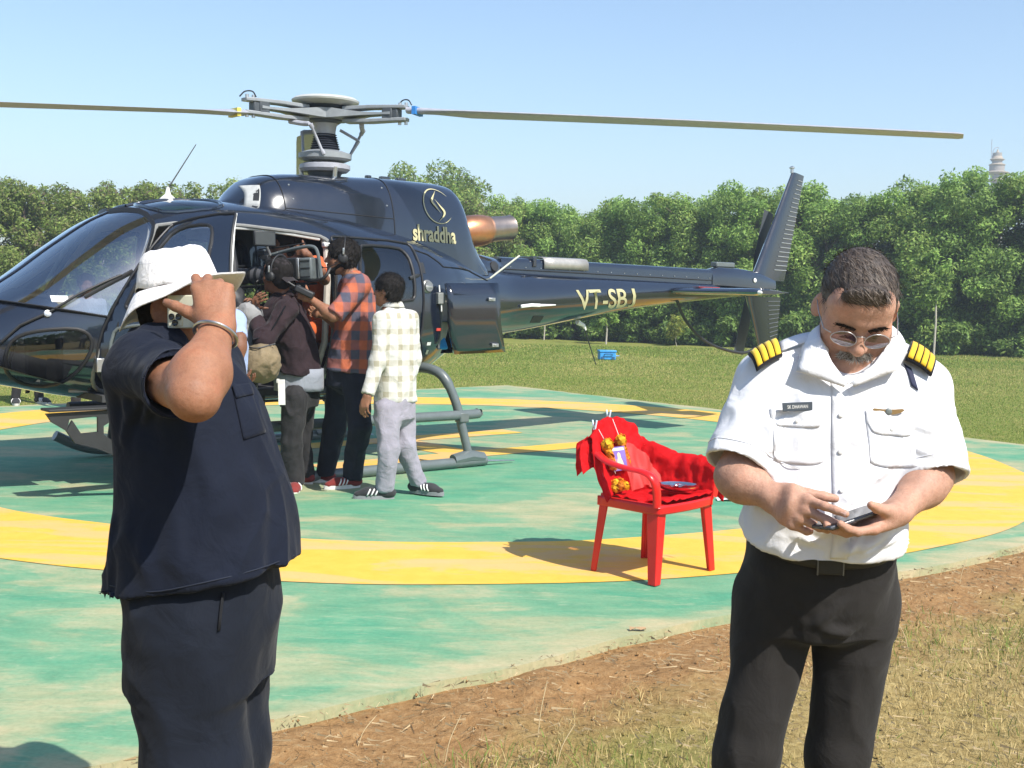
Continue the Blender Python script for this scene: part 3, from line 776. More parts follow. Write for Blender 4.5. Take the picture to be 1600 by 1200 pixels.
m_tint = glass_mat('tinted_acrylic', (.30, .32, .33), .05)
H3 = lambda t, Y, Z: (t, -Y, Z)

WS = [(-3.26, 1.475), (-3.1, 1.43), (-2.9, 1.395), (-2.6, 1.345), (-2.32, 1.30), (-2.25, 1.32), (-2.2, 1.42), (-1.93, 1.90), (-1.885, 1.985), (-1.89, 2.04), (-1.93, 2.10), (-2.0, 2.2), (-2.4, 2.2)]
CHIN = [(-2.97, 1.0), (-2.95, 1.10), (-2.88, 1.165), (-2.75, 1.20), (-2.55, 1.215), (-2.46, 1.185), (-2.425, 1.12), (-2.44, 1.03), (-2.52, .87), (-2.62, .775), (-2.75, .785), (-2.88, .84), (-2.95, .91)]
OPEN = [(-1.90, 1.94), (-1.84, 2.0), (-1.40, 2.03), (-.55, 1.975), (-.45, 1.93), (-.42, 1.85), (-.50, .86), (-.54, .76), (-.62, .72), (-2.2, .72), (-2.33, .76), (-2.40, .86), (-2.39, 1.0), (-2.30, 1.26)]
DOORW = [(-2.14, 1.37), (-2.12, 1.33), (-1.62, 1.36), (-1.55, 1.40), (-1.50, 1.75), (-1.50, 1.90), (-1.56, 1.945), (-1.75, 1.94), (-1.86, 1.87)]
DOORW2 = [(-2.24, 1.16), (-2.18, 1.21), (-1.75, 1.21), (-1.70, 1.16), (-1.72, .92), (-1.79, .86), (-2.2, .86), (-2.28, .92)]
DOOR = [(-1.895, 1.94), (-1.84, 2.0), (-1.36, 2.035), (-1.345, 1.98), (-1.345, .78), (-1.40, .725), (-2.2, .725), (-2.325, .765), (-2.39, .86), (-2.38, 1.0), (-2.295, 1.26)]
RWIN = [(-.20, 1.87), (-.17, 1.905), (.22, 1.90), (.29, 1.86), (.325, 1.78), (.33, 1.50), (.29, 1.44), (-.22, 1.44), (-.25, 1.47), (-.24, 1.7)]
SLIDE = [(-.46, 1.95), (-.43, 1.965), (.36, 1.955), (.42, 1.90), (.43, 1.30), (.36, 1.0), (.2, .82), (-.46, .80), (-.5, .84)]
BAG = [(.66, 1.50), (1.05, 1.50), (1.02, 1.2), (.92, 1.02), (.70, 1.02)]
VENT = [(.375, 1.785), (.515, 1.785), (.52, 1.69), (.345, 1.69)]
S_FW = [(-2.20, 1.20), (-2.1, 1.12), (-1.5, 1.14), (-1.38, 1.22), (-1.36, 1.92), (-1.45, 2.0), (-1.75, 1.99), (-1.86, 1.92)]
S_RW = [(-1.25, 1.42), (-1.18, 1.36), (-.1, 1.36), (0, 1.42), (-.02, 1.85), (-.12, 1.93), (-1.1, 1.96), (-1.22, 1.9)]
ROOFW = [(-1.83, .10), (-1.68, .05), (-1.35, .06), (-1.22, .15), (-1.22, .48), (-1.35, .58), (-1.62, .60), (-1.80, .50)]     # (t, Y) seen from above

def inside(poly, x, y):
    c = False; n = len(poly); j = n-1
    for i in range(n):
        xi, yi = poly[i]; xj, yj = poly[j]
        if (yi > y) != (yj > y) and x < (xj-xi)*(y-yi)/(yj-yi)+xi: c = not c
        j = i
    return c
def cut(bm, poly, side, axes=(0, 2)):
    """slice hull faces on one side (y<0 port) along an outline, return the faces within"""
    a, b = axes
    def ok(f):
        c = f.calc_center_median()
        return (c.z > 1.9) if axes == (0, 1) else (c.y*side < 0.0)
    n = len(poly)
    for i in range(n):
        p, q = poly[i], poly[(i+1) % n]
        lo = (min(p[0], q[0])-.03, min(p[1], q[1])-.03); hi = (max(p[0], q[0])+.03, max(p[1], q[1])+.03)
        fs = []
        for f in bm.faces:
            c = f.calc_center_median()
            if lo[0]-.06 < c[a] < hi[0]+.06 and lo[1]-.06 < c[b] < hi[1]+.06 and ok(f): fs.append(f)
        if not fs: continue
        co = [0, 0, 0]; co[a], co[b] = p; no = [0, 0, 0]; no[a], no[b] = -(q[1]-p[1]), (q[0]-p[0])
        geom = list({v for f in fs for v in f.verts})+list({e for f in fs for e in f.edges})+fs
        bmesh.ops.bisect_plane(bm, geom=geom, plane_co=co, plane_no=no, dist=1e-5)
    out = []
    for f in bm.faces:
        c = f.calc_center_median()
        if ok(f) and inside(poly, c[a], c[b]): out.append(f)
    return out
def faces_to_bm(fs):
    nb = bmesh.new(); mp = {}
    for f in fs:
        vs = []
        for v in f.verts:
            if v not in mp: mp[v] = nb.verts.new(v.co)
            vs.append(mp[v])
        try: nb.faces.new(vs)
        except ValueError: pass
    return nb
def hull_bm(inset=0.0, t0=-3.46, t1=6.42, nt_=210, na=112):
    ts = np.concatenate([np.linspace(max(t0, -3.46), -2.9, 24)[:-1], np.linspace(-2.9, 2.2, 130)[:-1], np.linspace(2.2, t1, 40)]) if inset == 0 else np.linspace(t0, t1, 90)
    bm = bmesh.new(); rows = []
    for t in ts: rows.append([bm.verts.new((x, -y, z)) for x, y, z in hull_ring(t, na, inset)])
    for i in range(len(rows)-1):
        for k in range(na):
            k2 = (k+1) % na; bm.faces.new((rows[i][k], rows[i][k2], rows[i+1][k2], rows[i+1][k]))
    bm.faces.new(rows[0][::-1]); bm.faces.new(rows[-1])
    bmesh.ops.recalc_face_normals(bm, faces=bm.faces)
    return bm
def dense(poly, n=6, closed=True):
    out = []; m = len(poly)
    for i in range(m if closed else m-1):
        p, q = A_(poly[i]), A_(poly[(i+1) % m])
        for k in range(n): out.append(tuple(p+(q-p)*k/n))
    if not closed: out.append(tuple(poly[-1]))
    return out
def roundp(poly, it=2):
    P = [A_(p) for p in poly]
    for _ in range(it):
        Q = []
        for i in range(len(P)):
            a, b = P[i], P[(i+1) % len(P)]; Q += [a*.75+b*.25, a*.25+b*.75]
        P = Q
    return [tuple(p) for p in P]
def trim(name, poly, r, mat, parent, side=1, off=.004, closed=True, n=4, smooth=True):
    pts = [H3(t, side*ysurf(t, z, off), z) for t, z in dense(poly, n, closed)]
    if closed: pts += [pts[0]]
    g = G(); g.tube(pts, r, n=8, caps=not closed); return g.obj(name, mat, parent)
CHIN, DOORW, DOORW2, RWIN, S_FW, S_RW, ROOFW = [roundp(p, 1) for p in (CHIN, DOORW, DOORW2, RWIN, S_FW, S_RW, ROOFW)]
OPENR, DOORR, SLIDER = roundp(OPEN, 1), roundp(DOOR, 1), roundp(SLIDE, 1)

# door and sliding door panels are pieces of the same skin
tmp = hull_bm(); fs = cut(tmp, DOORR, 1); door_bm = faces_to_bm(fs); tmp.free()
tmp = hull_bm(); fs = cut(tmp, SLIDER, 1); slide_bm = faces_to_bm(fs); tmp.free()

bm = hull_bm()
gl = {}
for nm, poly, side in (('ws', WS, 1), ('ws2', WS, -1), ('chin', CHIN, 1), ('chin2', CHIN, -1), ('sfw', S_FW, -1), ('srw', S_RW, -1)):
    fs = cut(bm, poly, side); gl[nm] = faces_to_bm(fs); bmesh.ops.delete(bm, geom=fs, context='FACES')
for poly in (OPENR, BAG):
    fs = cut(bm, poly, 1); bmesh.ops.delete(bm, geom=fs, context='FACES')
for sgn in (1, -1):
    fs = cut(bm, [(t, -sgn*y) for t, y in ROOFW], 1, (0, 1)); gl['roof%d' % sgn] = faces_to_bm(fs); bmesh.ops.delete(bm, geom=fs, context='FACES')
hull = bm_obj('fuselage', bm, m_paint, heli, smooth=True)
for nm in ('ws', 'ws2'): bm_obj('windscreen', gl[nm], m_glass, heli, smooth=True)
for nm in ('chin', 'chin2'): bm_obj('chin_window', gl[nm], m_tint, heli, smooth=True)
for nm in ('sfw', 'srw'): bm_obj('side_window', gl[nm], m_glass, heli, smooth=True)
for nm in ('roof1', 'roof-1'): bm_obj('roof_window', gl[nm], glass_mat('green_roof_acrylic', (.10, .20, .16), .05), heli, smooth=True)

# inner lining with the same openings
bm = hull_bm(.045, -2.55, .85, na=96)
for poly, side in ((WS, 1), (WS, -1), (S_FW, -1), (S_RW, -1), (OPENR, 1), (CHIN, 1), (CHIN, -1)):
    fs = cut(bm, poly, side); bmesh.ops.delete(bm, geom=fs, context='FACES')
fs = [f for f in bm.faces if f.calc_center_median().x < -2.54]; bmesh.ops.delete(bm, geom=fs, context='FACES')
bm_obj('cabin_lining', bm, m_lin, heli, smooth=True)

# gaskets and frames
for sgn in (1, -1):
    trim('chin_window_gasket', CHIN, .014, m_trim, heli, sgn)
trim('side_window_gasket', S_FW, .012, m_trim, heli, -1); trim('side_window_gasket', S_RW, .012, m_trim, heli, -1)
cp = [(-3.27, 1.30)]
def toprow(t): return hull_sec(t)[3]
ctr = [H3(t, 0, toprow(t)+.004) for t in np.linspace(-3.24, -1.98, 22)]
g = G(); g.tube(ctr, .02, n=8, flat=(1.2, .5)); g.obj('windscreen_post', m_paint, heli)
# windscreen frame with screws
for sgn in (1, -1):
    low = [(-3.2, 1.455), (-3.1, 1.43), (-2.9, 1.395), (-2.6, 1.345), (-2.32, 1.30), (-2.25, 1.32), (-2.2, 1.42), (-1.93, 1.90), (-1.885, 1.985)]
    pts = [H3(t, sgn*ysurf(t, z, .004), z) for t, z in dense(low, 5, False)]
    pts += [H3(t, sgn*y, toprow(t)*0+ (lambda w, zb, zm, zt, nu, nl: zm+(zt-zm)*(1-(y/w)**nu)**(1/nu))(*hull_sec(t))+.003) for t, y in ((-1.885, .5), (-1.90, .40), (-1.93, .30), (-1.95, .2), (-1.97, .1), (-1.98, .02))]
    g = G(); g.tube(pts, .03, n=8, flat=(1.0, .28)); g.obj('windscreen_frame', m_trim, heli)
    if sgn == 1:
        for i, p in enumerate(pts[::2]):
            g = G(); g.lathe([(.006, 0), (.004, .004)], p, n=6, axis=nrm(A_([-.3, -1, .2]))); q_ = A_(p)
            g.V = [tuple(A_(vv)+A_([0, -.010, .002])) for vv in g.V]
            g.obj('screw', m_metal, heli)
# roof window rims
for sgn in (1, -1):
    pts = []
    for t, y in dense(ROOFW, 3):
        w, zb, zm, zt, nu, nl = hull_sec(t); pts.append((t, -sgn*y, zm+(zt-zm)*(1-(y/w)**nu)**(1/nu)+.003))
    g = G(); g.tube(pts+[pts[0]], .016, n=8, caps=False); g.obj('roof_window_rim', m_paint, heli)
# door opening frame (pale seal)
trim('door_frame', OPENR, .016, plain('grey_door_seal', (.20, .20, .19), .6), heli, off=-.01)
g = G(); pts = [H3(t, ysurf(t, z, -.035), z) for t, z in ((-1.38, 2.0), (-1.1, 2.0), (-.8, 1.975), (-.52, 1.945))]
g.tube(pts, .018, n=8); g.obj('door_rail', m_white, heli)
g = G(); pts = [H3(t, ysurf(t, z, -.05), z) for t, z in ((-.47, 1.93), (-.47, 1.86), (-.5, 1.6), (-.53, 1.1), (-.56, .8))]
g.tube(pts, .028, n=8); g.obj('door_post', m_lin, heli)
g = G(); g.box(H3(-.47, ysurf(-.47, 1.88, -.02), 1.895), (.09, .05, .035)); g.obj('rail_bracket', m_white, heli, bevel=.006)
g = G(); pts = [H3(t, ysurf(t, z, -.03), z) for t, z in ((-1.32, 2.0), (-1.33, 1.7), (-1.35, 1.3), (-1.38, .75))]
g.tube(pts, .03, n=8); g.obj('door_pillar', m_dark, heli)

# port front door swung open about a hinge line at its front edge
fs = cut(door_bm, DOORW, 1); dg = faces_to_bm(fs); bmesh.ops.delete(door_bm, geom=fs, context='FACES')
fs = cut(door_bm, DOORW2, 1); dg2 = faces_to_bm(fs); bmesh.ops.delete(door_bm, geom=fs, context='FACES')
HA = Vector(H3(-2.40, .80, .87)); HB = Vector(H3(-2.06, .78, 1.72)); hax = (HB-HA).normalized()
hax = (hax*.55+Vector((0, 0, 1))*.45).normalized()
DROT = Matrix.Translation(HA) @ Matrix.Rotation(-rad(46), 4, hax) @ Matrix.Translation(-HA)
door = bm_obj('front_door', door_bm, m_paint, heli, smooth=True)
door.data.transform(DROT); md = door.modifiers.new('thickness', 'SOLIDIFY'); md.thickness = .035; md.offset = -1
for b_, mt in ((dg, m_glass), (dg2, m_tint)):
    w_ = bm_obj('door_window', b_, mt, door, smooth=True); w_.data.transform(DROT)
for poly, r_, nm, mt in ((DOORW, .012, 'window_gasket', m_trim), (DOORW2, .012, 'window_gasket', m_gear), (DOORR, .010, 'door_seal', m_trim)):
    o = trim(nm, poly, r_, mt, door); o.data.transform(DROT)
ed = [(-1.36, 2.02), (-1.35, 1.9), (-1.345, 1.6), (-1.345, 1.2), (-1.345, .8)]
g = G(); g.tube([H3(t+.006, ysurf(t, z, -.012), z) for t, z in ed], .008, n=6); o = g.obj('edge_strip', m_white, door); o.data.transform(DROT)
g = G(); g.box(H3(-1.46, ysurf(-1.46, 1.15, .012), 1.15), (.13, .02, .03)); o = g.obj('door_handle', m_metal, door, bevel=.005); o.data.transform(DROT)
g = G(); g.box(H3(-2.38, .84, .95), (.06, .05, .1)); g.obj('door_hinge', m_metal, heli, bevel=.005)
g = G(); g.box(H3(-2.25, .87, 1.27), (.06, .04, .08)); g.obj('door_hinge', m_metal, heli, bevel=.005)

# sliding door, slid back, standing proud of the skin
fs = cut(slide_bm, RWIN, 1); sg_ = faces_to_bm(fs); bmesh.ops.delete(slide_bm, geom=fs, context='FACES')
sl = bm_obj('sliding_door', slide_bm, m_paint, heli, smooth=True); OFS = Vector((0, -.045, .004))
sl.data.transform(Matrix.Translation(OFS)); md = sl.modifiers.new('thickness', 'SOLIDIFY'); md.thickness = .035; md.offset = -1
w_ = bm_obj('door_window', sg_, m_tint, sl, smooth=True); w_.data.transform(Matrix.Translation(OFS))
o = trim('window_gasket', RWIN, .014, m_trim, sl); o.data.transform(Matrix.Translation(OFS))
o = trim('door_seal', SLIDER, .010, m_trim, sl); o.data.transform(Matrix.Translation(OFS))

# cabin interior
g = G(); g.box((-1.0, 0, .70), (2.7, 1.62, .05)); g.obj('cabin_floor', m_carpet, heli)
g = G(); g.box((.40, 0, 1.32), (.05, 1.36, 1.1)); g.obj('rear_bulkhead', plain('maroon_bulkhead', (.12, .05, .04), .8), heli)
def seat(t, Y, w, mat, back=.62):
    g = G(); g.box(H3(t, Y, 1.02), (.46, w, .13)); g.box(H3(t, Y, .84), (.36, w*.8, .22)); s_ = g.obj('seat', mat, heli, bevel=.04)
    R = Matrix.Rotation(rad(10), 3, 'Y'); g = G(); g.box(H3(t+.27, Y, 1.03+back/2), (.12, w, back), A_(R)); g.obj('seat_back', mat, s_, bevel=.045)
    g = G(); g.box(H3(t+.36, Y, 1.10+back), (.09, w*.55, .16), A_(R)); g.obj('headrest', mat, s_, bevel=.035)
m_seatd = plain('dark_grey_leather', (.035, .034, .036), .55)
seat(-1.62, -.40, .46, m_seatd); seat(-1.62, .40, .46, m_seatd)
for y in (-.66, -.22, .22, .66): seat(-.05, y, .40, m_seat, .68)
g = G(); g.grid([[H3(t, Y, z-.10*abs(Y/.4)**3) for Y in np.linspace(-.46, .30, 9)] for t, z in ((-2.92, 1.25), (-2.8, 1.42), (-2.68, 1.475), (-2.56, 1.47), (-2.48, 1.40), (-2.46, 1.1), (-2.46, .8))]); g.obj('instrument_console', m_dark, heli, solid=.03, ang=60)
g = G(); g.box(H3(-2.2, -.05, .86), (.55, .2, .3)); g.obj('centre_pedestal', m_dark, heli, bevel=.03)
for Y in (-.4, .4):
    g = G(); g.tube(spline([H3(-2.0, Y, .72), H3(-2.02, Y, .95), H3(-1.95, Y, 1.1), H3(-2.0, Y, 1.2)], 5), .014, n=7); g.obj('cyclic_stick', m_dark, heli)
g = G(); g.grid([[H3(t, Y, z) for Y in (-.85, -.3, .3, .85)] for t, z in ((-2.56, .8), (-2.9, .9), (-3.2, 1.0), (-3.3, 1.1))]); g.obj('nose_floor', m_dark, heli)

# ---- engine cowling
CW = A_([(-1.03, .20, 2.235, 2.5), (-.97, .34, 2.285, 2.6), (-.88, .42, 2.375, 2.8), (-.77, .465, 2.455, 3.1), (-.63, .485, 2.495, 3.4), (-.46, .495, 2.515, 3.6), (.1, .505, 2.535, 3.8), (.57, .505, 2.55, 3.8), (1.0, .475, 2.55, 3.6), (1.20, .45, 2.535, 3.4), (1.285, .435, 2.49, 3.2), (1.35, .42, 2.36, 3.0), (1.42, .40, 2.18, 2.8), (1.50, .38, 2.00, 2.6), (1.62, .33, 1.86, 2.4), (1.70, .24, 1.80, 2.2)])
CB = 1.70
def cow(t): return [float(pchip(CW[:, 0], CW[:, i], [t])[0]) for i in (1, 2, 3)]
def cow_y(t, z, off=0.0):
    w, zt, n = cow(t); s = min(max((z-CB)/(zt-CB), 0), .999); return w*(1.0+.10*(1-s))*(1-s**n)**(1/n)+off
def cow_ring(t, na=40):
    w, zt, n = cow(t); out = []
    for k in range(na+1):
        a = math.pi*k/na; c, s = math.cos(a), math.sin(a)
        z = CB+(zt-CB)*abs(s)**(2/n); s_ = (z-CB)/(zt-CB)
        out.append((t, -math.copysign(abs(c)**(2/n), c)*w*(1.0+.10*(1-s_)), z))
    return out
g = G(); g.grid([cow_ring(t) for t in np.concatenate([np.linspace(-1.03, -.7, 16)[:-1], np.linspace(-.7, 1.15, 24)[:-1], np.linspace(1.15, 1.70, 22)])])
n0 = len(g.V); g.F.append(tuple(range(40, -1, -1)))
cowl = g.obj('engine_cowling', m_paint, heli, ang=60)
def strip_on(pts, r, name, mat, parent): g = G(); g.tube(pts, r, n=6); return g.obj(name, mat, parent)
m_seam = plain('panel_gap', (.004, .004, .005), .7)
for t in (-.66, .40): strip_on([A_(p)*A_([1, 1.002, 1])+A_([0, 0, .001]) for p in cow_ring(t, 60)], .0045, 'panel_seam', m_seam, cowl)
for s_ in (1, -1): strip_on([H3(t, s_*cow_y(t, z, .001), z) for t, z in [(tt, 2.20-.03*(tt+.7)) for tt in np.linspace(-.66, .40, 20)]], .004, 'panel_seam', m_seam, cowl)
strip_on([H3(t, ysurf(t, z, .002), z) for t, z in dense([(.44, 1.90), (.62, 1.86), (.74, 1.79), (.78, 1.755), (1.05, 1.75), (1.24, 1.735), (1.55, 1.65)], 5, False)], .006, 'panel_seam', m_seam, hull)
strip_on([H3(t, ysurf(t, z, .002), z) for t, z in dense([(.45, 1.95), (.35, 1.35), (.40, 1.2), (.55, .9)], 6, False)], .004, 'panel_seam', m_seam, hull)
for i, (t, z) in enumerate(((-.58, 2.40), (-.58, 2.28), (.34, 2.44), (.34, 2.28))):
    g = G(); g.lathe([(.009, 0), (.006, .006)], H3(t, cow_y(t, z, -.001), z), n=8, axis=(0, -1, 0)); g.obj('fastener', m_metal, cowl)
# intake at the front shoulder
g = G(); P = [[H3(t, cow_y(t, z, .006), z) for t in np.linspace(-.945+(z-2.2)*.35, -.855+(z-2.2)*.30, 6)] for z in np.linspace(2.20, 2.385, 7)]; g.grid(P)
it = g.obj('air_intake', plain('intake_mesh', (.42, .43, .42), .7), cowl, solid=.006)
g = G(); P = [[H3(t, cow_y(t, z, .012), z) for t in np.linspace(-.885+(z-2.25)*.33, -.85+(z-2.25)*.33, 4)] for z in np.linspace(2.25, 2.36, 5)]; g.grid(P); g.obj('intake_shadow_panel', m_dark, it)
for t in (.42, .6, .78):
    g = G(); g.box(H3(t, .06, cow(t)[1]+.012), (.10 if t > .5 else .05, .05, .035)); g.obj('roof_vent', m_paint, cowl, bevel=.008)
# exhaust
g = G(); g.lathe([(.10, -.32), (.155, -.16), (.158, -.02), (.150, .06), (.132, .11)], H3(1.76, 0.02, 2.145), n=28, axis=nrm(H3(1, .02, .12))); ex = g.obj('exhaust_elbow', m_copper, heli)
prof = [(.132, .10), (.128, .13), (.124, .28), (.125, .385), (.128, .40), (.12, .40), (.114, .28), (.11, .12)]
g = G(); g.lathe(prof, H3(1.76, 0.02, 2.145), n=28, axis=nrm(H3(1, .02, .12))); g.obj('exhaust_pipe', m_copper, heli)
g = G(); g.lathe([(.139, .085), (.139, .115)], H3(1.76, 0.02, 2.145), n=28, axis=nrm(H3(1, .02, .12))); g.obj('exhaust_clamp', m_copper, ex)
# lower engine fairing behind the cowling
g = G(); secs = [(1.45, .34, 1.70, 1.90), (1.62, .30, 1.70, 1.92), (1.80, .24, 1.70, 1.90), (1.95, .17, 1.70, 1.875), (2.02, .12, 1.70, 1.87)]
g.grid([[(t, w*math.copysign(abs(math.cos(a))**.7, -math.cos(a)), zb+(zt-zb)*math.sin(a)**.7) for a in np.linspace(0, math.pi, 17)] for t, w, zb, zt in secs]); g.obj('oil_cooler_fairing', m_paint, heli, ang=60)
g = G(); g.lathe([(.055, 0), (.05, .02), (.03, .022)], H3(1.78, .235, 1.79), n=18, axis=nrm(H3(.1, 1, .3))); g.obj('cooler_outlet', m_dark, heli)
# drive shaft fairing along the boom
def shaft(t0, t1, z0, z1, w0, w1, name, mat, base=1.62):
    g = G(); rows = []
    for t in np.linspace(t0, t1, 14):
        f = (t-t0)/(t1-t0); zt = z0+(z1-z0)*f; w = w0+(w1-w0)*f
        rows.append([(t, w*c, z) for c, z in ((-1, base), (-1, zt-.05), (-.93, zt-.022), (-.7, zt-.004), (0, zt+.004), (.7, zt-.004), (.93, zt-.022), (1, zt-.05), (1, base))])
    g.grid(rows); n = len(g.V); g.F += [tuple(range(9)), tuple(range(n-1, n-10, -1))]; return g.obj(name, mat, heli, ang=40)
sh_ = shaft(1.98, 5.32, 1.895, 1.865, .115, .075, 'drive_shaft_fairing', m_paint)
g = G(); g.box(H3(2.42, .0, 1.86), (.05, .25, .11)); g.obj('fairing_band', m_paint, sh_, bevel=.01)
g = G(); P = [[H3(t, y, z) for t in np.linspace(2.55, 3.18, 5)] for y, z in ((.121, 1.79), (.121, 1.86), (.112, 1.885), (.09, 1.905), (0, 1.915))]; g.grid(P); g.obj('heat_shield', plain('bare_shield', (.42, .40, .37), .45, metal=.5), sh_, solid=.008)
strip_on([H3(t, .118-.012*(t-2), 1.775-.012*(t-2)) for t in np.linspace(2.0, 5.3, 12)], .006, 'fairing_seam', m_seam, sh_)
for t in np.linspace(2.1, 5.2, 16):
    g = G(); g.lathe([(.007, 0), (.005, .005)], H3(t, .116-.012*(t-2), 1.80-.012*(t-2)), n=6, axis=(0, -1, 0)); g.obj('fastener', m_metal, sh_)
# tail gearbox fairing, fins, stabiliser, tail rotor
g = G(); secs = [(5.25, .085, 1.68, 1.87), (5.40, .12, 1.68, 1.90), (5.75, .12, 1.67, 1.895), (6.15, .10, 1.66, 1.86), (6.50, .05, 1.66, 1.78)]
g.grid([[(t, -w*math.copysign(abs(math.cos(a))**.6, math.cos(a)), zb+(zt-zb)*math.sin(a)**.6) for a in np.linspace(0, math.pi, 15)] for t, w, zb, zt in secs]); n = len(g.V); g.F += [tuple(range(15)), tuple(range(n-1, n-16, -1))]; gb = g.obj('tail_gearbox_fairing', m_paint, heli, ang=45)
g = G(); g.lathe([(.028, 0), (.022, .006)], H3(6.0, .117, 1.755), n=12, axis=(0, -1, 0)); g.obj('inspection_plug', m_white, gb)
g = G(); g.box(H3(5.55, -.02, 1.93), (.34, .10, .06)); g.obj('gearbox_cover', m_gear, gb, bevel=.012)
def fin(name, le0, le1, te0, te1, th0, th1, n=10):
    le0, le1, te0, te1 = map(A_, (le0, le1, te0, te1)); g = G(); rows = []
    prof = [(0, 0), (.03, .5), (.12, .9), (.3, 1), (.6, .75), (.9, .3), (1, .12)]
    loop = [(u, w) for u, w in prof]+[(u, -w) for u, w in prof[::-1]][:-1]
    for i in range(n+1):
        f = i/n; a = le0+(le1-le0)*f; b = te0+(te1-te0)*f; th = (th0+(th1-th0)*f)/2
        rows.append([(a[0]+(b[0]-a[0])*u, -w*th, a[1]+(b[1]-a[1])*u) for u, w in loop])
    m = len(loop); V = [q for r_ in rows for q in r_]
    F = [(i*m+k, i*m+(k+1) % m, (i+1)*m+(k+1) % m, (i+1)*m+k) for i in range(n) for k in range(m)]+[tuple(range(m-1, -1, -1)), tuple(n*m+k for k in range(m))]
    g.add(V, F); return g.obj(name, m_paint, heli, ang=50)
f1 = fin('dorsal_fin', (6.06, 1.76), (6.80, 3.13), (6.72, 1.76), (7.05, 3.10), .12, .05)
f2 = fin('ventral_fin', (5.98, 1.56), (6.26, .93), (6.66, 1.56), (6.62, 1.02), .10, .05)
m_rib = plain('bright_rib', (.30, .32, .33), .4)
for i in range(21):
    f = .10+i*.042; a = A_([6.06, 1.76])+(A_([6.80, 3.13])-A_([6.06, 1.76]))*f; b = A_([6.72, 1.76])+(A_([7.05, 3.10])-A_([6.72, 1.76]))*f
    p0 = a+(b-a)*.52; p1 = a+(b-a)*.985; g = G(); y0 = (.06-.035*f)*.85; g.tube([H3(p0[0], y0+.003, p0[1]), H3(p1[0], y0*.25+.004, p1[1])], .0055, n=5); g.obj('fin_rib', m_rib, f1)
for i in range(9):
    f = .1+i*.095; a = A_([5.98, 1.56])+(A_([6.26, .93])-A_([5.98, 1.56]))*f; b = A_([6.66, 1.56])+(A_([6.62, 1.02])-A_([6.66, 1.56]))*f
    p0 = a+(b-a)*.55; p1 = a+(b-a)*.985; g = G(); y0 = (.05-.025*f)*.85; g.tube([H3(p0[0], y0+.003, p0[1]), H3(p1[0], y0*.25+.004, p1[1])], .0045, n=5); g.obj('fin_rib', plain('dull_rib', (.12, .13, .14), .4) if i == 0 else bpy.data.materials['dull_rib'], f2)
g = G(); g.lathe([(.02, 0), (.02, .05), (.034, .055), (.034, .07), (.01, .085)], H3(6.80, 0, 3.12), n=12); g.obj('beacon_light', m_metal, f1)
def stab(sgn):
    g = G(); rows = []
    for Y in (.10, .5, .9, 1.20, 1.26):
        f = (Y-.1)/1.16; a, b = 4.40+.16*f, 5.16+.02*f
        if Y > 1.22: a, b = a+.04, b-.03
        th = .045*(1 if Y < 1.22 else .5)
        rows.append([H3(a+(b-a)*u, sgn*Y, 1.605+w*th) for u, w in ((0, 0), (.05, .55), (.2, .9), (.5, .8), (1, .08), (1, -.08), (.5, -.8), (.2, -.9), (.05, -.55))])
    m = 9; F = [(i*m+k, i*m+(k+1) % m, (i+1)*m+(k+1) % m, (i+1)*m+k) for i in range(len(rows)-1) for k in range(m)]+[tuple(range((len(rows)-1)*m, len(rows)*m))]
    g.add([q for r_ in rows for q in r_], F); return g.obj('stabiliser', m_paint, heli, ang=50)
s1 = stab(1); stab(-1)
g = G(); g.lathe([(.022, 0), (.02, .03), (.008, .045)], H3(4.62, 1.255, 1.60), n=12, axis=(0, -1, 0)); g.obj('position_light', m_white, s1)
g = G(); g.box(H3(4.70, .46, 1.650), (.36, .09, .004)); g.obj('warning_label', plain('red_label', (.62, .07, .05), .5), s1)
g = G(); g.tube(spline([H3(4.6, .1, 1.52), H3(4.85, .05, 1.25), H3(5.3, .0, 1.0), H3(5.9, 0, .87), H3(6.25, 0, .93)], 6), .018, n=8); g.obj('tail_guard', m_dark, heli)
g = G(); g.lathe([(.05, 0), (.06, .12), (.05, .2), (.03, .24)], H3(6.45, -.06, 1.74), n=14, axis=(0, 1, 0)); tr_ = g.obj('tail_rotor_hub', m_rotor_d, heli)
for sg2 in (1, -1):
    g = G(); dv = A_([.27, 0, .963])*sg2; rows = []
    c0 = A_(H3(6.45, -.26, 1.74)); ch = A_([.963, 0, -.27])*sg2
    for r_, w_ in ((.08, .05), (.2, .08), (.3, .095), (.93, .095)):
        rows.append([c0+dv*r_+ch*w_*u+A_([0, s_*.012, 0]) for u, s_ in ((-1, 0), (-.4, 1), (1, .1), (1, -.1), (-.4, -1))])
    F = [(i*5+k, i*5+(k+1) % 5, (i+1)*5+(k+1) % 5, (i+1)*5+k) for i in range(3) for k in range(5)]+[(15, 16, 17, 18, 19)]
    g.add([q for r__ in rows for q in r__], F); g.obj('tail_rotor_blade', m_rotor_d, heli, ang=50)
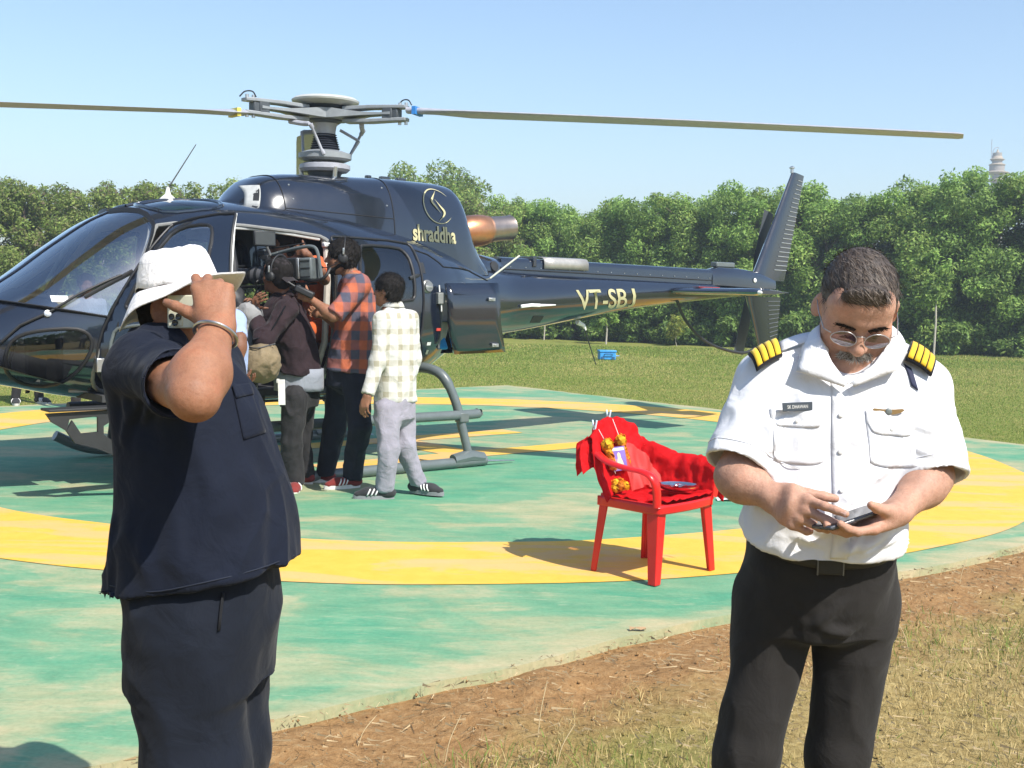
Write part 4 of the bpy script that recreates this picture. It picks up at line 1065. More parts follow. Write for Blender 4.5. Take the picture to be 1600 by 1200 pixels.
# small fittings on the boom
g = G(); g.tube([H3(2.05, ysurf(2.05, 1.41, .015), 1.405), H3(2.2, ysurf(2.2, 1.42, .02), 1.42), H3(2.32, ysurf(2.3, 1.42, .02), 1.418)], .017, n=8, flat=(.6, 1)); g.tube([H3(2.32, ysurf(2.3, 1.42, .02), 1.418), H3(2.55, ysurf(2.55, 1.425, .02), 1.425)], [.014, .006], n=8); g.obj('boom_handle', m_white, heli)
g = G(); P = [[H3(t, ysurf(t, z, .004), z) for t in (2.28, 2.36, 2.44)] for z in (1.24, 1.28, 1.31)]; g.grid(P); g.obj('drain_panel', m_dark, heli)
g = G(); p0 = A_(H3(3.15, 0, 1.245)); g.tube([p0, p0+A_([.10, 0, -.04]), p0+A_([.13, 0, -.09])], [.03, .02, .012], n=8); g.obj('antenna_foot', m_white, heli)
g = G(); g.tube([H3(3.25, 0, 1.19), H3(3.45, 0, .78)], .006, n=6); g.obj('belly_antenna', m_dark, heli)
g = G(); g.tube([H3(1.585, .36, 1.64), H3(1.92, .46, 1.90)], .009, n=7); g.obj('stay_rod', plain('pale_rod', (.55, .56, .45), .5), heli)
# roof antenna
g = G(); g.lathe([(.085, -.01), (.06, .02), (.025, .05), (.010, .11)], H3(-1.48, 0, 2.225), n=16); an = g.obj('antenna_base', m_white, heli)
g = G(); g.tube([H3(-1.48, 0, 2.32), H3(-1.235, 0, 2.70)], [.006, .0035], n=6); g.obj('whip_antenna', m_dark, an)
# wipers
def wip(pts, r): return [H3(t, Y+.02, z+.01) for t, Y, z in pts]
g = G(); g.tube(wip([(-2.998, .602, 1.101), (-2.878, .64, 1.223), (-2.695, .692, 1.316), (-2.612, .716, 1.372), (-2.505, .737, 1.445), (-2.33, .765, 1.535), (-2.20, .785, 1.595)], 0), .010, n=7); wp = g.obj('wiper_arm', m_trim, heli)
g = G(); g.tube(wip([(-2.46, .748, 1.43), (-2.38, .755, 1.475), (-2.25, .775, 1.55), (-2.12, .795, 1.625)], 0), .016, n=7, flat=(.5, 1)); g.obj('wiper_blade', m_trim, wp)
g = G(); g.lathe([(.03, 0), (.025, .03), (.01, .035)], H3(-2.70, .69, 1.31), n=12, axis=(-.2, -1, .3)); g.obj('wiper_pivot', m_metal, wp)
g = G(); P = [[H3(t, ysurf(t, z, .003), z) for t in (-2.66, -2.61, -2.56)] for z in (1.40, 1.42, 1.445)]; g.grid(P); g.obj('paper_sticker', m_white, heli)
# port fittings behind the cabin
g = G(); P = [[H3(t, ysurf(t, z, .003), z) for t in np.linspace(.35+(.03*(1.785-zz_)/.1 if 0 else 0), .515, 4)] for z, zz_ in ((1.69, 0), (1.74, 0), (1.785, 0))]; g.grid(P); g.obj('black_vent', m_dark, heli)
c0 = H3(.51, ysurf(.51, 1.574, -.004), 1.574); ax_ = nrm(H3(.15, 1, .12))
g = G(); g.lathe([(.06, 0), (.06, .012), (.048, .022), (.046, .034), (.02, .036)], c0, n=20, axis=ax_); fc = g.obj('fuel_cap', plain('cap_grey', (.26, .26, .25), .4, metal=.6), heli)
g = G(); g.box(A_(c0)+A_(H3(0, .036, 0)), (.07, .012, .018)); g.obj('cap_lever', m_metal, fc, bevel=.003)
g = G(); g.tube(spline([H3(.44, ysurf(.44, 1.66, .02), 1.665), H3(.36, ysurf(.36, 1.66, .05), 1.665), H3(.28, ysurf(.28, 1.64, .05), 1.64)], 5), .018, n=7, flat=(.5, 1)); g.obj('grab_handle', m_dark, heli)
g = G(); g.box(H3(.655, ysurf(.66, 1.48, .02), 1.475), (.075, .045, .10)); lb = g.obj('latch_box', plain('box_grey', (.22, .23, .22), .5), heli, bevel=.006)
g = G(); g.tube([H3(.645, ysurf(.66, 1.55, .02), 1.59), H3(.65, ysurf(.66, 1.53, .02), 1.53)], .007, n=6); g.tube([H3(.665, ysurf(.66, 1.4, .02), 1.42), H3(.668, ysurf(.66, 1.38, .02), 1.36)], .007, n=6); g.obj('latch_rod', m_white, lb)
for (t, z, w, h_, mt, nm) in ((.40, 1.50, .055, .022, m_white, 'placard'), (.405, 1.465, .045, .022, m_white, 'placard'), (.555, 1.075, .05, .028, m_white, 'placard'), (.66, 1.20, .065, .025, bpy.data.materials['red_label'], 'red_placard'), (.56, 1.0, .03, .04, m_metal, 'latch')):
    g = G(); P = [[H3(tt, ysurf(tt, zz, .005), zz) for tt in (t-w/2, t, t+w/2)] for zz in (z-h_/2, z, z+h_/2)]; g.grid(P); g.obj(nm, mt, hull)
for (t, z) in ((.25, 1.42), (.27, 1.38), (.35, 1.36), (.18, 1.05)):
    g = G(); g.lathe([(.008, 0), (.006, .006)], H3(t, ysurf(t, z, 0), z), n=8, axis=(0, -1, 0)); g.obj('fastener', m_metal, hull)
# baggage bay: inner box, shelf, open panel
g = G(); g.box(H3(.86, .35, 1.26), (.52, .7, .56)); bx = g.obj('baggage_bay', plain('bay_black', (.012, .012, .013), .9), heli)
bx.data.polygons.foreach_set('use_smooth', np.zeros(6, bool))
bm = bmesh.new(); bm.from_mesh(bx.data); fs = [f for f in bm.faces if f.calc_center_median().y < -.68]; bmesh.ops.delete(bm, geom=fs, context='FACES'); bm.to_mesh(bx.data); bm.free()
g = G(); g.box(H3(.80, .72, 1.27), (.28, .2, .012)); g.obj('bay_shelf', m_gear, heli)
g = G(); g.tube([H3(.70, .80, 1.03), H3(.715, .81, 1.3), H3(.70, .80, 1.5)], .012, n=6); g.obj('bay_frame', m_gear, heli)
g = G(); g.box(H3(.80, .70, 1.075), (.12, .1, .12), taper=.5); g.obj('blue_bag', plain('bright_blue_fabric', (.02, .30, .75), .7), heli, bevel=.02)
g = G(); rows = []
for z, Y, ta, tb in ((1.605, .925, .675, 1.225), (1.50, .955, .675, 1.225), (1.38, .965, .68, 1.228), (1.25, .955, .695, 1.245), (1.12, .925, .745, 1.30), (1.04, .895, .79, 1.345), (.985, .87, .825, 1.375)):
    rows.append([H3(t, Y+.05*((t-ta)/(tb-ta)-.2), z+.015*(t-ta)/(tb-ta)) for t in np.linspace(ta, tb, 10)])
g.grid(rows); bd = g.obj('baggage_door', m_paint, heli, solid=.03, ang=60)
for (t, z, Y) in ((1.12, 1.475, 1.02), (1.22, 1.06, .96)):
    g = G(); g.box(H3(t, Y+.0, z), (.075, .02, .03)); g.box(H3(t-.005, Y+.014, z+.002), (.03, .012, .012)); g.obj('door_latch', m_metal, bd, bevel=.003)
# ---- landing gear
for sgn in (1, -1):
    Y = 1.145*sgn
    g = G(); g.tube(spline([H3(-2.0, Y, .21), H3(-1.8, Y, .11), H3(-1.6, Y, .06), H3(-1.3, Y, .05), H3(-.6, Y, .05), H3(.3, Y, .05), H3(.98, Y, .05)], 6), .045, n=12); sk = g.obj('skid', m_gear, heli)
    g = G(); g.tube([H3(.95, Y, .045), H3(1.2, Y, .03), H3(1.32, Y, .022)], [.02, .012, .008], n=6, flat=(1.4, .6)); g.obj('skid_spring', m_metal, sk)
    g = G(); g.tube([H3(.62, Y, .075), H3(.8, Y, .1), H3(.95, Y, .075)], [.05, .058, .05], n=10, flat=(1.05, 1)); g.obj('skid_saddle', m_gear, sk)
    g = G(); g.tube(spline([H3(.50, .10*sgn, .70), H3(.52, .55*sgn, .82), H3(.56, .78*sgn, .86), H3(.62, .97*sgn, .80), H3(.69, 1.06*sgn, .60), H3(.745, 1.10*sgn, .36), H3(.80, 1.145*sgn, .08)], 7), [.045]*25+[.04]*12+[.038]*6, n=12); g.obj('rear_cross_tube', m_gear, heli)
    g = G(); g.tube(spline([H3(-1.5, .10*sgn, .56), H3(-1.5, .5*sgn, .60), H3(-1.5, .84*sgn, .56), H3(-1.5, 1.03*sgn, .40), H3(-1.5, 1.10*sgn, .22), H3(-1.5, 1.145*sgn, .06)], 7), .042, n=12); g.obj('front_cross_tube', m_step, heli)
    g = G(); g.tube(spline([H3(-1.9, 1.10*sgn, .46), H3(.2, 1.10*sgn, .46), H3(.86, 1.10*sgn, .46), H3(.93, 1.10*sgn, .475)], 6), .043, n=12); g.obj('boarding_step', m_gear if sgn == 1 else m_step, heli)
    g = G(); g.box(H3(.745, 1.10*sgn, .44), (.10, .09, .09)); g.obj('step_clamp', m_gear, heli, bevel=.012)
    if sgn == 1:
        # forward step bracket with a lightening hole
        fr = lambda x, y, h: H3(x, (1.10+h)*sgn, y)
        g = G(); outer = [(-2.86, .645), (-2.0, .655), (-1.9, .655), (-1.9, .60), (-2.38, .585), (-2.46, .54), (-2.46, .48), (-2.38, .42), (-2.02, .25), (-1.75, .16), (-1.75, .09), (-2.06, .17), (-2.5, .38), (-2.66, .43), (-2.72, .52), (-2.82, .585)]
        hole = [(-2.68, .595), (-2.52, .605), (-2.52, .50), (-2.62, .495)]
        g.prism([outer[i] for i in (0, 1, 2, 3, 4)]+[(-2.54, .61), (-2.7, .60)]+[outer[14], outer[15]], -.014, .014, fr)
        g.prism([outer[4], outer[5], outer[6], outer[7], (-2.48, .45), (-2.50, .50), (-2.50, .61)], -.0138, .0138, fr)
        g.prism([(-2.48, .45), outer[7], outer[8], outer[9], outer[10], outer[11], outer[12]], -.0136, .0136, fr)
        g.prism([outer[12], outer[13], outer[14], (-2.68, .59), (-2.62, .495), (-2.50, .50), (-2.48, .45)], -.0142, .0142, fr)
        g.obj('step_bracket', m_step, heli, smooth=False)
        g = G(); g.box(H3(-2.2, 1.06*sgn, .665), (1.30, .17, .018)); g.obj('step_plate', m_step, heli, bevel=.004)
    g = G(); g.lathe([(.012, 0), (.016, .35)], H3(-.9, .55*sgn, .30), n=8); g.obj('belly_fitting', m_step, heli)

# ---- main rotor
RA0 = -.345-HYAW
hub_z = 3.10
g = G(); g.lathe([(.13, 2.52), (.15, 2.56), (.155, 2.60), (.10, 2.61)], n=24); g.obj('mast_base', m_rotor_d, heli)
g = G(); g.lathe([(.20, 2.575), (.225, 2.60), (.225, 2.635), (.19, 2.65)], n=26); sw = g.obj('lower_swashplate', m_rotor, heli)
g = G(); g.lathe([(.19, 2.67), (.235, 2.69), (.235, 2.735), (.16, 2.76)], n=26); g.obj('upper_swashplate', m_rotor_l, heli)
prof = []
for i in range(8): z = 2.755+i*.020; r = .125-.005*i; prof += [(r, z), (r+.014, z+.008), (r, z+.016)]
g = G(); g.lathe(prof, n=22); g.obj('mast_boot', plain('rubber_boot', (.018, .022, .035), .6), heli)
g = G(); g.lathe([(.092, 2.6), (.092, 2.93), (.10, 2.98), (.115, 3.0), (.115, 3.03)], n=22); g.obj('rotor_mast', m_rotor, heli)
g = G(); g.lathe([(.12, 3.0), (.15, 3.02), (.15, 3.06), (.11, 3.075)], n=22); g.obj('rotor_hub', m_rotor_d, heli)
g = G(); g.lathe([(.11, 3.10), (.16, 3.12), (.20, 3.155), (.10, 3.16)], n=22); g.obj('cap_bearing', m_rotor_d, heli)
g = G(); g.lathe([(.10, 3.135), (.17, 3.145), (.295, 3.185), (.30, 3.20), (.27, 3.222), (.16, 3.24), (.05, 3.246), (.012, 3.247)], n=36); g.obj('vibration_absorber_cap', plain('cap_pale_grey', (.46, .47, .44), .5, var=.06), heli)
def Rz(a): c, s = math.cos(a), math.sin(a); return A_([[c, -s, 0], [s, c, 0], [0, 0, 1]])
def zb(r, k=2): return (3.14-.060*r-.0016*r*r, 3.072-.083*r, 3.105-.036*r-.0075*r*r)[k]
bandc = [plain('blue_band', (.03, .20, .55), .5), plain('yellow_band', (.72, .60, .10), .5), m_white]
for k in range(3):
    R = Rz(RA0-2*math.pi/3*k)
    P = lambda r, y, z: R @ A_([r, y, z])
    # star arm (flexible plate), sleeves, blade cuffs, dampers
    g = G(); rows = []
    for r, w, t in ((.05, .19, .085), (.16, .175, .08), (.26, .13, .055), (.40, .08, .028), (.56, .06, .018), (.66, .07, .024)):
        z = 3.075-.01*r; rows.append([P(r, w, z-t*.5), P(r, w, z+t*.5), P(r, -w, z+t*.5), P(r, -w, z-t*.5)])
    F = [(i*4+j, i*4+(j+1) % 4, (i+1)*4+(j+1) % 4, (i+1)*4+j) for i in range(5) for j in range(4)]+[(3, 2, 1, 0), (20, 21, 22, 23)]
    g.add([q for r_ in rows for q in r_], F); arm = g.obj('star_arm', m_rotor_l, heli, ang=40)
    for zz, nm in ((3.135, 'upper_sleeve'), (3.005, 'lower_sleeve')):
        g = G(); rows = []
        for r, w, t, dz in ((.20, .07, .034, -.012*(1 if zz > 3.07 else -1)), (.45, .065, .032, 0), (.70, .06, .03, 0), (.80, .05, .03, .0)):
            z = zz+dz-.02*(r-.2)*(1 if zz > 3.07 else -1); rows.append([P(r, w, z-t*.5), P(r, w, z+t*.5), P(r, -w, z+t*.5), P(r, -w, z-t*.5)])
        F = [(i*4+j, i*4+(j+1) % 4, (i+1)*4+(j+1) % 4, (i+1)*4+j) for i in range(3) for j in range(4)]+[(3, 2, 1, 0), (12, 13, 14, 15)]
        g.add([q for r_ in rows for q in r_], F); s_ = g.obj(nm, m_rotor_l, heli, ang=40, bevel=.006)
        for rr_ in (.72, .78):
            g = G(); g.lathe([(.016, -.03), (.016, .03)], P(rr_, .02, zz), n=8); g.obj('sleeve_bolt', m_metal, s_)
    g = G(); g.box(P(.63, 0, 3.07), (.10, .12, .12), R); g.box(P(.70, 0, 3.07), (.06, .10, .09), R); g.obj('frequency_adapter', m_rotor_d, heli, bevel=.012)
    g = G(); g.tube(spline([P(.70, .03, 3.15), P(.74, .04, 3.19), P(.80, .02, 3.185), P(.84, .0, 3.14)], 5), .006, n=6); g.obj('bonding_strap', m_dark, heli)
    # pitch link and pitch horn
    g = G(); g.tube(spline([P(.36, .0, 2.985), P(.30, .13, 2.96), P(.28, .2, 2.955)], 4), [.022]*8+[.016], n=8); g.obj('pitch_horn', m_rotor, heli)
    g = G(); b0, b1 = P(.13, .19, 2.71), P(.27, .2, 2.955); g.tube([b0, b0+(b1-b0)*.12, b0+(b1-b0)*.16, b0+(b1-b0)*.84, b0+(b1-b0)*.88, b1], [.020, .020, .0125, .0125, .02, .02], n=9); g.obj('pitch_link', m_rotor, heli)
    # blade
    g = G(); rows = []; prof = [(0, 0), (.03, .5), (.1, .85), (.25, 1), (.5, .8), (.8, .35), (1, .06)]
    loop = prof+[(u, -w*.8) for u, w in prof[::-1]][:-1]
    for r in [.80, .86, .95, 1.10, 1.3, 1.6]+list(np.linspace(2, 5.25, 14))+[5.30, 5.335]:
        f = min(1, max(0, (r-.9)/.45)); f = f*f*(3-2*f); ch = .15+.20*f; th = .062-.030*f
        if r > 5.31: ch *= .8; th *= .5
        z = zb(r, k); tw_ = rad(7-1.6*r)*(.5)
        rows.append([P(r, -ch*.27+u*ch, z+w*th*.5-(u-.25)*ch*math.sin(tw_)) for u, w in loop])
    m = len(loop); F = [(i*m+j, i*m+(j+1) % m, (i+1)*m+(j+1) % m, (i+1)*m+j) for i in range(len(rows)-1) for j in range(m)]+[tuple(range(m-1, -1, -1)), tuple((len(rows)-1)*m+j for j in range(m))]
    g.add([q for r_ in rows for q in r_], F); bl_ = g.obj('rotor_blade', m_rotor, heli, ang=40)
    g = G(); g.box(P(.89, .012, zb(.89, k)), (.035, .165, .068), R); g.obj('blade_band', bandc[k], bl_)
# scissor link
g = G(); a0 = RA0+.5; q0, q1, q2 = A_([.13*math.cos(a0), .13*math.sin(a0), 2.95]), A_([.30*math.cos(a0), .30*math.sin(a0), 2.86]), A_([.22*math.cos(a0), .22*math.sin(a0), 2.73])
g.tube([q0, q1], .022, n=6, flat=(1.3, .6)); g.tube([q1, q2], .022, n=6, flat=(1.3, .6)); g.obj('scissor_link', m_rotor, heli)
for a in (0.4, 2.5, 4.6):
    g = G(); g.tube([A_([.2*math.cos(a), .2*math.sin(a), 2.50]), A_([.215*math.cos(a), .215*math.sin(a), 2.61])], .02, n=8); g.obj('servo_rod', m_metal, heli)

# ---- lettering: real font outlines laid on the skin
def lettering(txt, t0, z0, height, length, ys, parent, name, slope=0.0, mat=None, bold=.0, shear=0.0):
    cu = bpy.data.curves.new(name, 'FONT'); cu.body = txt; cu.size = 1; cu.resolution_u = 6; cu.offset = bold; cu.fill_mode = 'FRONT'; cu.extrude = .0
    o = bpy.data.objects.new(name, cu); link(o); dg_ = bpy.context.evaluated_depsgraph_get(); me = bpy.data.meshes.new_from_object(o.evaluated_get(dg_)); bpy.data.objects.remove(o)
    bm = bmesh.new(); bm.from_mesh(me)
    bmesh.ops.subdivide_edges(bm, edges=[e for e in bm.edges if e.calc_length() > .15], cuts=1)
    xs_ = [v.co.x for v in bm.verts]; ys_ = [v.co.y for v in bm.verts]; x0, x1, y0, y1 = min(xs_), max(xs_), min(ys_), max(ys_)
    for v in bm.verts:
        t = t0+(v.co.x-x0)/(x1-x0)*length; z = z0+(v.co.y-y0)/(y1-y0)*height+slope*(t-t0)
        t -= (z-z0)*shear; v.co = H3(t, ys(t, z, .0085), z)
    for f in bm.faces:
        if f.normal.y > 0: f.normal_flip()
    return bm_obj(name, bm, mat or m_gold, parent, smooth=False)
lettering('VT-SB', 2.94, 1.375, .21, .80, ysurf, hull, 'registration_letters', slope=.035, bold=.012, shear=.32)
lettering('shraddha', .59, 1.985, .15, .52, cow_y, cowl, 'name_letters', slope=-.02, bold=.028)
def band(pts, ws, ys, name, parent, mat):
    g = G(); L = []
    P2 = [A_(p) for p in pts]
    for i, p in enumerate(P2):
        d_ = nrm(np.append(P2[min(i+1, len(P2)-1)]-P2[max(i-1, 0)], 0))[:2]; nn = A_([-d_[1], d_[0]])
        L.append([p+nn*ws[i], p-nn*ws[i]])
    g.grid([[H3(q[0], ys(q[0], q[1], .0085), q[1]) for q in row] for row in L]); return g.obj(name, mat, parent, smooth=False)
lettering('J', 3.775, 1.404, .21, .105, ysurf, hull, 'registration_letters', bold=.012, shear=.32)
cx_, cz_, ra, rb = .93, 2.315, .175, .160
ang = np.linspace(rad(38), rad(322), 40)
band([(cx_+ra*math.cos(a), cz_+rb*math.sin(a)) for a in ang], [.0006+.0052*math.sin(math.pi*i/39)**.6 for i in range(40)], cow_y, 'emblem_ring', cowl, m_gold)
sc_e = lambda L: [(cx_+(t-1.05)*1.32, cz_+(z-2.37)*1.36) for t, z in L]
s1_ = spline(sc_e([(1.065, 2.475), (1.018, 2.43), (1.0, 2.40), (1.03, 2.36), (1.062, 2.325)]), 6); s2_ = spline(sc_e([(1.03, 2.415), (1.068, 2.37), (1.098, 2.335), (1.085, 2.305), (1.035, 2.265)]), 6)
for s_ in (s1_, s2_): band([tuple(p) for p in s_], [.001+.011*math.sin(math.pi*i/(len(s_)-1))**1.5 for i in range(len(s_))], cow_y, 'emblem_stroke', cowl, m_gold)
# ---------------------------------------------------------------- red plastic armchair
CHX, CHY = .80, 6.60
CHR = math.atan2(-.68, .735)                 # facing direction of the seat in plan
chair = thing('plastic_armchair', 'red plastic armchair standing on the yellow ring, facing right', 'chair', (CHX, CHY, .004), CHR)
m_red, nt, bs = M_('red_plastic'); v = coords(nt)
lk(nt, ramp(nt, noise(nt, v, 9, 4), [(.3, (.56, .008, .008)), (.7, (.66, .014, .012))]), bs.inputs['Base Color']); bs.inputs['Roughness'].default_value = .33
bs.inputs['Subsurface Weight'].default_value = .08; bs.inputs['Subsurface Radius'].default_value = (.02, .004, .003)
# chair frame: x forward, y left, z up
# front legs (0.22,±.265) rear legs (-.20,±.23); viewer sees the right-hand front leg nearest
def leg(x0, y0, x1, y1, zt, w0, w1, ax):
    g = G(); rows = []
    for f in np.linspace(0, 1, 8):
        x, y, z = x1+(x0-x1)*f, y1+(y0-y1)*f, zt*(1-f); w = w1+(w0-w1)*f
        a, b = (w, .016) if ax == 'y' else (.016, w)
        # angle section
        sx_ = 1 if x0 > 0 else -1; sy_ = 1 if y0 > 0 else -1
        L = [(0, 0), (-sx_*w, 0), (-sx_*w, -sy_*.012), (-sx_*.014, -sy_*.014), (-sx_*.012, -sy_*w), (0, -sy_*w)]
        rows.append([(x+p, y+q, z) for p, q in L])
    m = 6; F = [(i*m+k, i*m+(k+1) % m, (i+1)*m+(k+1) % m, (i+1)*m+k) for i in range(7) for k in range(m)]+[tuple(range(m)), tuple(range(8*m-1, 7*m-1, -1))]
    g.add([q for r in rows for q in r], F); bmv = g.obj('leg', m_red, chair, ang=40, bevel=.004)
    me = bmv.data; b = bmesh.new(); b.from_mesh(me); bmesh.ops.recalc_face_normals(b, faces=b.faces); b.to_mesh(me); b.free(); return bmv
for sy_ in (1, -1):
    leg(.235, .285*sy_, .215, .250*sy_, .425, .050, .078, 'y')
    leg(-.235, .25*sy_, -.195, .225*sy_, .44, .036, .060, 'y')
# seat: shallow dish with rounded front lip and apron
g = G(); rows = []
for x in np.linspace(-.20, .225, 16):
    r = []
    for y in np.linspace(-1, 1, 17):
        w = .245+.02*(x+.2)/.425; z = .425-.018*math.cos(y*1.4)*(1 if abs(y) < .98 else .8)-.012*max(0, (x-.15)/.075)**2
        r.append((x+.018*(1-y*y)*(x > .2), y*w, z))
    rows.append(r)
g.grid(rows); g.obj('seat', m_red, chair, solid=.008, ang=60)
g = G(); pts = [(-.2, -.243), (0, -.255), (.19, -.262), (.228, -.22), (.243, 0), (.228, .22), (.19, .262), (0, .255), (-.2, .243)]
sp = spline([(x, y, 0) for x, y in pts], 4)
g.grid([[(p[0], p[1], z) for z in (.425, .41, .385, .375)] for p in sp]); g.obj('seat_apron', m_red, chair, solid=.007, ang=60)
# back: curved shell with slots, leaning backwards
def backpt(u, f):        # u -1..1 across, f 0..1 up
    z = .42+.375*f-.05*f*abs(u)**3; lean = -.195-.12*f-.02*f*f
    w = .235+.02*math.sin(math.pi*f)-.05*f**3
    return (lean+.075*abs(u)**2.2*(1-.35*f), u*w, z)
def slab(u0, u1, f0, f1, name='back_slat', nu=6, nf=10):
    g = G(); g.grid([[backpt(u, f) for f in np.linspace(f0, f1, nf)] for u in np.linspace(u0, u1, nu)]); return g.obj(name, m_red, chair, solid=.008, ang=60)
slab(-1, 1, .80, 1.0, 'back_top', 20, 6); slab(-1, 1, 0, .16, 'back_bottom', 20, 4)
for a, b in ((-1, -.80), (-.62, -.38), (-.20, .20), (.38, .62), (.80, 1)): slab(a, b, .14, .82)
g = G(); g.tube(spline([backpt(-1, .2), backpt(-1, .7), backpt(-.97, .97), backpt(-.6, 1.01), backpt(0, 1.02), backpt(.6, 1.01), backpt(.97, .97), backpt(1, .7), backpt(1, .2)], 5), .012, n=8); g.obj('back_rim', m_red, chair)
# arms: flat curved strips from the back down into the front legs
for sy_ in (1, -1):
    path = spline([(-.235, .222*sy_, .665), (-.12, .268*sy_, .63), (.02, .292*sy_, .612), (.14, .296*sy_, .605), (.205, .292*sy_, .58), (.225, .278*sy_, .52), (.218, .256*sy_, .42)], 6)
    g = G(); rows = []
    for i, p in enumerate(path):
        d_ = nrm(path[min(i+1, len(path)-1)]-path[max(i-1, 0)]); side = nrm(np.cross(d_, (0, sy_, 0)) if False else A_([0, sy_, 0])-d_*d_[1]*sy_)
        w = .030; up = nrm(np.cross(side, d_))
        rows.append([p+side*w*a+up*h for a, h in ((-1, -.004), (-.7, .006), (0, .009), (.7, .006), (1, -.004), (1, -.012), (-1, -.012))])
    m = 7; F = [(i*m+k, i*m+(k+1) % m, (i+1)*m+(k+1) % m, (i+1)*m+k) for i in range(len(rows)-1) for k in range(m)]+[tuple(range(m)), tuple(range(len(rows)*m-1, len(rows)*m-1-m, -1))]
    g.add([q for r in rows for q in r], F); o = g.obj('armrest', m_red, chair, ang=50)
    b = bmesh.new(); b.from_mesh(o.data); bmesh.ops.recalc_face_normals(b, faces=b.faces); b.to_mesh(o.data); b.free()
CM = Matrix.Translation((CHX, CHY, .004)) @ Matrix.Rotation(CHR, 4, 'Z')
CW_ = lambda p: A_(CM @ Vector([float(q) for q in p]))
# red cloth draped over the back and the far arm
m_cloth, nt, bs = M_('red_cotton_cloth'); v = coords(nt)
lk(nt, ramp(nt, noise(nt, v, 14, 5, .6), [(.3, (.54, .005, .008)), (.7, (.68, .009, .012))]), bs.inputs['Base Color']); bs.inputs['Roughness'].default_value = .75; bs.inputs['Sheen Weight'].default_value = .0; bs.inputs['Specular IOR Level'].default_value = .15
b1 = bump(nt, bs, noise(nt, coords(nt, scale=(1, 1, .5)), 22, 4, .5, 1.0), .5, .02); bump(nt, bs, noise(nt, v, 700, 2), .15, .001, b1)
tr = node(nt, 'ShaderNodeBsdfTranslucent'); tr.inputs[0].default_value = (.75, .012, .015, 1); mx = node(nt, 'ShaderNodeMixShader', i_0=.25); out = nt.nodes['Material Output']
lk(nt, bs.outputs[0], mx.inputs[1]); lk(nt, tr.outputs[0], mx.inputs[2]); lk(nt, mx.outputs[0], out.inputs[0])
cloth = thing('red_cloth', 'crumpled red cloth draped over the back and far arm of the plastic chair', 'cloth', tuple(CW_((-.25, 0, .85))))
def drape(rows, name, fold=.012, seed=0, fs=16.0):
    P = A_(rows); nu, nv = P.shape[:2]
    flat = P.reshape(-1, 3); F = A_([(i*nv+j, (i+1)*nv+j, (i+1)*nv+j+1, i*nv+j+1) for i in range(nu-1) for j in range(nv-1)])
    N = vnormals(flat, F); d_ = fold*(1-np.abs(fbm(flat*A_([fs, fs, fs*.45])+seed, 2, seed)))+.35*fold*fbm(flat*fs*2.3, 2, seed+3)
    flat = flat+N*(d_-fold*.5)[:, None]
    W_ = A_([CW_(p) for p in flat]); o = mk(name, W_, F, m_cloth, cloth, world_space=True)
    md = o.modifiers.new('thickness', 'SOLIDIFY'); md.thickness = .003
    return o
# over the back: front face hanging to seat, wrapping round the back
rows = []
for u in np.linspace(-1.18, 1.06, 46):
    r = []; uc = max(-1, min(1, u)); ex = u-uc
    front = .30+.1*math.sin(u*3) if u > .2 else .05
    for f in np.linspace(front, 1.0, 26):
        p = A_(backpt(uc, f))+A_([.022, ex*.25, 0]); p[2] -= abs(ex)*.2; r.append(p)
    p1 = A_(backpt(uc, 1.0))
    for k in range(1, 6):
        a = math.pi*k/6; r.append(p1+A_([.022*math.cos(a)-.0, ex*.25, .022*math.sin(a)+.012-abs(ex)*.2]))
    low = .40 if u < -.3 else .62
    for f in np.linspace(1.0, low+.12*math.sin(u*5+1), 22):
        p = A_(backpt(uc, f))+A_([-.026-.02*(1-f), ex*.5, -abs(ex)*.25]); r.append(p)
    rows.append(r)
drape(rows, 'back_drape', .015, 1, 12)
# flap sweeping off the near-side shoulder of the back
rows = []
for s_ in np.linspace(0, 1, 22):
    r = []
    for f in np.linspace(0, 1, 22):
        b = A_(backpt(-1, .98-.42*f)); r.append(b+A_([-.03-.055*s_-.03*s_*f, -.012-.035*s_*(1-.3*f), -.04*s_-.04*s_*f]))
    rows.append(r)
drape(rows, 'side_flap', .014, 4)
# over the far (left) arm, hanging outside and inside down to the seat
rows = []
for x in np.linspace(-.27, .245, 40):
    f = (x+.27)/.515; yb = .225+.07*math.sin(min(1, f*1.3)*math.pi*.5); zt = .690-.075*min(1, f*2.2)-.03*max(0, f-.9)*10
    r = []
    for k in np.linspace(0, 1, 16): r.append((x-.012*k, yb-.055-.035*k*(1-f)-.012, zt-.02-(.19+.02*math.sin(f*9))*(k)))
    r = r[::-1]
    for k in range(6):
        a = math.pi*k/5; r.append((x, yb-.045*math.cos(a)+.0, zt+.016*math.sin(a)))
    for k in np.linspace(0, 1, 16): r.append((x-.01*k, yb+.046+.006*k, zt-.015-(.15+.04*math.sin(f*7+1))*k))
    rows.append(r)
drape(rows, 'arm_drape', .017, 7, 17)
# sheet over the seat, with a bunched front edge
rows = []
for x in np.linspace(-.19, .235, 36): rows.append([(x, y, .430+.018*math.exp(-((x-.2)/.05)**2)+.10*max(0, abs(y)-.19)*(y > 0)*2+.12*max(0, (-x-.1))) for y in np.linspace(-.20, .25, 36)])
drape(rows, 'seat_drape', .016, 11, 15)
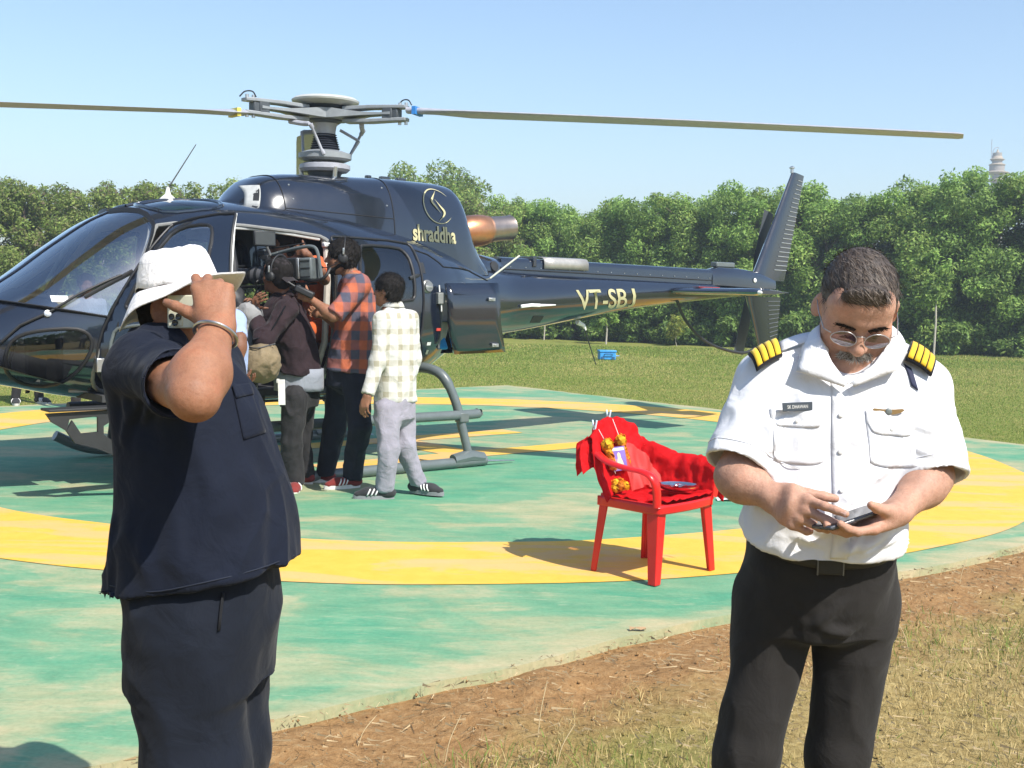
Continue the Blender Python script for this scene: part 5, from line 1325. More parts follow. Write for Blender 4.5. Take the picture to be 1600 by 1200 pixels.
# sheer net inside the back
m_net, nt, bs = M_('sheer_red_net'); out = nt.nodes['Material Output']
bs.inputs['Base Color'].default_value = (.62, .06, .05, 1); bs.inputs['Roughness'].default_value = .6
tp = node(nt, 'ShaderNodeBsdfTransparent'); tp.inputs[0].default_value = (1, .62, .6, 1); mx = node(nt, 'ShaderNodeMixShader', i_0=.55); lk(nt, tp.outputs[0], mx.inputs[1]); lk(nt, bs.outputs[0], mx.inputs[2]); lk(nt, mx.outputs[0], out.inputs[0])
P = []
for u in np.linspace(-.15, .98, 20): P.append([CW_(A_(backpt(u, f))+A_([.05+.04*(1-f)**2+.016*math.sin(u*9+f*5)+.01*math.sin(u*21-f*8), 0, .015+.02*math.sin(u*6)])) for f in np.linspace(.03, .60+.04*math.sin(u*8), 14)])
g = G(); g.grid(P); o = mk('net_panel', g.V, g.F, m_net, cloth, world_space=True)
# marigold garland on two strings
m_ylw = tone_mat('marigold_petal', .7, .25); m_str = plain('cotton_string', (.75, .70, .66), .8)
gar = thing('marigold_garland', 'orange and yellow marigold garland hung on two strings on the red chair back', 'garland', tuple(CW_((-.25, 0, .8))))
def flower(c, s, col):
    c = A_(c); n = 70; d_ = rng.standard_normal((n, 3)); d_ /= np.linalg.norm(d_, axis=1, keepdims=True)
    t1 = np.cross(d_, rng.standard_normal((n, 3))); t1 /= np.linalg.norm(t1, axis=1, keepdims=True); t2 = np.cross(d_, t1)
    P_ = c+d_*s*rng.uniform(.35, .85, n)[:, None]; L = s*.42
    V = np.stack([P_-t1*L, P_-t2*L+d_*L*.4, P_+t1*L, P_+t2*L+d_*L*.4], 1).reshape(-1, 3)
    cc = A_(col)*rng.uniform(.7, 1.15, (n, 1)); return mk('flower', V, np.arange(len(V)).reshape(-1, 4), m_ylw, gar, smooth=False, col=np.repeat(cc, 4, 0), world_space=True)
OR, YE = (.72, .22, .012), (.80, .48, .02)
for u0, ucl in ((-.68, -.95), (-.02, .02)):
    top = A_(backpt(ucl, 1.0))+A_([.03, 0, .03]); pts = [top]+[A_(backpt(u0+(0.1 if u0 < -.5 else 0)*k*.1, .72-.055*k))+A_([.055, 0, .02]) for k in range(9)]
    g = G(); g.tube([CW_(p) for p in pts], .0018, n=5); mk('string', g.V, g.F, m_str, gar, world_space=True)
    flower(CW_(pts[1]), .040, YE)
    for k in range(2, 8): flower(CW_(pts[k]), .027, OR if k % 3 else (.76, .34, .015))
for k in range(7): flower(CW_((-.12+.03*math.sin(k*2), -.19+.025*k*.5, .47+.012*(k % 3))), .028, OR if k % 2 else YE)
# picture card between the strings
card = thing('picture_card', 'small framed devotional picture card with a purple background propped between the garland strings', 'picture', tuple(CW_(A_(backpt(-.36, .48))+A_([.07, 0, .02]))), CHR)
m_pur = plain('purple_print', (.20, .13, .42), .5); m_fig = plain('pale_figure_print', (.72, .55, .36), .5); m_txt = plain('pale_text_print', (.75, .72, .78), .5)
Rc = A_(Matrix.Rotation(rad(-14), 3, 'Y'))
g = G(); g.box((0, 0, 0), (.008, .125, .135), Rc); g.obj('frame', m_pur, card, bevel=.002)
fc_ = lambda x, y, h: Rc @ A_([.0045+h, x, y])
g = G(); g.prism([(-.025, -.06), (.03, -.06), (.026, -.02), (.014, .005), (.012, .028), (-.004, .036), (-.016, .024), (-.014, .004), (-.026, -.02)], 0, .0015, fc_); g.obj('printed_figure', m_fig, card, smooth=False)
g = G(); g.prism([(-.05, .045), (.05, .045), (.05, .060), (-.05, .060)], 0, .0012, fc_); g.obj('printed_heading', m_txt, card, smooth=False)
g = G(); g.prism([(-.055, -.062), (-.035, -.062), (-.03, .0), (-.055, .0)], 0, .0012, fc_); g.obj('printed_side', plain('orange_print', (.55, .25, .15), .5), card, smooth=False)
# clothes pegs
m_peg = plain('pale_blue_plastic', (.55, .68, .78), .4)
for i, (u, lab) in enumerate(((-.95, 'pale blue clothes peg clipped to the left corner of the chair back'), (.02, 'pale blue clothes peg clipped to the middle of the chair back'))):
    b = CW_(A_(backpt(u, 1.0))+A_([0, 0, .045])); pg = thing('clothes_peg', lab, 'peg', tuple(b), CHR, 'clothes pegs on the chair back')
    for s_ in (1, -1):
        g = G(); g.box((.008*s_, 0, 0), (.007, .011, .07), A_(Matrix.Rotation(rad(12*s_), 3, 'Y'))); g.obj('jaw', m_peg, pg, bevel=.002)
    g = G(); g.lathe([(.006, -.008), (.006, .008)], n=8, axis=(0, 1, 0)); g.obj('spring', m_metal, pg)
# steel plate with foil on the seat
pl = thing('steel_plate', 'shiny steel plate lying on the red cloth of the chair seat', 'plate', tuple(CW_((.12, .06, .472))))
g = G(); g.lathe([(.0, .0), (.085, .002), (.108, .012), (.118, .022), (.121, .022), (.11, .008), (.088, -.002), (.0, -.003)], n=30); g.obj('dish', plain('polished_steel', (.70, .70, .70), .14, metal=1), pl)
P = [[(.05*math.cos(a)*r, .05*math.sin(a)*r+.01, .010+.014*abs(math.sin(a*3+r*4))) for r in (.1, .5, 1)] for a in np.linspace(0, 6.28, 14)]
g = G(); g.grid(P); g.obj('foil', plain('foil', (.78, .78, .78), .2, metal=1), pl, smooth=False)
# ---------------------------------------------------------------- people
def frame(f, up=(0, 0, 1)):
    """columns: left(x), forward(y), up(z)... x = person's left"""
    f = nrm(f); u = nrm(A_(up, float)-f*(A_(up) @ f)); x = np.cross(u, f); return np.stack([x, f, u], 1)
def head_prims(c, R, s=1.0, k=.012, jaw=1.0, nose=1.0, open_eyes=False):
    """face: x to the person's left, y forward, z up"""
    P = lambda x, y, z: A_(c)+R @ (A_([x, y, z])*s)
    Ri = R.T
    L = [ellip(P(0, -.012, .040), A_([.077, .098, .084])*s, Ri, .01),
         ellip(P(0, .030, -.022), A_([.064*jaw, .066, .090])*s, Ri, .03),
         ellip(P(0, .040, -.072), A_([.050*jaw, .050, .042])*s, Ri, .03),
         ellip(P(0, .072, -.092), A_([.024, .020, .020])*s, Ri, .025),
         ellip(P(0, .058, .052), A_([.060, .034, .040])*s, Ri, .03),
         cone(P(-.040, .076, .026), .010*s, P(-.010, .090, .028), .011*s, .014), cone(P(.040, .076, .026), .010*s, P(.010, .090, .028), .011*s, .014)]
    for sx in (-1, 1):
        L += [ellip(P(.047*sx, .056, -.022), A_([.024, .024, .026])*s, Ri, .022),
              ellip(P(.032*sx, .100, .006), A_([.019, .016, .012])*s, Ri, .014, 's'),
              ellip(P(.032*sx, .0795, .006), A_([.0145, .0125, .0120])*s, Ri, .005)]
    L += [cone(P(0, .088, .020), .0085*s, P(0, .110*nose, -.022), .0125*s, .012), ellip(P(0, .112*nose, -.025), A_([.0125, .012, .011])*s, Ri, .008)]
    for sx in (-1, 1): L += [ellip(P(.0135*sx, .098*nose, -.029), A_([.0085, .012, .0085])*s, Ri, .007)]
    L += [cone(P(-.021, .083, -.060), .006*s, P(0, .097, -.055), .0078*s, .006), cone(P(.021, .083, -.060), .006*s, P(0, .097, -.055), .0078*s, .006),
          cone(P(-.019, .084, -.068), .0065*s, P(0, .094, -.070), .0088*s, .006), cone(P(.019, .084, -.068), .0065*s, P(0, .094, -.070), .0088*s, .006),
          cone(P(-.026, .086, -.063), .0016*s, P(.026, .086, -.063), .0016*s, .004, 's'), cone(P(0, .108, -.0635), .002*s, P(0, .09, -.0635), .002*s, .004, 's')]
    for sx in (-1, 1):
        E = np.stack([nrm(R @ A_([sx*.93, -.36, 0])), nrm(R @ A_([.34*sx, .92, -.18])), R[:, 2]], 1)
        L += [ellip(P(.079*sx, -.010, -.002), A_([.0075, .019, .033])*s, E.T, .006), ellip(P(.087*sx, -.003, .002), A_([.006, .0105, .020])*s, E.T, .004, 's')]
    return L
def neck_prims(c, R, base, s=1.0, r=.056):
    a = A_(c)+R @ (A_([0, -.030, -.035])*s); b = A_(base)
    return [cone(a, r*.97*s, b, r*1.12*s, .03)]
def rotv(v, ax, a): return A_(Matrix.Rotation(a, 3, Vector(ax)) @ Vector(v))
def hand_prims(w, d, t, right, curl, spread=(8, 2, -3, -8), s=1.0, thumb=(.6, .6, .35), tcurl=15, k=.009):
    """w wrist, d wrist->knuckles, t towards the thumb side; curl per finger (mcp, pip, dip) degrees"""
    w = A_(w, float); d = nrm(d); t = nrm(A_(t)-d*(A_(t) @ d)); n = np.cross(d, t)*(-1 if right else 1)
    L = []; kn = []
    for j, o in enumerate((.031, .011, -.010, -.029)):
        kp = w+(d*(.088, .092, .087, .078)[j]+t*o)*s; kn.append(kp)
        L.append(cone(w+(d*.012+t*o*.55)*s, .0155*s, kp, (.0125, .0125, .012, .0108)[j]*s, .014))
    L.append(ellip(w+(d*.045+n*.006)*s, A_([.036, .045, .0155])*s, np.stack([t, d, n]), .018))
    L.append(ellip(w+(d*.035+t*.024+n*.010)*s, A_([.016, .032, .015])*s, np.stack([t, d, n]), .015))
    tips = []
    for j in range(4):
        ln = (.043, .048, .044, .034)[j], (.026, .030, .027, .020)[j], (.020, .021, .020, .018)[j]
        dv = rotv(d, n, rad(spread[j])*(1 if right else -1)*-1); p = kn[j]; ax = np.cross(dv, n); r0 = (.0098, .0100, .0095, .0084)[j]
        for i in range(3):
            dv = rotv(dv, ax, rad(curl[j][i])); q = p+dv*ln[i]*s
            L.append(cone(p, r0*s*(1-.07*i), q, r0*s*(.93-.09*i), .004 if i else .007)); p = q
        tips.append((p, dv, n))
    tb = w+(d*.022+t*.024+n*.010)*s; dv = nrm(d*thumb[0]+t*thumb[1]+n*thumb[2]); q = tb+dv*.042*s
    L.append(cone(tb, .0155*s, q, .0125*s, .012)); ax = nrm(np.cross(dv, n)+1e-6)
    dv = rotv(dv, ax, rad(tcurl)); q2 = q+dv*.032*s; L.append(cone(q, .0120*s, q2, .0108*s, .004))
    dv = rotv(dv, ax, rad(tcurl)); q3 = q2+dv*.024*s; L.append(cone(q2, .0108*s, q3, .0085*s, .004)); tips.append((q3, dv, n))
    return L, tips
def arm_prims(sh, el, wr, s=1.0, th=1.0):
    sh, el, wr = A_(sh), A_(el), A_(wr); f = nrm(wr-el)
    m = el+(wr-el)*.28
    return [cone(sh, .052*s*th, el, .041*s*th, .03), cone(el, .040*s*th, m, .045*s*th, .03), cone(m, .045*s*th, wr, .027*s*(.6+.4*th), .03), ellip(wr, A_([.029, .029, .024])*s*(.7+.3*th), None, .02)]
def folds(V, F, amp, freq, axis_scale=(1, 1, 1), seed=0, ridge=True, fine=.3):
    N = vnormals(V, F); Q = V*A_(axis_scale)*freq
    Q = Q+.35*np.stack([fbm(Q*.6, 2, seed+5), fbm(Q*.6+7, 2, seed+6), fbm(Q*.6+13, 2, seed+7)], 1)
    d = fbm(Q, 2, seed)
    if ridge: d = 1-2*np.abs(d)*1.4
    return V+N*(amp*(d*.7+fine*vnoise(Q*2.7, seed+9)))[:, None]
def cloth_mesh(prims, res, name, mat, parent, amp=.006, freq=9, axs=(1, 1, 1), seed=0, extra=None, smooth_it=1):
    V, F = sdf(prims, res)
    if smooth_it: V = relax(V, F, smooth_it)
    if amp: V = folds(V, F, amp, freq, axs, seed)
    if extra is not None: V = extra(V, vnormals(V, F))
    o = mk(name, V, F, mat, parent, world_space=True); return o, V, F
def solid_mesh(prims, res, name, mat, parent, smooth_it=1):
    V, F = sdf(prims, res)
    if smooth_it: V = relax(V, F, smooth_it, .4)
    return mk(name, V, F, mat, parent, world_space=True), V, F
def creases(V, N, lines):
    """raised folds along given 3-D polylines: (pts, amp, width)"""
    for pts, amp, wd in lines:
        P = A_(spline(pts, 6)); d = np.full(len(V), 9.0); tt = np.zeros(len(V))
        for i in range(len(P)-1):
            a, b = P[i], P[i+1]; ab = b-a; t = np.clip(((V-a) @ ab)/(ab @ ab), 0, 1); q = np.linalg.norm(V-(a+t[:, None]*ab), axis=1)
            m = q < d; d = np.where(m, q, d); tt = np.where(m, (i+t)/(len(P)-1), tt)
        env = np.sin(np.pi*np.clip(tt, 0, 1))**.7
        V = V+N*(amp*env*(np.exp(-(d/wd)**2)-.45*np.exp(-((d-1.5*wd)/wd)**2)))[:, None]
    return V
def scalp_hair(c, R, s, res, name, mat, parent, front=.058, side=.0, thick=.010, nz=.004, seed=0, prim_extra=(), back=-.085, cutr=(.095, .115, .125), tuft=()):
    """hair cap: shell over the cranium, cut away from the face"""
    P = lambda x, y, z: A_(c)+R @ (A_([x, y, z])*s)
    Ri = R.T
    L = [ellip(P(0, -.014, .042), (A_([.078, .099, .086])+thick)*s, Ri, .01), ellip(P(0, -.045, -.02), A_([.068, .062, .07])*s*1.02, Ri, .03)]
    L += list(prim_extra(P, Ri)) if callable(prim_extra) else []
    # remove face front-below region, below the nape, around the ears
    L += [ellip(P(0, .155, -.045), A_(cutr)*s, Ri, .008, 's'),
          ellip(P(.088, .012, -.030), A_([.03, .034, .052])*s, Ri, .006, 's'), ellip(P(-.088, .012, -.030), A_([.03, .034, .052])*s, Ri, .006, 's'),
          halfspace(P(0, 0, back), -R[:, 2])]+list(tuft)
    V, F = sdf(L, res); V = relax(V, F, 1)
    N = vnormals(V, F); Q = (V-A_(c)) @ R
    st = vnoise(np.stack([Q[:, 0]*130, Q[:, 1]*28, Q[:, 2]*40], 1)/s, seed)+.6*vnoise(Q*60/s, seed+2)
    V = V+N*(nz*st)[:, None]
    return mk(name, V, F, mat, parent, world_space=True), V, F
def strands(V, F, n, ln, comb, mat, name, parent, cols, w=.0011, lift=.35, sel=None, seed=3, curl=.3):
    r = np.random.default_rng(seed); N = vnormals(V, F); idx = np.arange(len(V))
    if sel is not None: idx = idx[sel(V)]
    i = r.choice(idx, n); p = V[i]; nn = N[i]
    c = A_([comb(q) for q in p]) if callable(comb) else np.repeat(A_([comb], float), n, 0)
    c = c-nn*(c*nn).sum(1, keepdims=True); c /= np.maximum(np.linalg.norm(c, axis=1, keepdims=True), 1e-6)
    c = c+curl*r.standard_normal((n, 3)); c /= np.linalg.norm(c, axis=1, keepdims=True)
    L = ln*r.uniform(.5, 1.3, n)[:, None]; side = np.cross(c, nn); side /= np.maximum(np.linalg.norm(side, axis=1, keepdims=True), 1e-6)
    q0 = p-nn*.002; q1 = p+c*L*.5+nn*L*lift; q2 = p+c*L+nn*L*lift*.7
    VV = np.stack([q0-side*w, q0+side*w, q1+side*w*.8, q1-side*w*.8, q2+side*w*.2, q2-side*w*.2], 1).reshape(-1, 3)
    b = np.arange(n)*6; FF = np.concatenate([np.stack([b, b+1, b+2, b+3], 1), np.stack([b+3, b+2, b+4, b+5], 1)])
    cc = A_(cols)[r.integers(0, len(cols), n)]*r.uniform(.7, 1.3, (n, 1))
    return mk(name, VV, FF, mat, parent, smooth=False, col=np.repeat(cc, 6, 0), world_space=True)
m_hairs = tone_mat('hair_strand', .65, 0, spec=.25)
m_hair = plain('black_hair', (.012, .010, .009), .8, var=.3, vscale=60, bumpy=.4, bscale=300, spec=.15)
def patch(bvh, pts2, frm, direction, off, name, mat, parent, solid=.0, nx=8, ny=8):
    """grid patch (corner-based) laid on a surface: pts2 = function(u,v)->world start point, projected along direction"""
    g = G(); rows = []; d = Vector([float(q) for q in nrm(direction)]); ok = True
    for i in range(nx+1):
        r = []
        for j in range(ny+1):
            p = Vector([float(q) for q in frm(i/nx, j/ny)]); h = bvh.ray_cast(p, d)
            if h[0] is None: h2 = bvh.find_nearest(p); q = h2[0]
            else: q = h[0]
            r.append(A_(q)-A_(d)*off)
        rows.append(r)
    g.grid(rows); return g.obj(name, mat, parent, solid=solid, world_space=True, ang=60)
def patchv(bvh, pts, off, name, mat, parent, solid=.0, nx=8, ny=8):
    """patch given by photograph pixels (u,v)->(px,py), laid on the surface met along each sight line"""
    g = G(); rows = []; cam0 = Vector((0, 0, CAMH))
    for i in range(nx+1):
        r = []
        for j in range(ny+1):
            p = Vector([float(q) for q in at(*pts(i/nx, j/ny), 1.0)]); d = (p-cam0).normalized(); h = bvh.ray_cast(p, d)
            q = h[0] if h[0] is not None else bvh.find_nearest(p+d*1.6)[0]
            nn = h[1] if h[0] is not None else -d
            if nn.dot(d) > 0: nn = -nn
            r.append(A_(q)+A_(nn)*off)
        rows.append(r)
    g.grid(rows); return g.obj(name, mat, parent, solid=solid, world_space=True, ang=60)
def surf(bvh, p, d=(0, 1, 0), off=.0):
    d = Vector([float(q) for q in nrm(d)]); h = bvh.ray_cast(Vector([float(q) for q in p]), d)
    q = h[0] if h[0] is not None else bvh.find_nearest(Vector([float(x) for x in p]))[0]
    return A_(q)-A_(d)*off
def shoe(ankle, toe_dir, s, parent, m_up, m_sole, m_str=None, L=.27, stripes=3, toe_drop=0.0):
    """trainer: sole, upper, laces, stripes; returns upper"""
    a = A_(ankle, float); f = nrm(A_([toe_dir[0], toe_dir[1], 0])); f = nrm(f+A_([0, 0, -toe_drop])); R = frame(f); z0 = a[2]-.085*s
    P = lambda x, y, z: A_([a[0], a[1], z0])+R @ (A_([x, y, z])*s)
    up = [cone(P(0, .0, .10), .043*s, P(0, -.01, .05), .043*s, .03), cone(P(0, -.045, .045), .038*s, P(0, .12, .045), .042*s, .03, flat=(R[:, 2], .85)), cone(P(0, .10, .045), .042*s, P(.0, L-.09, .032), .034*s, .03, flat=(R[:, 2], .75)), halfspace(P(0, 0, .012), -R[:, 2]), halfspace(P(0, 0, .115), R[:, 2])]
    o, V, F = solid_mesh(up, .006*s, 'shoe', m_up, parent)
    g = G(); ol = []
    for t in np.linspace(0, 2*math.pi, 28, endpoint=False):
        y = .076+.145*math.cos(t); x = .044*math.sin(t)*(1+.12*math.cos(t)); ol.append((x, y))
    g.prism(ol, .0, .028, lambda x, y, h: P(x, y, h)); so_ = mk('sole', g.V, g.F, m_sole, o, world_space=False) if False else None
    V2 = A_(g.V); mk('sole', V2-root_loc(o).astype(float), g.F, m_sole, o, smooth=False)
    if m_str is not None:
        b = bvh_of(V, F)
        for sx in (-1, 1):
            for k in range(stripes):
                g = G(); pts = []
                for f_ in np.linspace(0, 1, 5):
                    p = P(.12*sx, .065+.028*k-.022*f_+.0, .03+.045*f_); pts.append(surf(b, p, -R[:, 0]*sx, .002))
                g.tube(pts, .0055*s, n=6); mk('stripe', A_(g.V)-root_loc(o), g.F, m_str, o)
    return o
# ---------------------------------------------------------------- the pilot, front right
def pilot():
    D = 2.60
    root = thing('person', 'man in white uniform shirt with gold striped epaulettes looking down at a phone', 'person', (.64, 2.66, GZ))
    skin = skin_mat('tan_skin', (.50, .285, .20)); shirt = fabric('white_uniform_cotton', (.72, .72, .735), var=.03, weave=1100, folds=.22, fscale=16, sheen=.05)
    trou = fabric('charcoal_suiting', (.020, .018, .0165), var=.25, weave=700, folds=.25, fscale=12, sheen=.06)
    hc = at(1338, 484, D); hs = 1.0
    R = frame((-.13, -.80, -.60), (.07, 0, 1))
    nb = A_([.727, 2.655, 1.40])
    shR, shL = A_([.568, 2.63, 1.348]), A_([.884, 2.63, 1.345])
    elR, elL = at(1148, 744, 2.53), at(1458, 744, 2.53)
    wrR, wrL = at(1206, 776, 2.46), at(1402, 800, 2.42)
    B = head_prims(hc, R, hs, jaw=1.1)+neck_prims(hc, R, nb, hs, .060)
    P = lambda x, y, z: hc+R @ (A_([x, y, z])*hs)
    B += [ellip(P(0, .045, -.105), A_([.048, .042, .030])*hs, R.T, .03)]           # soft chin
    tr = [(.90, .695, 2.64, .11, .09), (1.0, .692, 2.62, .14, .115), (1.15, .700, 2.62, .145, .115), (1.3, .715, 2.635, .14, .09), (1.39, .722, 2.645, .10, .07)]
    B += [tower(tr, 0, .03), cone(nb+A_([0, 0, -.03]), .05, shR, .045, .04), cone(nb+A_([0, 0, -.03]), .05, shL, .045, .04)]
    B += arm_prims(shR, elR, wrR, .98, .94)+arm_prims(shL, elL, wrL, .98, .94)
    hr, tipsR = hand_prims(wrR, (.50, -.80, -.24), (.22, .15, .95), True, [(2, 12, 8), (16, 22, 12), (46, 48, 22), (58, 58, 28)], spread=(7, 2, -2, -6), s=1.0, thumb=(.78, .30, .55), tcurl=10)
    hl, tipsL = hand_prims(wrL, (-.82, -.36, -.30), (.30, -.90, .10), False, [(14, 22, 14), (12, 22, 14), (12, 22, 14), (14, 24, 16)], spread=(5, 1, -2, -5), s=1.0, thumb=(.86, .42, .42), tcurl=6)
    B += hr+hl
    V, F = sdf(B, .0034); V = relax(V, F, 1, .35)
    body = mk('body', V, F, skin, root, world_space=True); bb_ = bvh_of(V, F)
    def forearm(el_, wr_, n_, seed_, nm, par, VV_, FF_, mt):
        ax_ = wr_-el_; L2 = ax_ @ ax_
        def sel(Q): t_ = ((Q-el_) @ ax_)/L2; dd_ = np.linalg.norm(Q-el_-np.clip(t_, 0, 1)[:, None]*ax_, axis=1); return (t_ > -.05) & (t_ < .98) & (dd_ < .075)
        return strands(VV_, FF_, n_, .010, nrm(ax_)+A_([0, 0, -.4]), mt, nm, par, [(.03, .02, .015), (.06, .04, .03)], .00011, .15, sel, seed_, .45)
    forearm(elR, wrR, 700, 61, 'arm_hair', body, V, F, m_hairs); forearm(elL, wrL, 700, 62, 'arm_hair', body, V, F, m_hairs)
    # nails
    m_nail = plain('nail', (.62, .40, .33), .3)
    for tps in (tipsR, tipsL):
        for p, dv, n in tps[:4]:
            g = G(); s_ = nrm(np.cross(dv, n)); g.grid([[p-n*.0082*math.cos(a)+s_*.0068*math.sin(a)+dv*q for a in (-.8, 0, .8)] for q in (-.006, .0, .005)]); mk('nail', A_(g.V)-root_loc(root), g.F, m_nail, body)
    # ---- shirt
    rows = [(.88, .684, 2.63, .162, .125), (.94, .686, 2.615, .174, .143), (.985, .688, 2.605, .182, .155), (1.03, .690, 2.600, .181, .158), (1.08, .693, 2.602, .176, .153), (1.16, .699, 2.612, .172, .142), (1.24, .709, 2.62, .173, .132), (1.31, .716, 2.63, .170, .118), (1.365, .720, 2.64, .150, .10), (1.41, .724, 2.65, .105, .085), (1.45, .725, 2.66, .075, .072)]
    pl_c, pl_n = A_([.67, 2.47, .992]), nrm(A_([0, -.30, 1]))
    aR, aL = nrm(elR-shR), nrm(elL-shL); cR, cL = shR+aR*.215, shL+aL*.215
    Sp = [tower(rows, 0, .03, n=2.5)]
    Sp += [cone(nb+A_([-.01, .0, -.005]), .062, shR+A_([0, 0, -.005]), .064, .05), cone(nb+A_([.01, .0, -.005]), .062, shL+A_([0, 0, -.005]), .064, .05)]
    Sp += [cone(shR, .070, shR+aR*.30, .076, .04, cut=[(cR, aR)]), cone(shL, .070, shL+aL*.30, .076, .04, cut=[(cL, aL)])]
    Sp += [cone(cR-aR*.035, .066, cR+aR*.06, .069, .004, 's'), cone(cL-aL*.035, .066, cL+aL*.06, .069, .004, 's')]
    Sp += [cone(at(1329, 574, 2.50), .020, at(1335, 532, 2.60), .060, .01, 's'), ellip(P(0, -.03, -.05), A_([.066, .068, .06])*hs, R.T, .01, 's'), halfspace(pl_c, -pl_n)]
    def shirt_f(V, N):
        L = []
        w = lambda u, v, d=2.46: at(u, v, d)
        L += [([w(1195, 640, 2.52), w(1215, 700, 2.49), w(1228, 770, 2.46)], .007, .014), ([w(1205, 625, 2.52), w(1240, 665, 2.5), w(1262, 720, 2.48)], .004, .012)]
        L += [([w(1420, 640, 2.52), w(1400, 705, 2.49), w(1388, 770, 2.46)], .007, .014), ([w(1410, 690, 2.5), w(1375, 740, 2.48), w(1352, 760, 2.46)], .005, .011)]
        for i, (a, b, c, am) in enumerate((((1170, 800), (1235, 838), (1300, 858), .010), ((1175, 828), (1230, 856), (1282, 868), .012), ((1410, 815), (1370, 845), (1318, 862), .010), ((1408, 838), (1375, 856), (1330, 872), .011), ((1195, 770), (1230, 800), (1262, 815), .006), ((1300, 735), (1340, 748), (1400, 735), .005), ((1310, 770), (1350, 785), (1395, 775), .005), ((1240, 735), (1265, 748), (1295, 745), .004), ((1255, 840), (1275, 858), (1288, 870), .008), ((1345, 838), (1330, 856), (1318, 870), .008))):
            L.append(([w(*a), w(*b, 2.44), w(*c, 2.44)], am, .010))
        for k, (sh, el, sx) in enumerate(((shR, elR, -1), (shL, elL, 1))):
            ax = nrm(el-sh)
            for q, am in ((.05, .006), (.10, .007), (.155, .005)): c = sh+ax*q; L.append(([c+A_([.06*sx*-1, -.055, .02]), c+A_([0, -.075, -.02+.02*(k)]), c+A_([.07*sx, -.03, .0])], am, .009))
        return creases(V, N, [(a_, b_*1.5, c_) for a_, b_, c_ in L])
    so, SV, SF = cloth_mesh(Sp, .0042, 'uniform_shirt', shirt, root, .0065, 9, (1, 1, .7), 3, shirt_f)
    sb = bvh_of(SV, SF)
    rl = root_loc(root)
    # sleeve hems
    for c, a, r in ((cR, aR, .0745), (cL, aL, .0745)):
        u = nrm(np.cross(a, (0, 0, 1))); w = np.cross(a, u)
        for off in (-.028,):
            pts = []
            for t in np.linspace(0, 2*math.pi, 40): d_ = math.cos(t)*u+math.sin(t)*w; pts.append(surf(sb, c+a*off+d_*.13, -d_, .0004))
            g = G(); g.tube(pts, .0011, n=5, caps=False); mk('hem_stitch', A_(g.V)-rl, g.F, plain('white_stitch', (.66, .66, .68), .8) if 'white_stitch' not in bpy.data.materials else bpy.data.materials['white_stitch'], so)
    st = bpy.data.materials['white_stitch']
    # collar
    inn = [(1325, 600, 2.505), (1300, 566, 2.515), (1282, 528, 2.555), (1281, 508, 2.62), (1302, 492, 2.70), (1337, 487, 2.73), (1374, 492, 2.70), (1393, 510, 2.62), (1392, 532, 2.555), (1366, 568, 2.515), (1328, 600, 2.505)]
    out = [(1319, 605, 2.500), (1244, 580, 2.520), (1252, 548, 2.560), (1256, 532, 2.63), (1290, 518, 2.72), (1337, 512, 2.755), (1385, 518, 2.72), (1414, 534, 2.63), (1417, 551, 2.560), (1402, 579, 2.520), (1333, 605, 2.500)]
    I_ = [at(*a)*(1-t)+at(*b)*t for a, b in zip(inn[:-1], inn[1:]) for t in np.linspace(0, 1, 6, endpoint=False)]+[at(*inn[-1])]; O_ = [at(*a)*(1-t)+at(*b)*t for a, b in zip(out[:-1], out[1:]) for t in np.linspace(0, 1, 6, endpoint=False)]+[at(*out[-1])]
    g = G(); g.grid([[a+(b-a)*f+A_([0, -.003*math.sin(math.pi*f), .005*math.sin(math.pi*f)]) for f in (0, .25, .5, .75, 1)] for a, b in zip(I_, O_)]); o = g.obj('collar', shirt, so, solid=.0022, world_space=True, ang=60)
    # placket, buttons, pockets
    def lerp4(a, b, c, d): return lambda u, v: [(1-v)*((1-u)*at(*a, 2.3)[i]+u*at(*b, 2.3)[i])+v*((1-u)*at(*d, 2.3)[i]+u*at(*c, 2.3)[i]) for i in range(3)]
    # sheets use positions on the shirt depth, straight back along y
    def q4(a, b, c, d, dep=2.47):
        A, B_, C, D_ = [at(*p, dep) for p in (a, b, c, d)]
        def f(u, v):
            p = (1-v)*((1-u)*A+u*B_)+v*((1-u)*D_+u*C); return A_([p[0], 2.2, p[2]])
        return f
    def fpath(u, v):
        y = [600, 660, 720, 780, 835, 872]; xl = [1314, 1309, 1306, 1302, 1299, 1296]
        vv = v*5; i = min(int(vv), 4); f = vv-i; px = xl[i]+(xl[i+1]-xl[i])*f; py = y[i]+(y[i+1]-y[i])*f
        p = at(px+u*27, py, 2.455); return A_([p[0], 2.2, p[2]])
    patch(sb, None, fpath, (0, 1, 0), .0022, 'placket', shirt, so, solid=.002, nx=4, ny=44)
    m_btn = plain('pearl_button', (.72, .72, .70), .25)
    for (bx, by) in ((1323, 652), (1319, 709), (1316, 767), (1311, 828)):
        p = at(bx, by, 2.455); p = surf(sb, (p[0], 2.2, p[2]), (0, 1, 0), .005); g = G(); g.lathe([(.0055, 0), (.0055, .002), (.004, .0028)], p, n=12, axis=(0, -1, .1)); mk('button', A_(g.V)-rl, g.F, m_btn, so)
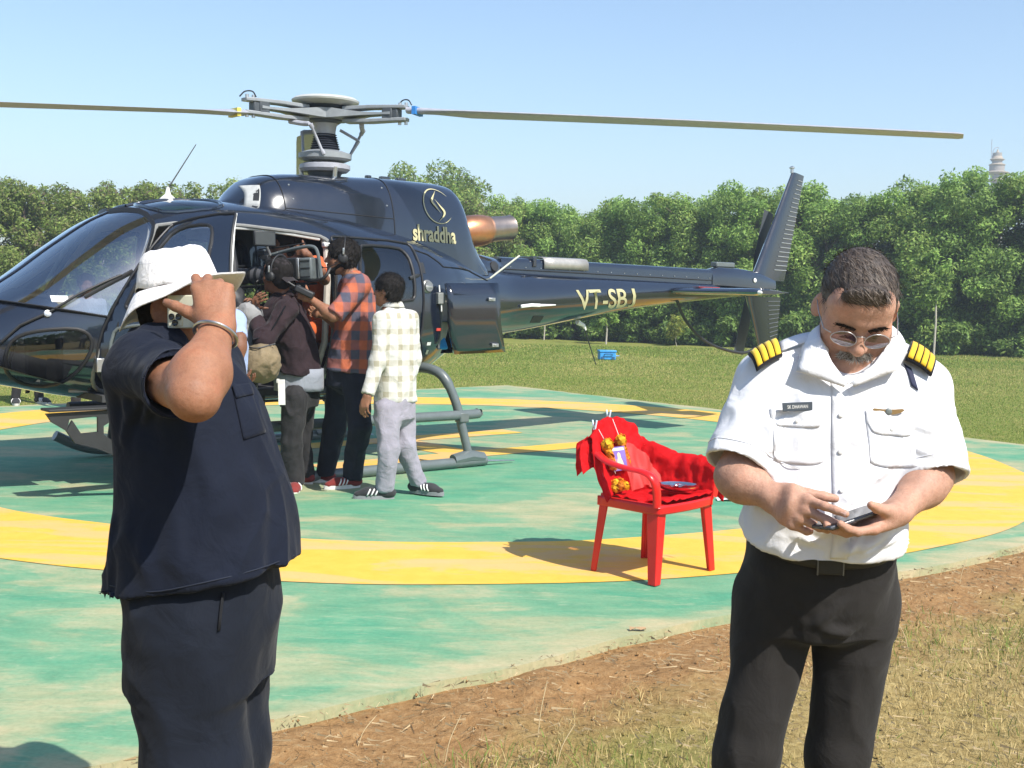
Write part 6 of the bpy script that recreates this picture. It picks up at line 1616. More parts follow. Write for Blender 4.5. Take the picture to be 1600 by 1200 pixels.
    def flap(x0, x1, y0, y1, dy):
        def f(u, v):
            x = x0+(x1-x0)*u; ins = 7*max(0, v-.55)/.45*(abs(2*u-1)**4); x = x+(ins if u < .5 else -ins); yb = y1-4*abs(2*u-1)**3
            p = at(x, y0+dy*u+(yb-y0)*v, 2.485); return A_([p[0], 2.2, p[2]])
        o = patch(sb, None, f, (0, 1, 0), .0045, 'pocket_flap', shirt, so, solid=.003, nx=14, ny=7)
        def f2(u, v):
            p = at(x0+2+(x1-x0-4)*u, y0+8+dy*u+78*v-6*abs(2*u-1)**4*(v > .8), 2.475); return A_([p[0], 2.2, p[2]])
        patch(sb, None, f2, (0, 1, 0), .0016, 'chest_pocket', shirt, so, solid=.002, nx=12, ny=14)
        p = at((x0+x1)/2, y1-9+dy/2, 2.485); p = surf(sb, (p[0], 2.2, p[2]), (0, 1, 0), .007); g = G(); g.lathe([(.005, 0), (.005, .002), (.004, .0026)], p, n=12, axis=(0, -1, 0)); mk('button', A_(g.V)-rl, g.F, m_btn, so)
    flap(1210, 1291, 640, 668, 2); flap(1358, 1436, 642, 678, 6)
    # name tag with lettering
    m_tag = plain('grey_name_plate', (.075, .09, .11), .35)
    fr = q4((1226, 631), (1274, 629), (1274, 643), (1227, 645), 2.485)
    cs = [surf(sb, fr(u, v), (0, 1, 0), 0) for u, v in ((0, 0), (1, 0), (1, 1), (0, 1))]; ymin = min(c[1] for c in cs)-.006
    g = G(); cs2 = [A_([c[0], ymin, c[2]]) for c in cs]; g.add(cs2+[c+A_([0, .004, 0]) for c in cs2], [(0, 3, 2, 1), (4, 5, 6, 7), (0, 1, 5, 4), (1, 2, 6, 5), (2, 3, 7, 6), (3, 0, 4, 7)]); tg = g.obj('name_plate', m_tag, so, world_space=True, smooth=False, bevel=.0012)
    cu = bpy.data.curves.new('name_letters', 'FONT'); cu.body = 'SK DHAWAN'; cu.size = 1; cu.offset = .012
    to = bpy.data.objects.new('t', cu); link(to); me = bpy.data.meshes.new_from_object(to.evaluated_get(bpy.context.evaluated_depsgraph_get())); bpy.data.objects.remove(to)
    co = A_([v.co[:] for v in me.vertices]); x0, x1 = co[:, 0].min(), co[:, 0].max(); y0, y1 = co[:, 1].min(), co[:, 1].max()
    for v in me.vertices:
        u = .16+.68*(v.co.x-x0)/(x1-x0); w = .70-.40*(v.co.y-y0)/(y1-y0); p = cs2[0]*(1-u)*(1-w)+cs2[1]*u*(1-w)+cs2[2]*u*w+cs2[3]*(1-u)*w; v.co = Vector(p-rl)+Vector((0, -.0008, 0))
    me.name = 'name_letters'; me.materials.append(plain('white_engraving', (.75, .75, .72), .5)); o = bpy.data.objects.new('name_letters', me); link(o); o.parent = tg
    # wings badge
    m_brass = plain('brass_badge', (.50, .33, .16), .35, metal=.7)
    p = at(1394, 645, 2.485); p = surf(sb, (p[0], 2.2, p[2]), (0, 1, 0), .007)
    g = G()
    for sx in (-1, 1): g.prism([(0, -.004), (sx*.010, -.006), (sx*.026, -.002), (sx*.034, .0035), (sx*.030, .0065), (sx*.012, .005), (0, .005)][::sx], -.001, .0015, lambda x, y, h: p+A_([x, -h, y]))
    bd_ = g.obj('wings_badge', m_brass, so, world_space=True, smooth=False)
    g = G(); g.lathe([(.0075, -.001), (.007, .003), (.004, .004)], p, n=14, axis=(0, -1, 0)); mk('badge_centre', A_(g.V)-rl, g.F, plain('badge_enamel', (.16, .18, .17), .35), bd_)
    # epaulettes
    m_blk = fabric('black_board', (.012, .012, .016), folds=0); m_bar = fabric('gold_braid', (.78, .50, .035), var=.12, folds=0, weave=500)
    for cor in (((1171, 554, 2.600), (1214, 532, 2.635), (1222, 555, 2.565), (1183, 577, 2.545)), ((1459, 561, 2.600), (1423, 536, 2.635), (1415, 560, 2.565), (1454, 585, 2.545))):
        A, B_, C, D_ = [at(*q) for q in cor]; nn = nrm(np.cross(B_-A, D_-A)); nn = nn if nn[2] > 0 else -nn
        bow = lambda u, v: (1-v)*((1-u)*A+u*B_)+v*((1-u)*D_+u*C)+nn*(.008*math.sin(math.pi*v)+.004*math.sin(math.pi*u))
        g = G(); g.grid([[bow(u, v) for v in np.linspace(-.04, 1.04, 7)] for u in np.linspace(-.04, 1.0, 8)]); ep = g.obj('epaulette', m_blk, so, solid=.007, world_space=True, ang=60)
        for k in range(4):
            u0 = .03+k*.245; g = G(); g.grid([[bow(u, v)+nn*.0055 for v in np.linspace(0.0, 1.0, 7)] for u in (u0, u0+.10, u0+.195)]); g.obj('gold_bar', m_bar, ep, solid=.004, world_space=True, ang=60)
        # shoulder strap of the shirt under it
        g = G(); nk = B_*.5+C*.5; side = nrm(C-B_)*.022; e_ = A_([.727+(.052 if nk[0] > .727 else -.052), 2.625, 1.452]); g.grid([[nk+(e_-nk)*f+side*w+nn*(.002+.006*math.sin(math.pi*f)) for w in (-1, 0, 1)] for f in np.linspace(0, 1, 6)]); g.obj('shoulder_strap', shirt, so, solid=.003, world_space=True, ang=60)
    # dark sleeve patch on the left shoulder
    pt = at(1464, 590, 2.56); patch(sb, None, lambda u, v: at(1461+u*9, 574+v*34+u*8, 2.45), (-.2, 1, 0), .003, 'sleeve_patch', plain('navy_patch', (.02, .025, .06), .8), so, solid=.002, nx=3, ny=5)
    # ---- trousers and belt
    w = lambda u, v, d: at(u, v, d)
    dx = .034
    trows = [(.74, .660+dx, 2.64, .145, .11), (.82, .660+dx, 2.64, .165, .122), (.88, .661+dx, 2.635, .172, .128), (.93, .664+dx, 2.63, .168, .132), (.98, .668+dx*.8, 2.622, .160, .135), (1.04, .672+dx*.5, 2.62, .155, .132), (1.12, .68, 2.62, .15, .13)]
    hipR, hipL = A_([.568+dx, 2.64, .86]), A_([.748+dx, 2.64, .86]); knR, knL = A_([.512+dx, 2.61, .51]), A_([.722+dx, 2.64, .51]); anR, anL = A_([.475+dx, 2.66, .06]), A_([.715+dx, 2.68, .06])
    T = [tower(trows, 0, .03, n=2.3, cut=[(A_([.66, 2.6, .80]), A_([0, 0, -1]))]), cone(hipR, .089, knR, .069, .03), cone(knR, .069, anR, .066, .03), cone(hipL, .091, knL, .064, .03), cone(knL, .064, anL, .064, .03), ellip((.66+dx, 2.56, .88), (.12, .05, .09), None, .04),
         halfspace(pl_c+A_([0, 0, .012]), pl_n), halfspace((0, 0, GZ+.045), (0, 0, -1))]
    def trou_f(V, N):
        L = [([w(1195, 985, 2.5), w(1225, 992, 2.5), w(1255, 988, 2.5)], .007, .012), ([w(1180, 1010, 2.5), w(1210, 1022, 2.5), w(1245, 1005, 2.5)], .006, .012), ([w(1280, 985, 2.5), w(1330, 992, 2.5), w(1375, 980, 2.5)], .007, .012), ([w(1300, 1010, 2.5), w(1340, 1005, 2.5), w(1385, 1010, 2.5)], .006, .012),
             ([w(1200, 930, 2.5), w(1235, 960, 2.5), w(1258, 985, 2.5)], .005, .012), ([w(1330, 930, 2.5), w(1295, 960, 2.5), w(1272, 985, 2.5)], .005, .012),
             ([w(1150, 1100, 2.5), w(1185, 1120, 2.5), w(1210, 1150, 2.5)], .006, .016), ([w(1175, 1150, 2.5), w(1160, 1180, 2.5), w(1140, 1220, 2.5)], .006, .016), ([w(1180, 1050, 2.5), w(1172, 1110, 2.5), w(1160, 1190, 2.5)], .004, .012), ([w(1335, 1040, 2.5), w(1338, 1110, 2.5), w(1335, 1200, 2.5)], .004, .010), ([w(1290, 1090, 2.5), w(1310, 1110, 2.5), w(1345, 1115, 2.5)], .004, .014), ([w(1283, 890, 2.45), w(1282, 930, 2.47), w(1272, 980, 2.5)], .003, .008)]
        return creases(V, N, [(a_, b_*1.6, c_) for a_, b_, c_ in L])
    to_, TV, TF = cloth_mesh(T, .006, 'trousers', trou, root, .007, 7, (1, 1, .5), 8, trou_f); tb = bvh_of(TV, TF)
    m_belt = plain('black_leather', (.012, .012, .013), .35, bumpy=.2)
    rim = []
    for a in np.linspace(0, 2*math.pi, 72, endpoint=False):
        d_ = A_([math.cos(a), math.sin(a), 0]); z = pl_c[2]-.010+.30*(2.62+.14*math.sin(a)-2.47); p = A_([.690, 2.622, z])+d_*.3; q_ = surf(tb, p, -d_, .0035); rim.append((q_, z))
    g = G(); g.grid([[A_([q_[0], q_[1], z+h]) for h in (-.018, -.008, .008, .018)] for q_, z in rim], closed_u=True); g.obj('belt', m_belt, to_, solid=.004, world_space=True, ang=60)
    p = at(1300, 888, 2.462); p = surf(tb, (p[0], 2.2, p[2]), (0, 1, 0), .010)
    g = G(); g.box(p, (.056, .006, .034)); bk = g.obj('buckle_plate', m_belt, to_, world_space=True, bevel=.003)
    m_camg2 = plain('dull_buckle_metal', (.16, .16, .16), .4, metal=.6)
    for dx in (-.027, .027): g = G(); g.box(p+A_([dx, -.002, 0]), (.003, .005, .036)); g.obj('buckle_bar', m_camg2, bk, world_space=True, bevel=.001)
    for a in (1150, 1215, 1362):
        pass
    for an, s_ in ((anR, -1), (anL, 1)): shoe(an+A_([0, 0, -.02]), (.15*s_, -1, 0), 1.05, root, m_belt, m_dark, None)
    # ---- face: eyes, brows, moustache, glasses, hair
    m_eye = plain('eye_white', (.62, .58, .55), .2); m_iris = plain('dark_iris', (.03, .018, .012), .15)
    lid = []
    for sx in (-1, 1):
        g = G(); g.lathe([(.0115*math.sin(t), .0115*math.cos(t)) for t in np.linspace(.05, 1.25, 8)], P(.032*sx, .0765, .004), n=18, axis=R @ nrm((0, .95, -.3)))
        e_ = mk('eye', A_(g.V)-rl, g.F, m_eye, root)
        g = G(); g.lathe([(.0052, 0), (.003, .0012)], P(.032*sx, .0815, .004)+R @ (nrm((0, .80, -.6))*.0116), n=14, axis=R @ nrm((0, .8, -.6))); mk('iris', A_(g.V)-rl, g.F, m_iris, e_)
    r = np.random.default_rng(5)
    brow = np.concatenate([[P(sx*x, 0, .0255-.004*((x-.03)/.02)**2+dz) for x in np.linspace(.012, .050, 90) for dz in r.uniform(-.0025, .0025, 1)] for sx in (-1, 1)])
    BV = A_([surf(bb_, p+R[:, 1]*.2, -R[:, 1], 0) for p in brow])
    def tuft(Vp, ln, comb, name, cols, w=.0007, curl=.3, up=.25):
        N_ = np.repeat((R[:, 1])[None], len(Vp), 0); c = A_([comb(p) for p in Vp])+curl*r.standard_normal((len(Vp), 3)); c /= np.linalg.norm(c, axis=1, keepdims=True); L = ln*r.uniform(.6, 1.2, len(Vp))[:, None]
        sd_ = np.cross(c, N_); sd_ /= np.linalg.norm(sd_, axis=1, keepdims=True)
        q0, q1, q2 = Vp, Vp+c*L*.5+N_*L*up, Vp+c*L+N_*L*up*.6
        VV = np.stack([q0-sd_*w, q0+sd_*w, q1+sd_*w, q1-sd_*w, q2+sd_*w*.3, q2-sd_*w*.3], 1).reshape(-1, 3); b = np.arange(len(Vp))*6
        return mk(name, VV, np.concatenate([np.stack([b, b+1, b+2, b+3], 1), np.stack([b+3, b+2, b+4, b+5], 1)]), m_hairs, root, smooth=False, world_space=True, col=np.repeat(A_(cols)[r.integers(0, len(cols), len(Vp))], 6, 0))
    for sl_ in (slice(0, len(BV)//2), slice(len(BV)//2, None)): tuft(BV[sl_], .010, lambda p: R @ A_([.9*np.sign((R.T @ (p-hc))[0]), 0, -.1]), 'eyebrow', [(.02, .014, .01), (.04, .03, .025)], .0009)
    ms = A_([surf(bb_, P(x, .25, -.047+.010*q-.35*abs(x)*.35), -R[:, 1], 0) for x in np.linspace(-.032, .032, 110) for q in r.uniform(-.6, .6, 5)])
    tuft(ms, .011, lambda p: R @ A_([.65*np.sign((R.T @ (p-hc))[0]), .1, -.7]), 'moustache', [(.42, .39, .36), (.55, .52, .48), (.18, .15, .13)], .0007, .3, .35)
    m_gold2 = plain('thin_steel_rim', (.48, .46, .44), .3, metal=.9)
    gls = thing('spectacles', 'thin rimmed tinted glasses worn by the man in white uniform', 'glasses', tuple(P(0, .11, .0)))
    grl = root_loc(gls)
    m_lens = glass_mat('lilac_tinted_lens', (.30, .27, .36), .10)
    for sx in (-1, 1):
        c0 = A_([.0345*sx, .109, .003]); el_ = []
        for a in np.linspace(0, 2*math.pi, 36, endpoint=False):
            x = .0265*math.cos(a)*(1+.10*math.sin(a)*-.5); z = .0185*math.sin(a)*(1.0+.12*math.cos(a)*-sx); el_.append(P(*(c0+A_([x, -.16*(abs(x+.0345*sx)-.0345)*1.0, z]))))
        g = G(); g.tube(el_+[el_[0]], .0010, n=6, caps=False); rim_ = mk('lens_rim', A_(g.V)-grl, g.F, m_gold2, gls)
        g = G(); g.add([P(*(c0+A_([0, .002, 0])))]+el_, [(0, 1+i, 1+(i+1) % 36) for i in range(36)]); mk('lens', A_(g.V)-root_loc(rim_), g.F, m_lens, rim_)
        g = G(); g.tube([P(.061*sx, .103, .011), P(.076*sx, .092, .012), P(.083*sx, .03, .008), P(.084*sx, -.015, .008), P(.082*sx, -.03, -.015)], .0012, n=6); mk('temple', A_(g.V)-grl, g.F, m_gold2, gls)
    g = G(); g.tube(spline([P(-.009, .109, .010), P(0, .113, .014), P(.009, .109, .010)], 5), .0011, n=6); mk('bridge', A_(g.V)-grl, g.F, m_gold2, gls)
    hm = plain('greying_hair', (.060, .045, .036), .5, var=.4, vscale=80, bumpy=.5, bscale=400)
    def extra(Pq, Ri): return []
    ho, HV, HF = scalp_hair(hc, R, hs, .0034, 'hair', hm, root, thick=.002, nz=.0012, seed=2, prim_extra=extra, back=-.075, cutr=(.094, .120, .160), tuft=[ellip(P(-.003, .074, .092), A_([.050, .014, .022])*hs, R.T, .024)])
    cols = [(.045, .033, .025), (.09, .066, .05), (.15, .115, .09), (.20, .165, .135)]
    comb = lambda p: R @ A_([.55, .75, -.25]) if (R.T @ (p-hc))[2] > .05 else R @ A_([0, .25, -1])
    strands(HV, HF, 6500, .022, comb, m_hairs, 'hair_strands', root, cols, .0008, .05, lambda V_: (((V_-hc) @ R)[:, 1] < .078) | (((V_-hc) @ R)[:, 2] > .075), 4, .18)
    # ---- phone in the left hand
    ph = thing('smartphone', 'dark grey smartphone held in the left hand of the man in white uniform', 'phone', tuple(wrL+A_([-.10, -.03, .03])))
    dL = nrm((-.82, -.36, -.30)); tL = nrm(A_([.30, -.90, .10])-dL*(A_([.30, -.90, .10]) @ dL)); nL = np.cross(dL, tL); pc = wrL+dL*.112+nL*.031-tL*.004
    ux, uz = nrm(dL*.97+nL*.10), None; uz = nrm(nL-ux*(nL @ ux)); uy = np.cross(uz, ux)
    Rp = np.stack([ux, uy, uz], 1); prl = root_loc(ph)
    g = G(); g.box(pc-prl, (.146, .072, .0085), Rp); g.obj('body', plain('phone_graphite', (.055, .06, .075), .25, coat=.5), ph, bevel=.003)
    g = G(); g.box(pc-prl+uz*.0046, (.138, .066, .001), Rp); g.obj('screen', plain('phone_glass', (.01, .01, .012), .05), ph)
    g = G(); g.box(pc-prl-uz*.0055-ux*-.05+uy*.015, (.028, .028, .003), Rp); g.obj('camera_bump', plain('phone_bump', (.03, .03, .035), .2), ph, bevel=.001)
    return root
pilot()

# ---------------------------------------------------------------- man in navy, front left
def navy_man():
    root = thing('person', 'stout man in navy bush shirt and white bucket hat holding a phone to his ear', 'person', (-.72, 2.75, GZ))
    rl = root_loc(root)
    skin = skin_mat('brown_skin', (.33, .155, .088)); navy = fabric('navy_drill', (.0058, .009, .020), var=.22, weave=800, folds=.3, fscale=13, sheen=.05); navy2 = fabric('navy_trouser', (.0075, .0105, .0185), var=.22, weave=800, folds=.3, fscale=11, sheen=.05)
    f = nrm((.93, -.33, 0)); R = frame((.92, -.33, .07)); hs = .90
    hc = at(281, 481, 2.75); P = lambda x, y, z: hc+R @ (A_([x, y, z])*hs)
    nb = A_([-.790, 2.755, 1.37])
    shN, shF = at(232, 578, 2.63), A_([-.745, 2.93, 1.33])
    el, wr = at(303, 616, 2.34), at(341, 512, 2.50)
    elF, wrF = A_([-.72, 2.95, 1.08]), A_([-.70, 2.86, .93])
    B = head_prims(hc, R, hs, jaw=1.15)+neck_prims(hc, R, nb, hs, .066)
    yaw = math.atan2(f[0]*1.0, -f[1])          # across axis
    ca, sa = -f[1], f[0]; yaw = math.atan2(sa, ca)
    tr = [(.72, -.72, 2.75, .12, .11), (.9, -.72, 2.75, .14, .13), (1.1, -.735, 2.75, .15, .13), (1.3, -.775, 2.755, .14, .10), (1.37, -.785, 2.755, .09, .08)]
    B += [tower(tr, yaw, .03), cone(nb, .05, shN, .055, .05), cone(nb, .05, shF, .055, .05)]
    m = el+(wr-el)*.30
    B += [cone(shN, .058, el, .046, .03), ellip(el+A_([.010, -.010, -.014]), (.030, .034, .030), None, .03), cone(el, .043, m, .055, .03), cone(m, .055, wr, .031, .03), ellip(wr, (.034, .031, .028), None, .02)]
    B += arm_prims(shF, elF, wrF, 1.0, 1.1)
    hr, tips = hand_prims(wr, (-.20, .30, .86), (-.85, -.12, -.22), True, [(38, 62, 40), (52, 62, 40), (62, 60, 40), (66, 60, 40)], spread=(5, 2, -2, -5), s=1.06, thumb=(.60, .74, .10), tcurl=8, k=.008)
    hl, _ = hand_prims(wrF, (.0, -.2, -1), (1, 0, .0), False, [(25, 25, 15)]*4, s=1.0)
    B += hr+hl
    V, F = sdf(B, .0038); V = relax(V, F, 1, .4); body = mk('body', V, F, skin, root, world_space=True); bb_ = bvh_of(V, F)
    m_nail = bpy.data.materials['nail']
    p, dv, n = tips[4]; s_ = nrm(np.cross(dv, n)); g = G(); g.grid([[p-n*.008*math.cos(a)+s_*.007*math.sin(a)+dv*q for a in (-.8, 0, .8)] for q in (-.006, 0, .005)]); mk('nail', A_(g.V)-root_loc(body), g.F, m_nail, body)
    # shirt
    k = .001468; X = lambda px: (px-800)*k
    rows = [(.74, X(314), 2.75, .215, .235), (.82, X(316), 2.75, .212, .226), (.88, X(320), 2.75, .208, .216), (.95, X(321), 2.75, .205, .206), (1.02, X(319), 2.75, .20, .195), (1.09, X(313), 2.75, .195, .182), (1.16, X(304), 2.75, .19, .168), (1.24, X(292), 2.75, .19, .155), (1.305, X(279), 2.755, .185, .142), (1.35, X(270), 2.755, .155, .12), (1.39, X(263), 2.755, .10, .09), (1.425, X(258), 2.755, .075, .075)]
    hemc = at(315, 898, 2.75); hemn = nrm(A_([-.19, .04, 1]))
    a1 = nrm(el-shN); cu = shN+a1*.225
    aF = nrm(elF-shF); cF = shF+aF*.22
    S = [tower(rows, yaw, .03, n=2.3), cone(nb+A_([0, 0, -.01]), .07, shN, .074, .06), cone(nb+A_([0, 0, -.01]), .07, shF, .074, .06),
         cone(shN, .078, shN+a1*.30, .071, .045, cut=[(cu, a1)]), cone(cu-a1*.03, .060, cu+a1*.07, .064, .004, 's'), cone(shF, .074, shF+aF*.3, .075, .04, cut=[(cF, aF)]),
         ellip(P(0, -.02, -.075), A_([.072, .075, .07])*hs, R.T, .01, 's'), cone(P(0, .06, -.19), .03, P(0, .02, -.09), .06, .01, 's'), halfspace(hemc, -hemn)]
    w = at
    def sf(V, N):
        L = [([w(198, 600, 2.62), w(232, 560, 2.58), w(282, 548, 2.56)], .010, .012), ([w(190, 640, 2.62), w(215, 585, 2.56), w(262, 562, 2.52)], .010, .012), ([w(205, 660, 2.6), w(226, 610, 2.54), w(262, 578, 2.50)], .010, .011), ([w(222, 665, 2.6), w(238, 625, 2.54), w(262, 600, 2.50)], .009, .010), ([w(186, 700, 2.6), w(196, 650, 2.58), w(206, 610, 2.58)], .008, .014), ([w(240, 545, 2.62), w(280, 540, 2.6), w(315, 548, 2.6)], .006, .010)]
        L += [([w(200, 760, 2.55), w(215, 830, 2.55), w(225, 920, 2.55)], .007, .022), ([w(240, 700, 2.55), w(262, 800, 2.52), w(290, 900, 2.52)], .006, .025), ([w(330, 700, 2.52), w(325, 790, 2.5), w(318, 880, 2.5)], .005, .02), ([w(400, 740, 2.55), w(415, 800, 2.55), w(425, 870, 2.55)], .006, .02), ([w(180, 800, 2.65), w(182, 870, 2.65), w(172, 940, 2.65)], .007, .02)]
        return creases(V, N, [(a_, b_*1.5, c_) for a_, b_, c_ in L])
    so, SV, SF = cloth_mesh(S, .0048, 'bush_shirt', navy, root, .0085, 8, (1, 1, .45), 12, sf); sb = bvh_of(SV, SF)
    st = plain('navy_stitch', (.010, .015, .030), .8)
    # collar standing up behind the neck
    inn = [(P(.02, .075, -.135)), P(.05, .05, -.11), P(.072, .0, -.085), P(.055, -.06, -.075), P(0, -.085, -.07), P(-.055, -.06, -.075), P(-.072, .0, -.085), P(-.05, .05, -.11), P(-.02, .075, -.135)]
    out = [q+R @ A_(o_) for q, o_ in zip(inn, ((.02, .02, -.05), (.035, .03, -.05), (.03, 0, -.045), (.02, -.025, -.04), (0, -.03, -.04), (-.02, -.025, -.04), (-.03, 0, -.045), (-.035, .03, -.05), (-.02, .02, -.05)))]
    I_, O_ = spline(inn, 5), spline(out, 5); g = G(); g.grid([[a+(b-a)*q+A_([0, 0, .012*math.sin(math.pi*q)]) for q in (0, .33, .66, 1)] for a, b in zip(I_, O_)]); g.obj('collar', navy, so, solid=.004, world_space=True, ang=60)
    # front placket edge, chest pocket, side seam, hem stitch
    def q4(pts, dep):
        A, B_, C, D_ = [at(*p, dep) for p in pts]
        return lambda u, v: (1-v)*((1-u)*A+u*B_)+v*((1-u)*D_+u*C)
    def qp(a, b, c, d): return lambda u, v: tuple((1-v)*((1-u)*a[i]+u*b[i])+v*((1-u)*d[i]+u*c[i]) for i in (0, 1))
    patchv(sb, qp((362, 606), (388, 602), (414, 676), (380, 688)), .002, 'chest_pocket', navy, so, solid=.004, nx=10, ny=12)
    patchv(sb, qp((360, 604), (388, 600), (394, 618), (366, 624)), .006, 'pocket_flap', navy, so, solid=.004, nx=8, ny=5)
    def seam(pts, nm):
        g = G(); P_ = [surf(sb, at(*q, 1.0), at(*q, 1.0)-A_([0, 0, CAMH]), .0012) for q in pts]; g.tube(spline(P_, 5), .0016, n=5); mk(nm, A_(g.V)-rl, g.F, st, so)
    seam([(172, 915), (235, 925), (320, 910), (400, 890), (460, 868)], 'hem_stitch')
    ring = []
    u_ = nrm(np.cross(a1, (0, 0, 1))); v_ = np.cross(a1, u_)
    for t in np.linspace(0, 2*math.pi, 36): d_ = math.cos(t)*u_+math.sin(t)*v_; ring.append(surf(sb, cu-a1*.022+d_*.16, -d_, .0006))
    g = G(); g.tube(ring, .0014, n=5, caps=False); mk('cuff_stitch', A_(g.V)-rl, g.F, st, so)
    # trousers
    T = [tower([(.62, X(314), 2.75, .17, .165), (.72, X(313), 2.75, .18, .172), (.82, X(313), 2.75, .182, .172), (.98, X(314), 2.75, .17, .165)], yaw, .03, n=2.3),
         cone((X(312), 2.665, .74), .135, (X(316), 2.68, .43), .118, .04), cone((X(316), 2.68, .43), .118, (X(312), 2.69, .02), .10, .04), cone((X(318), 2.84, .74), .13, (X(330), 2.84, .43), .112, .04), cone((X(330), 2.84, .43), .112, (X(325), 2.86, .02), .095, .04), halfspace((0, 0, GZ+.035), (0, 0, -1))]
    def tf(V, N):
        L = [([w(205, 960, 2.55), w(270, 1000, 2.5), w(330, 1030, 2.52)], .008, .018), ([w(330, 1000, 2.5), w(340, 1060, 2.5), w(352, 1120, 2.5)], .008, .014), ([w(425, 960, 2.55), w(385, 985, 2.5), w(350, 1000, 2.5)], .008, .013), ([w(250, 1080, 2.5), w(270, 1130, 2.5), w(280, 1200, 2.5)], .008, .02), ([w(230, 1020, 2.5), w(300, 1060, 2.5), w(345, 1110, 2.5)], .006, .016), ([w(345, 1130, 2.5), w(370, 1140, 2.5), w(400, 1130, 2.5)], .006, .015)]
        return creases(V, N, [(a_, b_*1.6, c_) for a_, b_, c_ in L])
    to_, TV, TF = cloth_mesh(T, .0065, 'trousers', navy2, root, .011, 6, (1, 1, .5), 15, tf); tb = bvh_of(TV, TF)
    g = G(); g.tube([surf(tb, at(*q, 1.0), at(*q, 1.0)-A_([0, 0, CAMH]), .002) for q in ((349, 926), (346, 945), (344, 965), (342, 985))], .007, n=6, flat=(1.2, .4)); mk('pocket_welt', A_(g.V)-rl, g.F, plain('pocket_dark', (.004, .005, .008), .9), to_)
    for x, y in ((X(325), 2.68), (X(335), 2.86)): shoe((x, y, .04), (.95, -.25, 0), 1.1, root, m_trim, m_dark, None)
    # phone
    ph = thing('smartphone', 'pale gold smartphone held to the ear of the man in navy', 'phone', tuple(at(300, 486, 2.63)))
    prl = root_loc(ph); ux = nrm(at(360, 486, 2.60)-at(258, 486, 2.655)); uz = nrm((.22, -.97, .03)); uz = nrm(uz-ux*(uz @ ux)); uy = np.cross(uz, ux); Rp = np.stack([ux, uy, uz], 1); pc = at(308, 487, 2.632)-prl
    g = G(); g.box(pc, (.150, .073, .009), Rp); g.obj('body', plain('pale_gold_glass', (.66, .64, .50), .18, coat=.5), ph, bevel=.003)
    for q, nm in ((-uz*.0, None),): pass
    cb = pc-ux*.052-uy*.014+uz*.005; g = G(); g.box(cb, (.036, .036, .003), Rp); bu = g.obj('camera_plate', plain('gold_plate', (.60, .57, .42), .25), ph, bevel=.002)
    for dx, dy in ((-.0085, .003), (.0095, .003), (.0, -.0105)):
        g = G(); c_ = cb+ux*dx+uy*dy+uz*.0015; g.lathe([(.0072, 0), (.0072, .003), (.006, .0034), (.005, .0028), (.001, .0028)], c_, n=16, axis=uz); g.obj('lens', plain('lens_black', (.01, .01, .012), .1), bu)
    # steel bangle
    bg_ = thing('bangle', 'round steel bangle on the raised wrist of the man in navy', 'bangle', tuple(wr)); ax = nrm(wr-el); c = wr+ax*-.012+(el-wr)*.06
    ax = nrm(ax+A_([.12, -.2, .12])); u_ = nrm(np.cross(ax, (0, 1, 0))); v_ = np.cross(ax, u_); g = G()
    g.tube([c-rl*0-root_loc(bg_)+(u_*math.cos(t)+v_*math.sin(t))*.0445 for t in np.linspace(0, 2*math.pi, 48)], .0042, n=8, caps=False); g.obj('ring', plain('bangle_steel', (.62, .60, .57), .3, metal=1), bg_)
    # hair under the hat
    scalp_hair(hc, R, hs, .005, 'hair', m_hair, root, thick=.002, nz=.0015, seed=9, back=-.065, tuft=[halfspace(P(0, 0, .045), R[:, 2]*.94+R[:, 1]*.2)])
    # bucket hat
    hcx = at(279, 452, 2.75); hs = .90
    hat = thing('bucket_hat', 'white cotton bucket hat with a wavy brim on the man in navy', 'hat', tuple(P(0, 0, .06))); hrl = root_loc(hat)
    m_hat = fabric('white_cotton_drill', (.80, .77, .75), var=.04, weave=900, folds=.3, fscale=30, sheen=.05)
    Rh = frame((.91, -.33, .20)); H = lambda x, y, z: hcx+Rh @ (A_([x, y, z])*hs)
    n = 72; rows = []
    for rr_, z in ((.0, .104), (.03, .104), (.055, .102), (.069, .096), (.077, .086), (.083, .070), (.089, .046), (.095, .02), (.101, .002)):
        r = []
        for i in range(n):
            t = 2*math.pi*i/n; x, y = math.cos(t), math.sin(t); dn = .006*math.sin(2*t+1)+.004*math.sin(3*t+1)+.003*math.sin(7*t); r.append(H(x*rr_*.90, y*rr_*1.12, z+dn*(rr_/.1)-.010*(1-math.cos(t-1.2))*.4*(z > .05)+(.006*math.sin(2*t+.5) if rr_ > .05 else 0)))
        rows.append(r)
    crown_rows = rows
    g = G(); g.grid([[rows[j][i] for j in range(len(rows))] for i in range(n)], closed_u=True); cr = g.obj('crown', m_hat, hat, world_space=True, ang=70, solid=.002)
    rows = []
    for k2 in range(9):
        q_ = k2/8; r = []
        for i in range(n):
            t = 2*math.pi*i/n; x, y = math.cos(t), math.sin(t)          # y forward
            L = .046+.020*max(0, y)+.010*max(0, -y)
            drop = (.030-.020*y+.008*math.sin(2*t+.4)+.006*math.sin(3*t+1.3)+.006*math.sin(5*t))*q_**1.2-.016*q_*q_*(y > 0)*y
            sag = .012*max(0, -x)*q_
            r.append(H(x*(.101*.90+L*q_*.95), y*(.101*1.12+L*q_), .004-drop-sag-.020*max(0, -y)*q_))
        rows.append(r)
    g = G(); g.grid([[rows[j][i] for j in range(9)] for i in range(n)], closed_u=True); br = g.obj('brim', m_hat, hat, world_space=True, ang=70, solid=.0025)
    ms = plain('hat_stitch', (.66, .64, .64), .8)
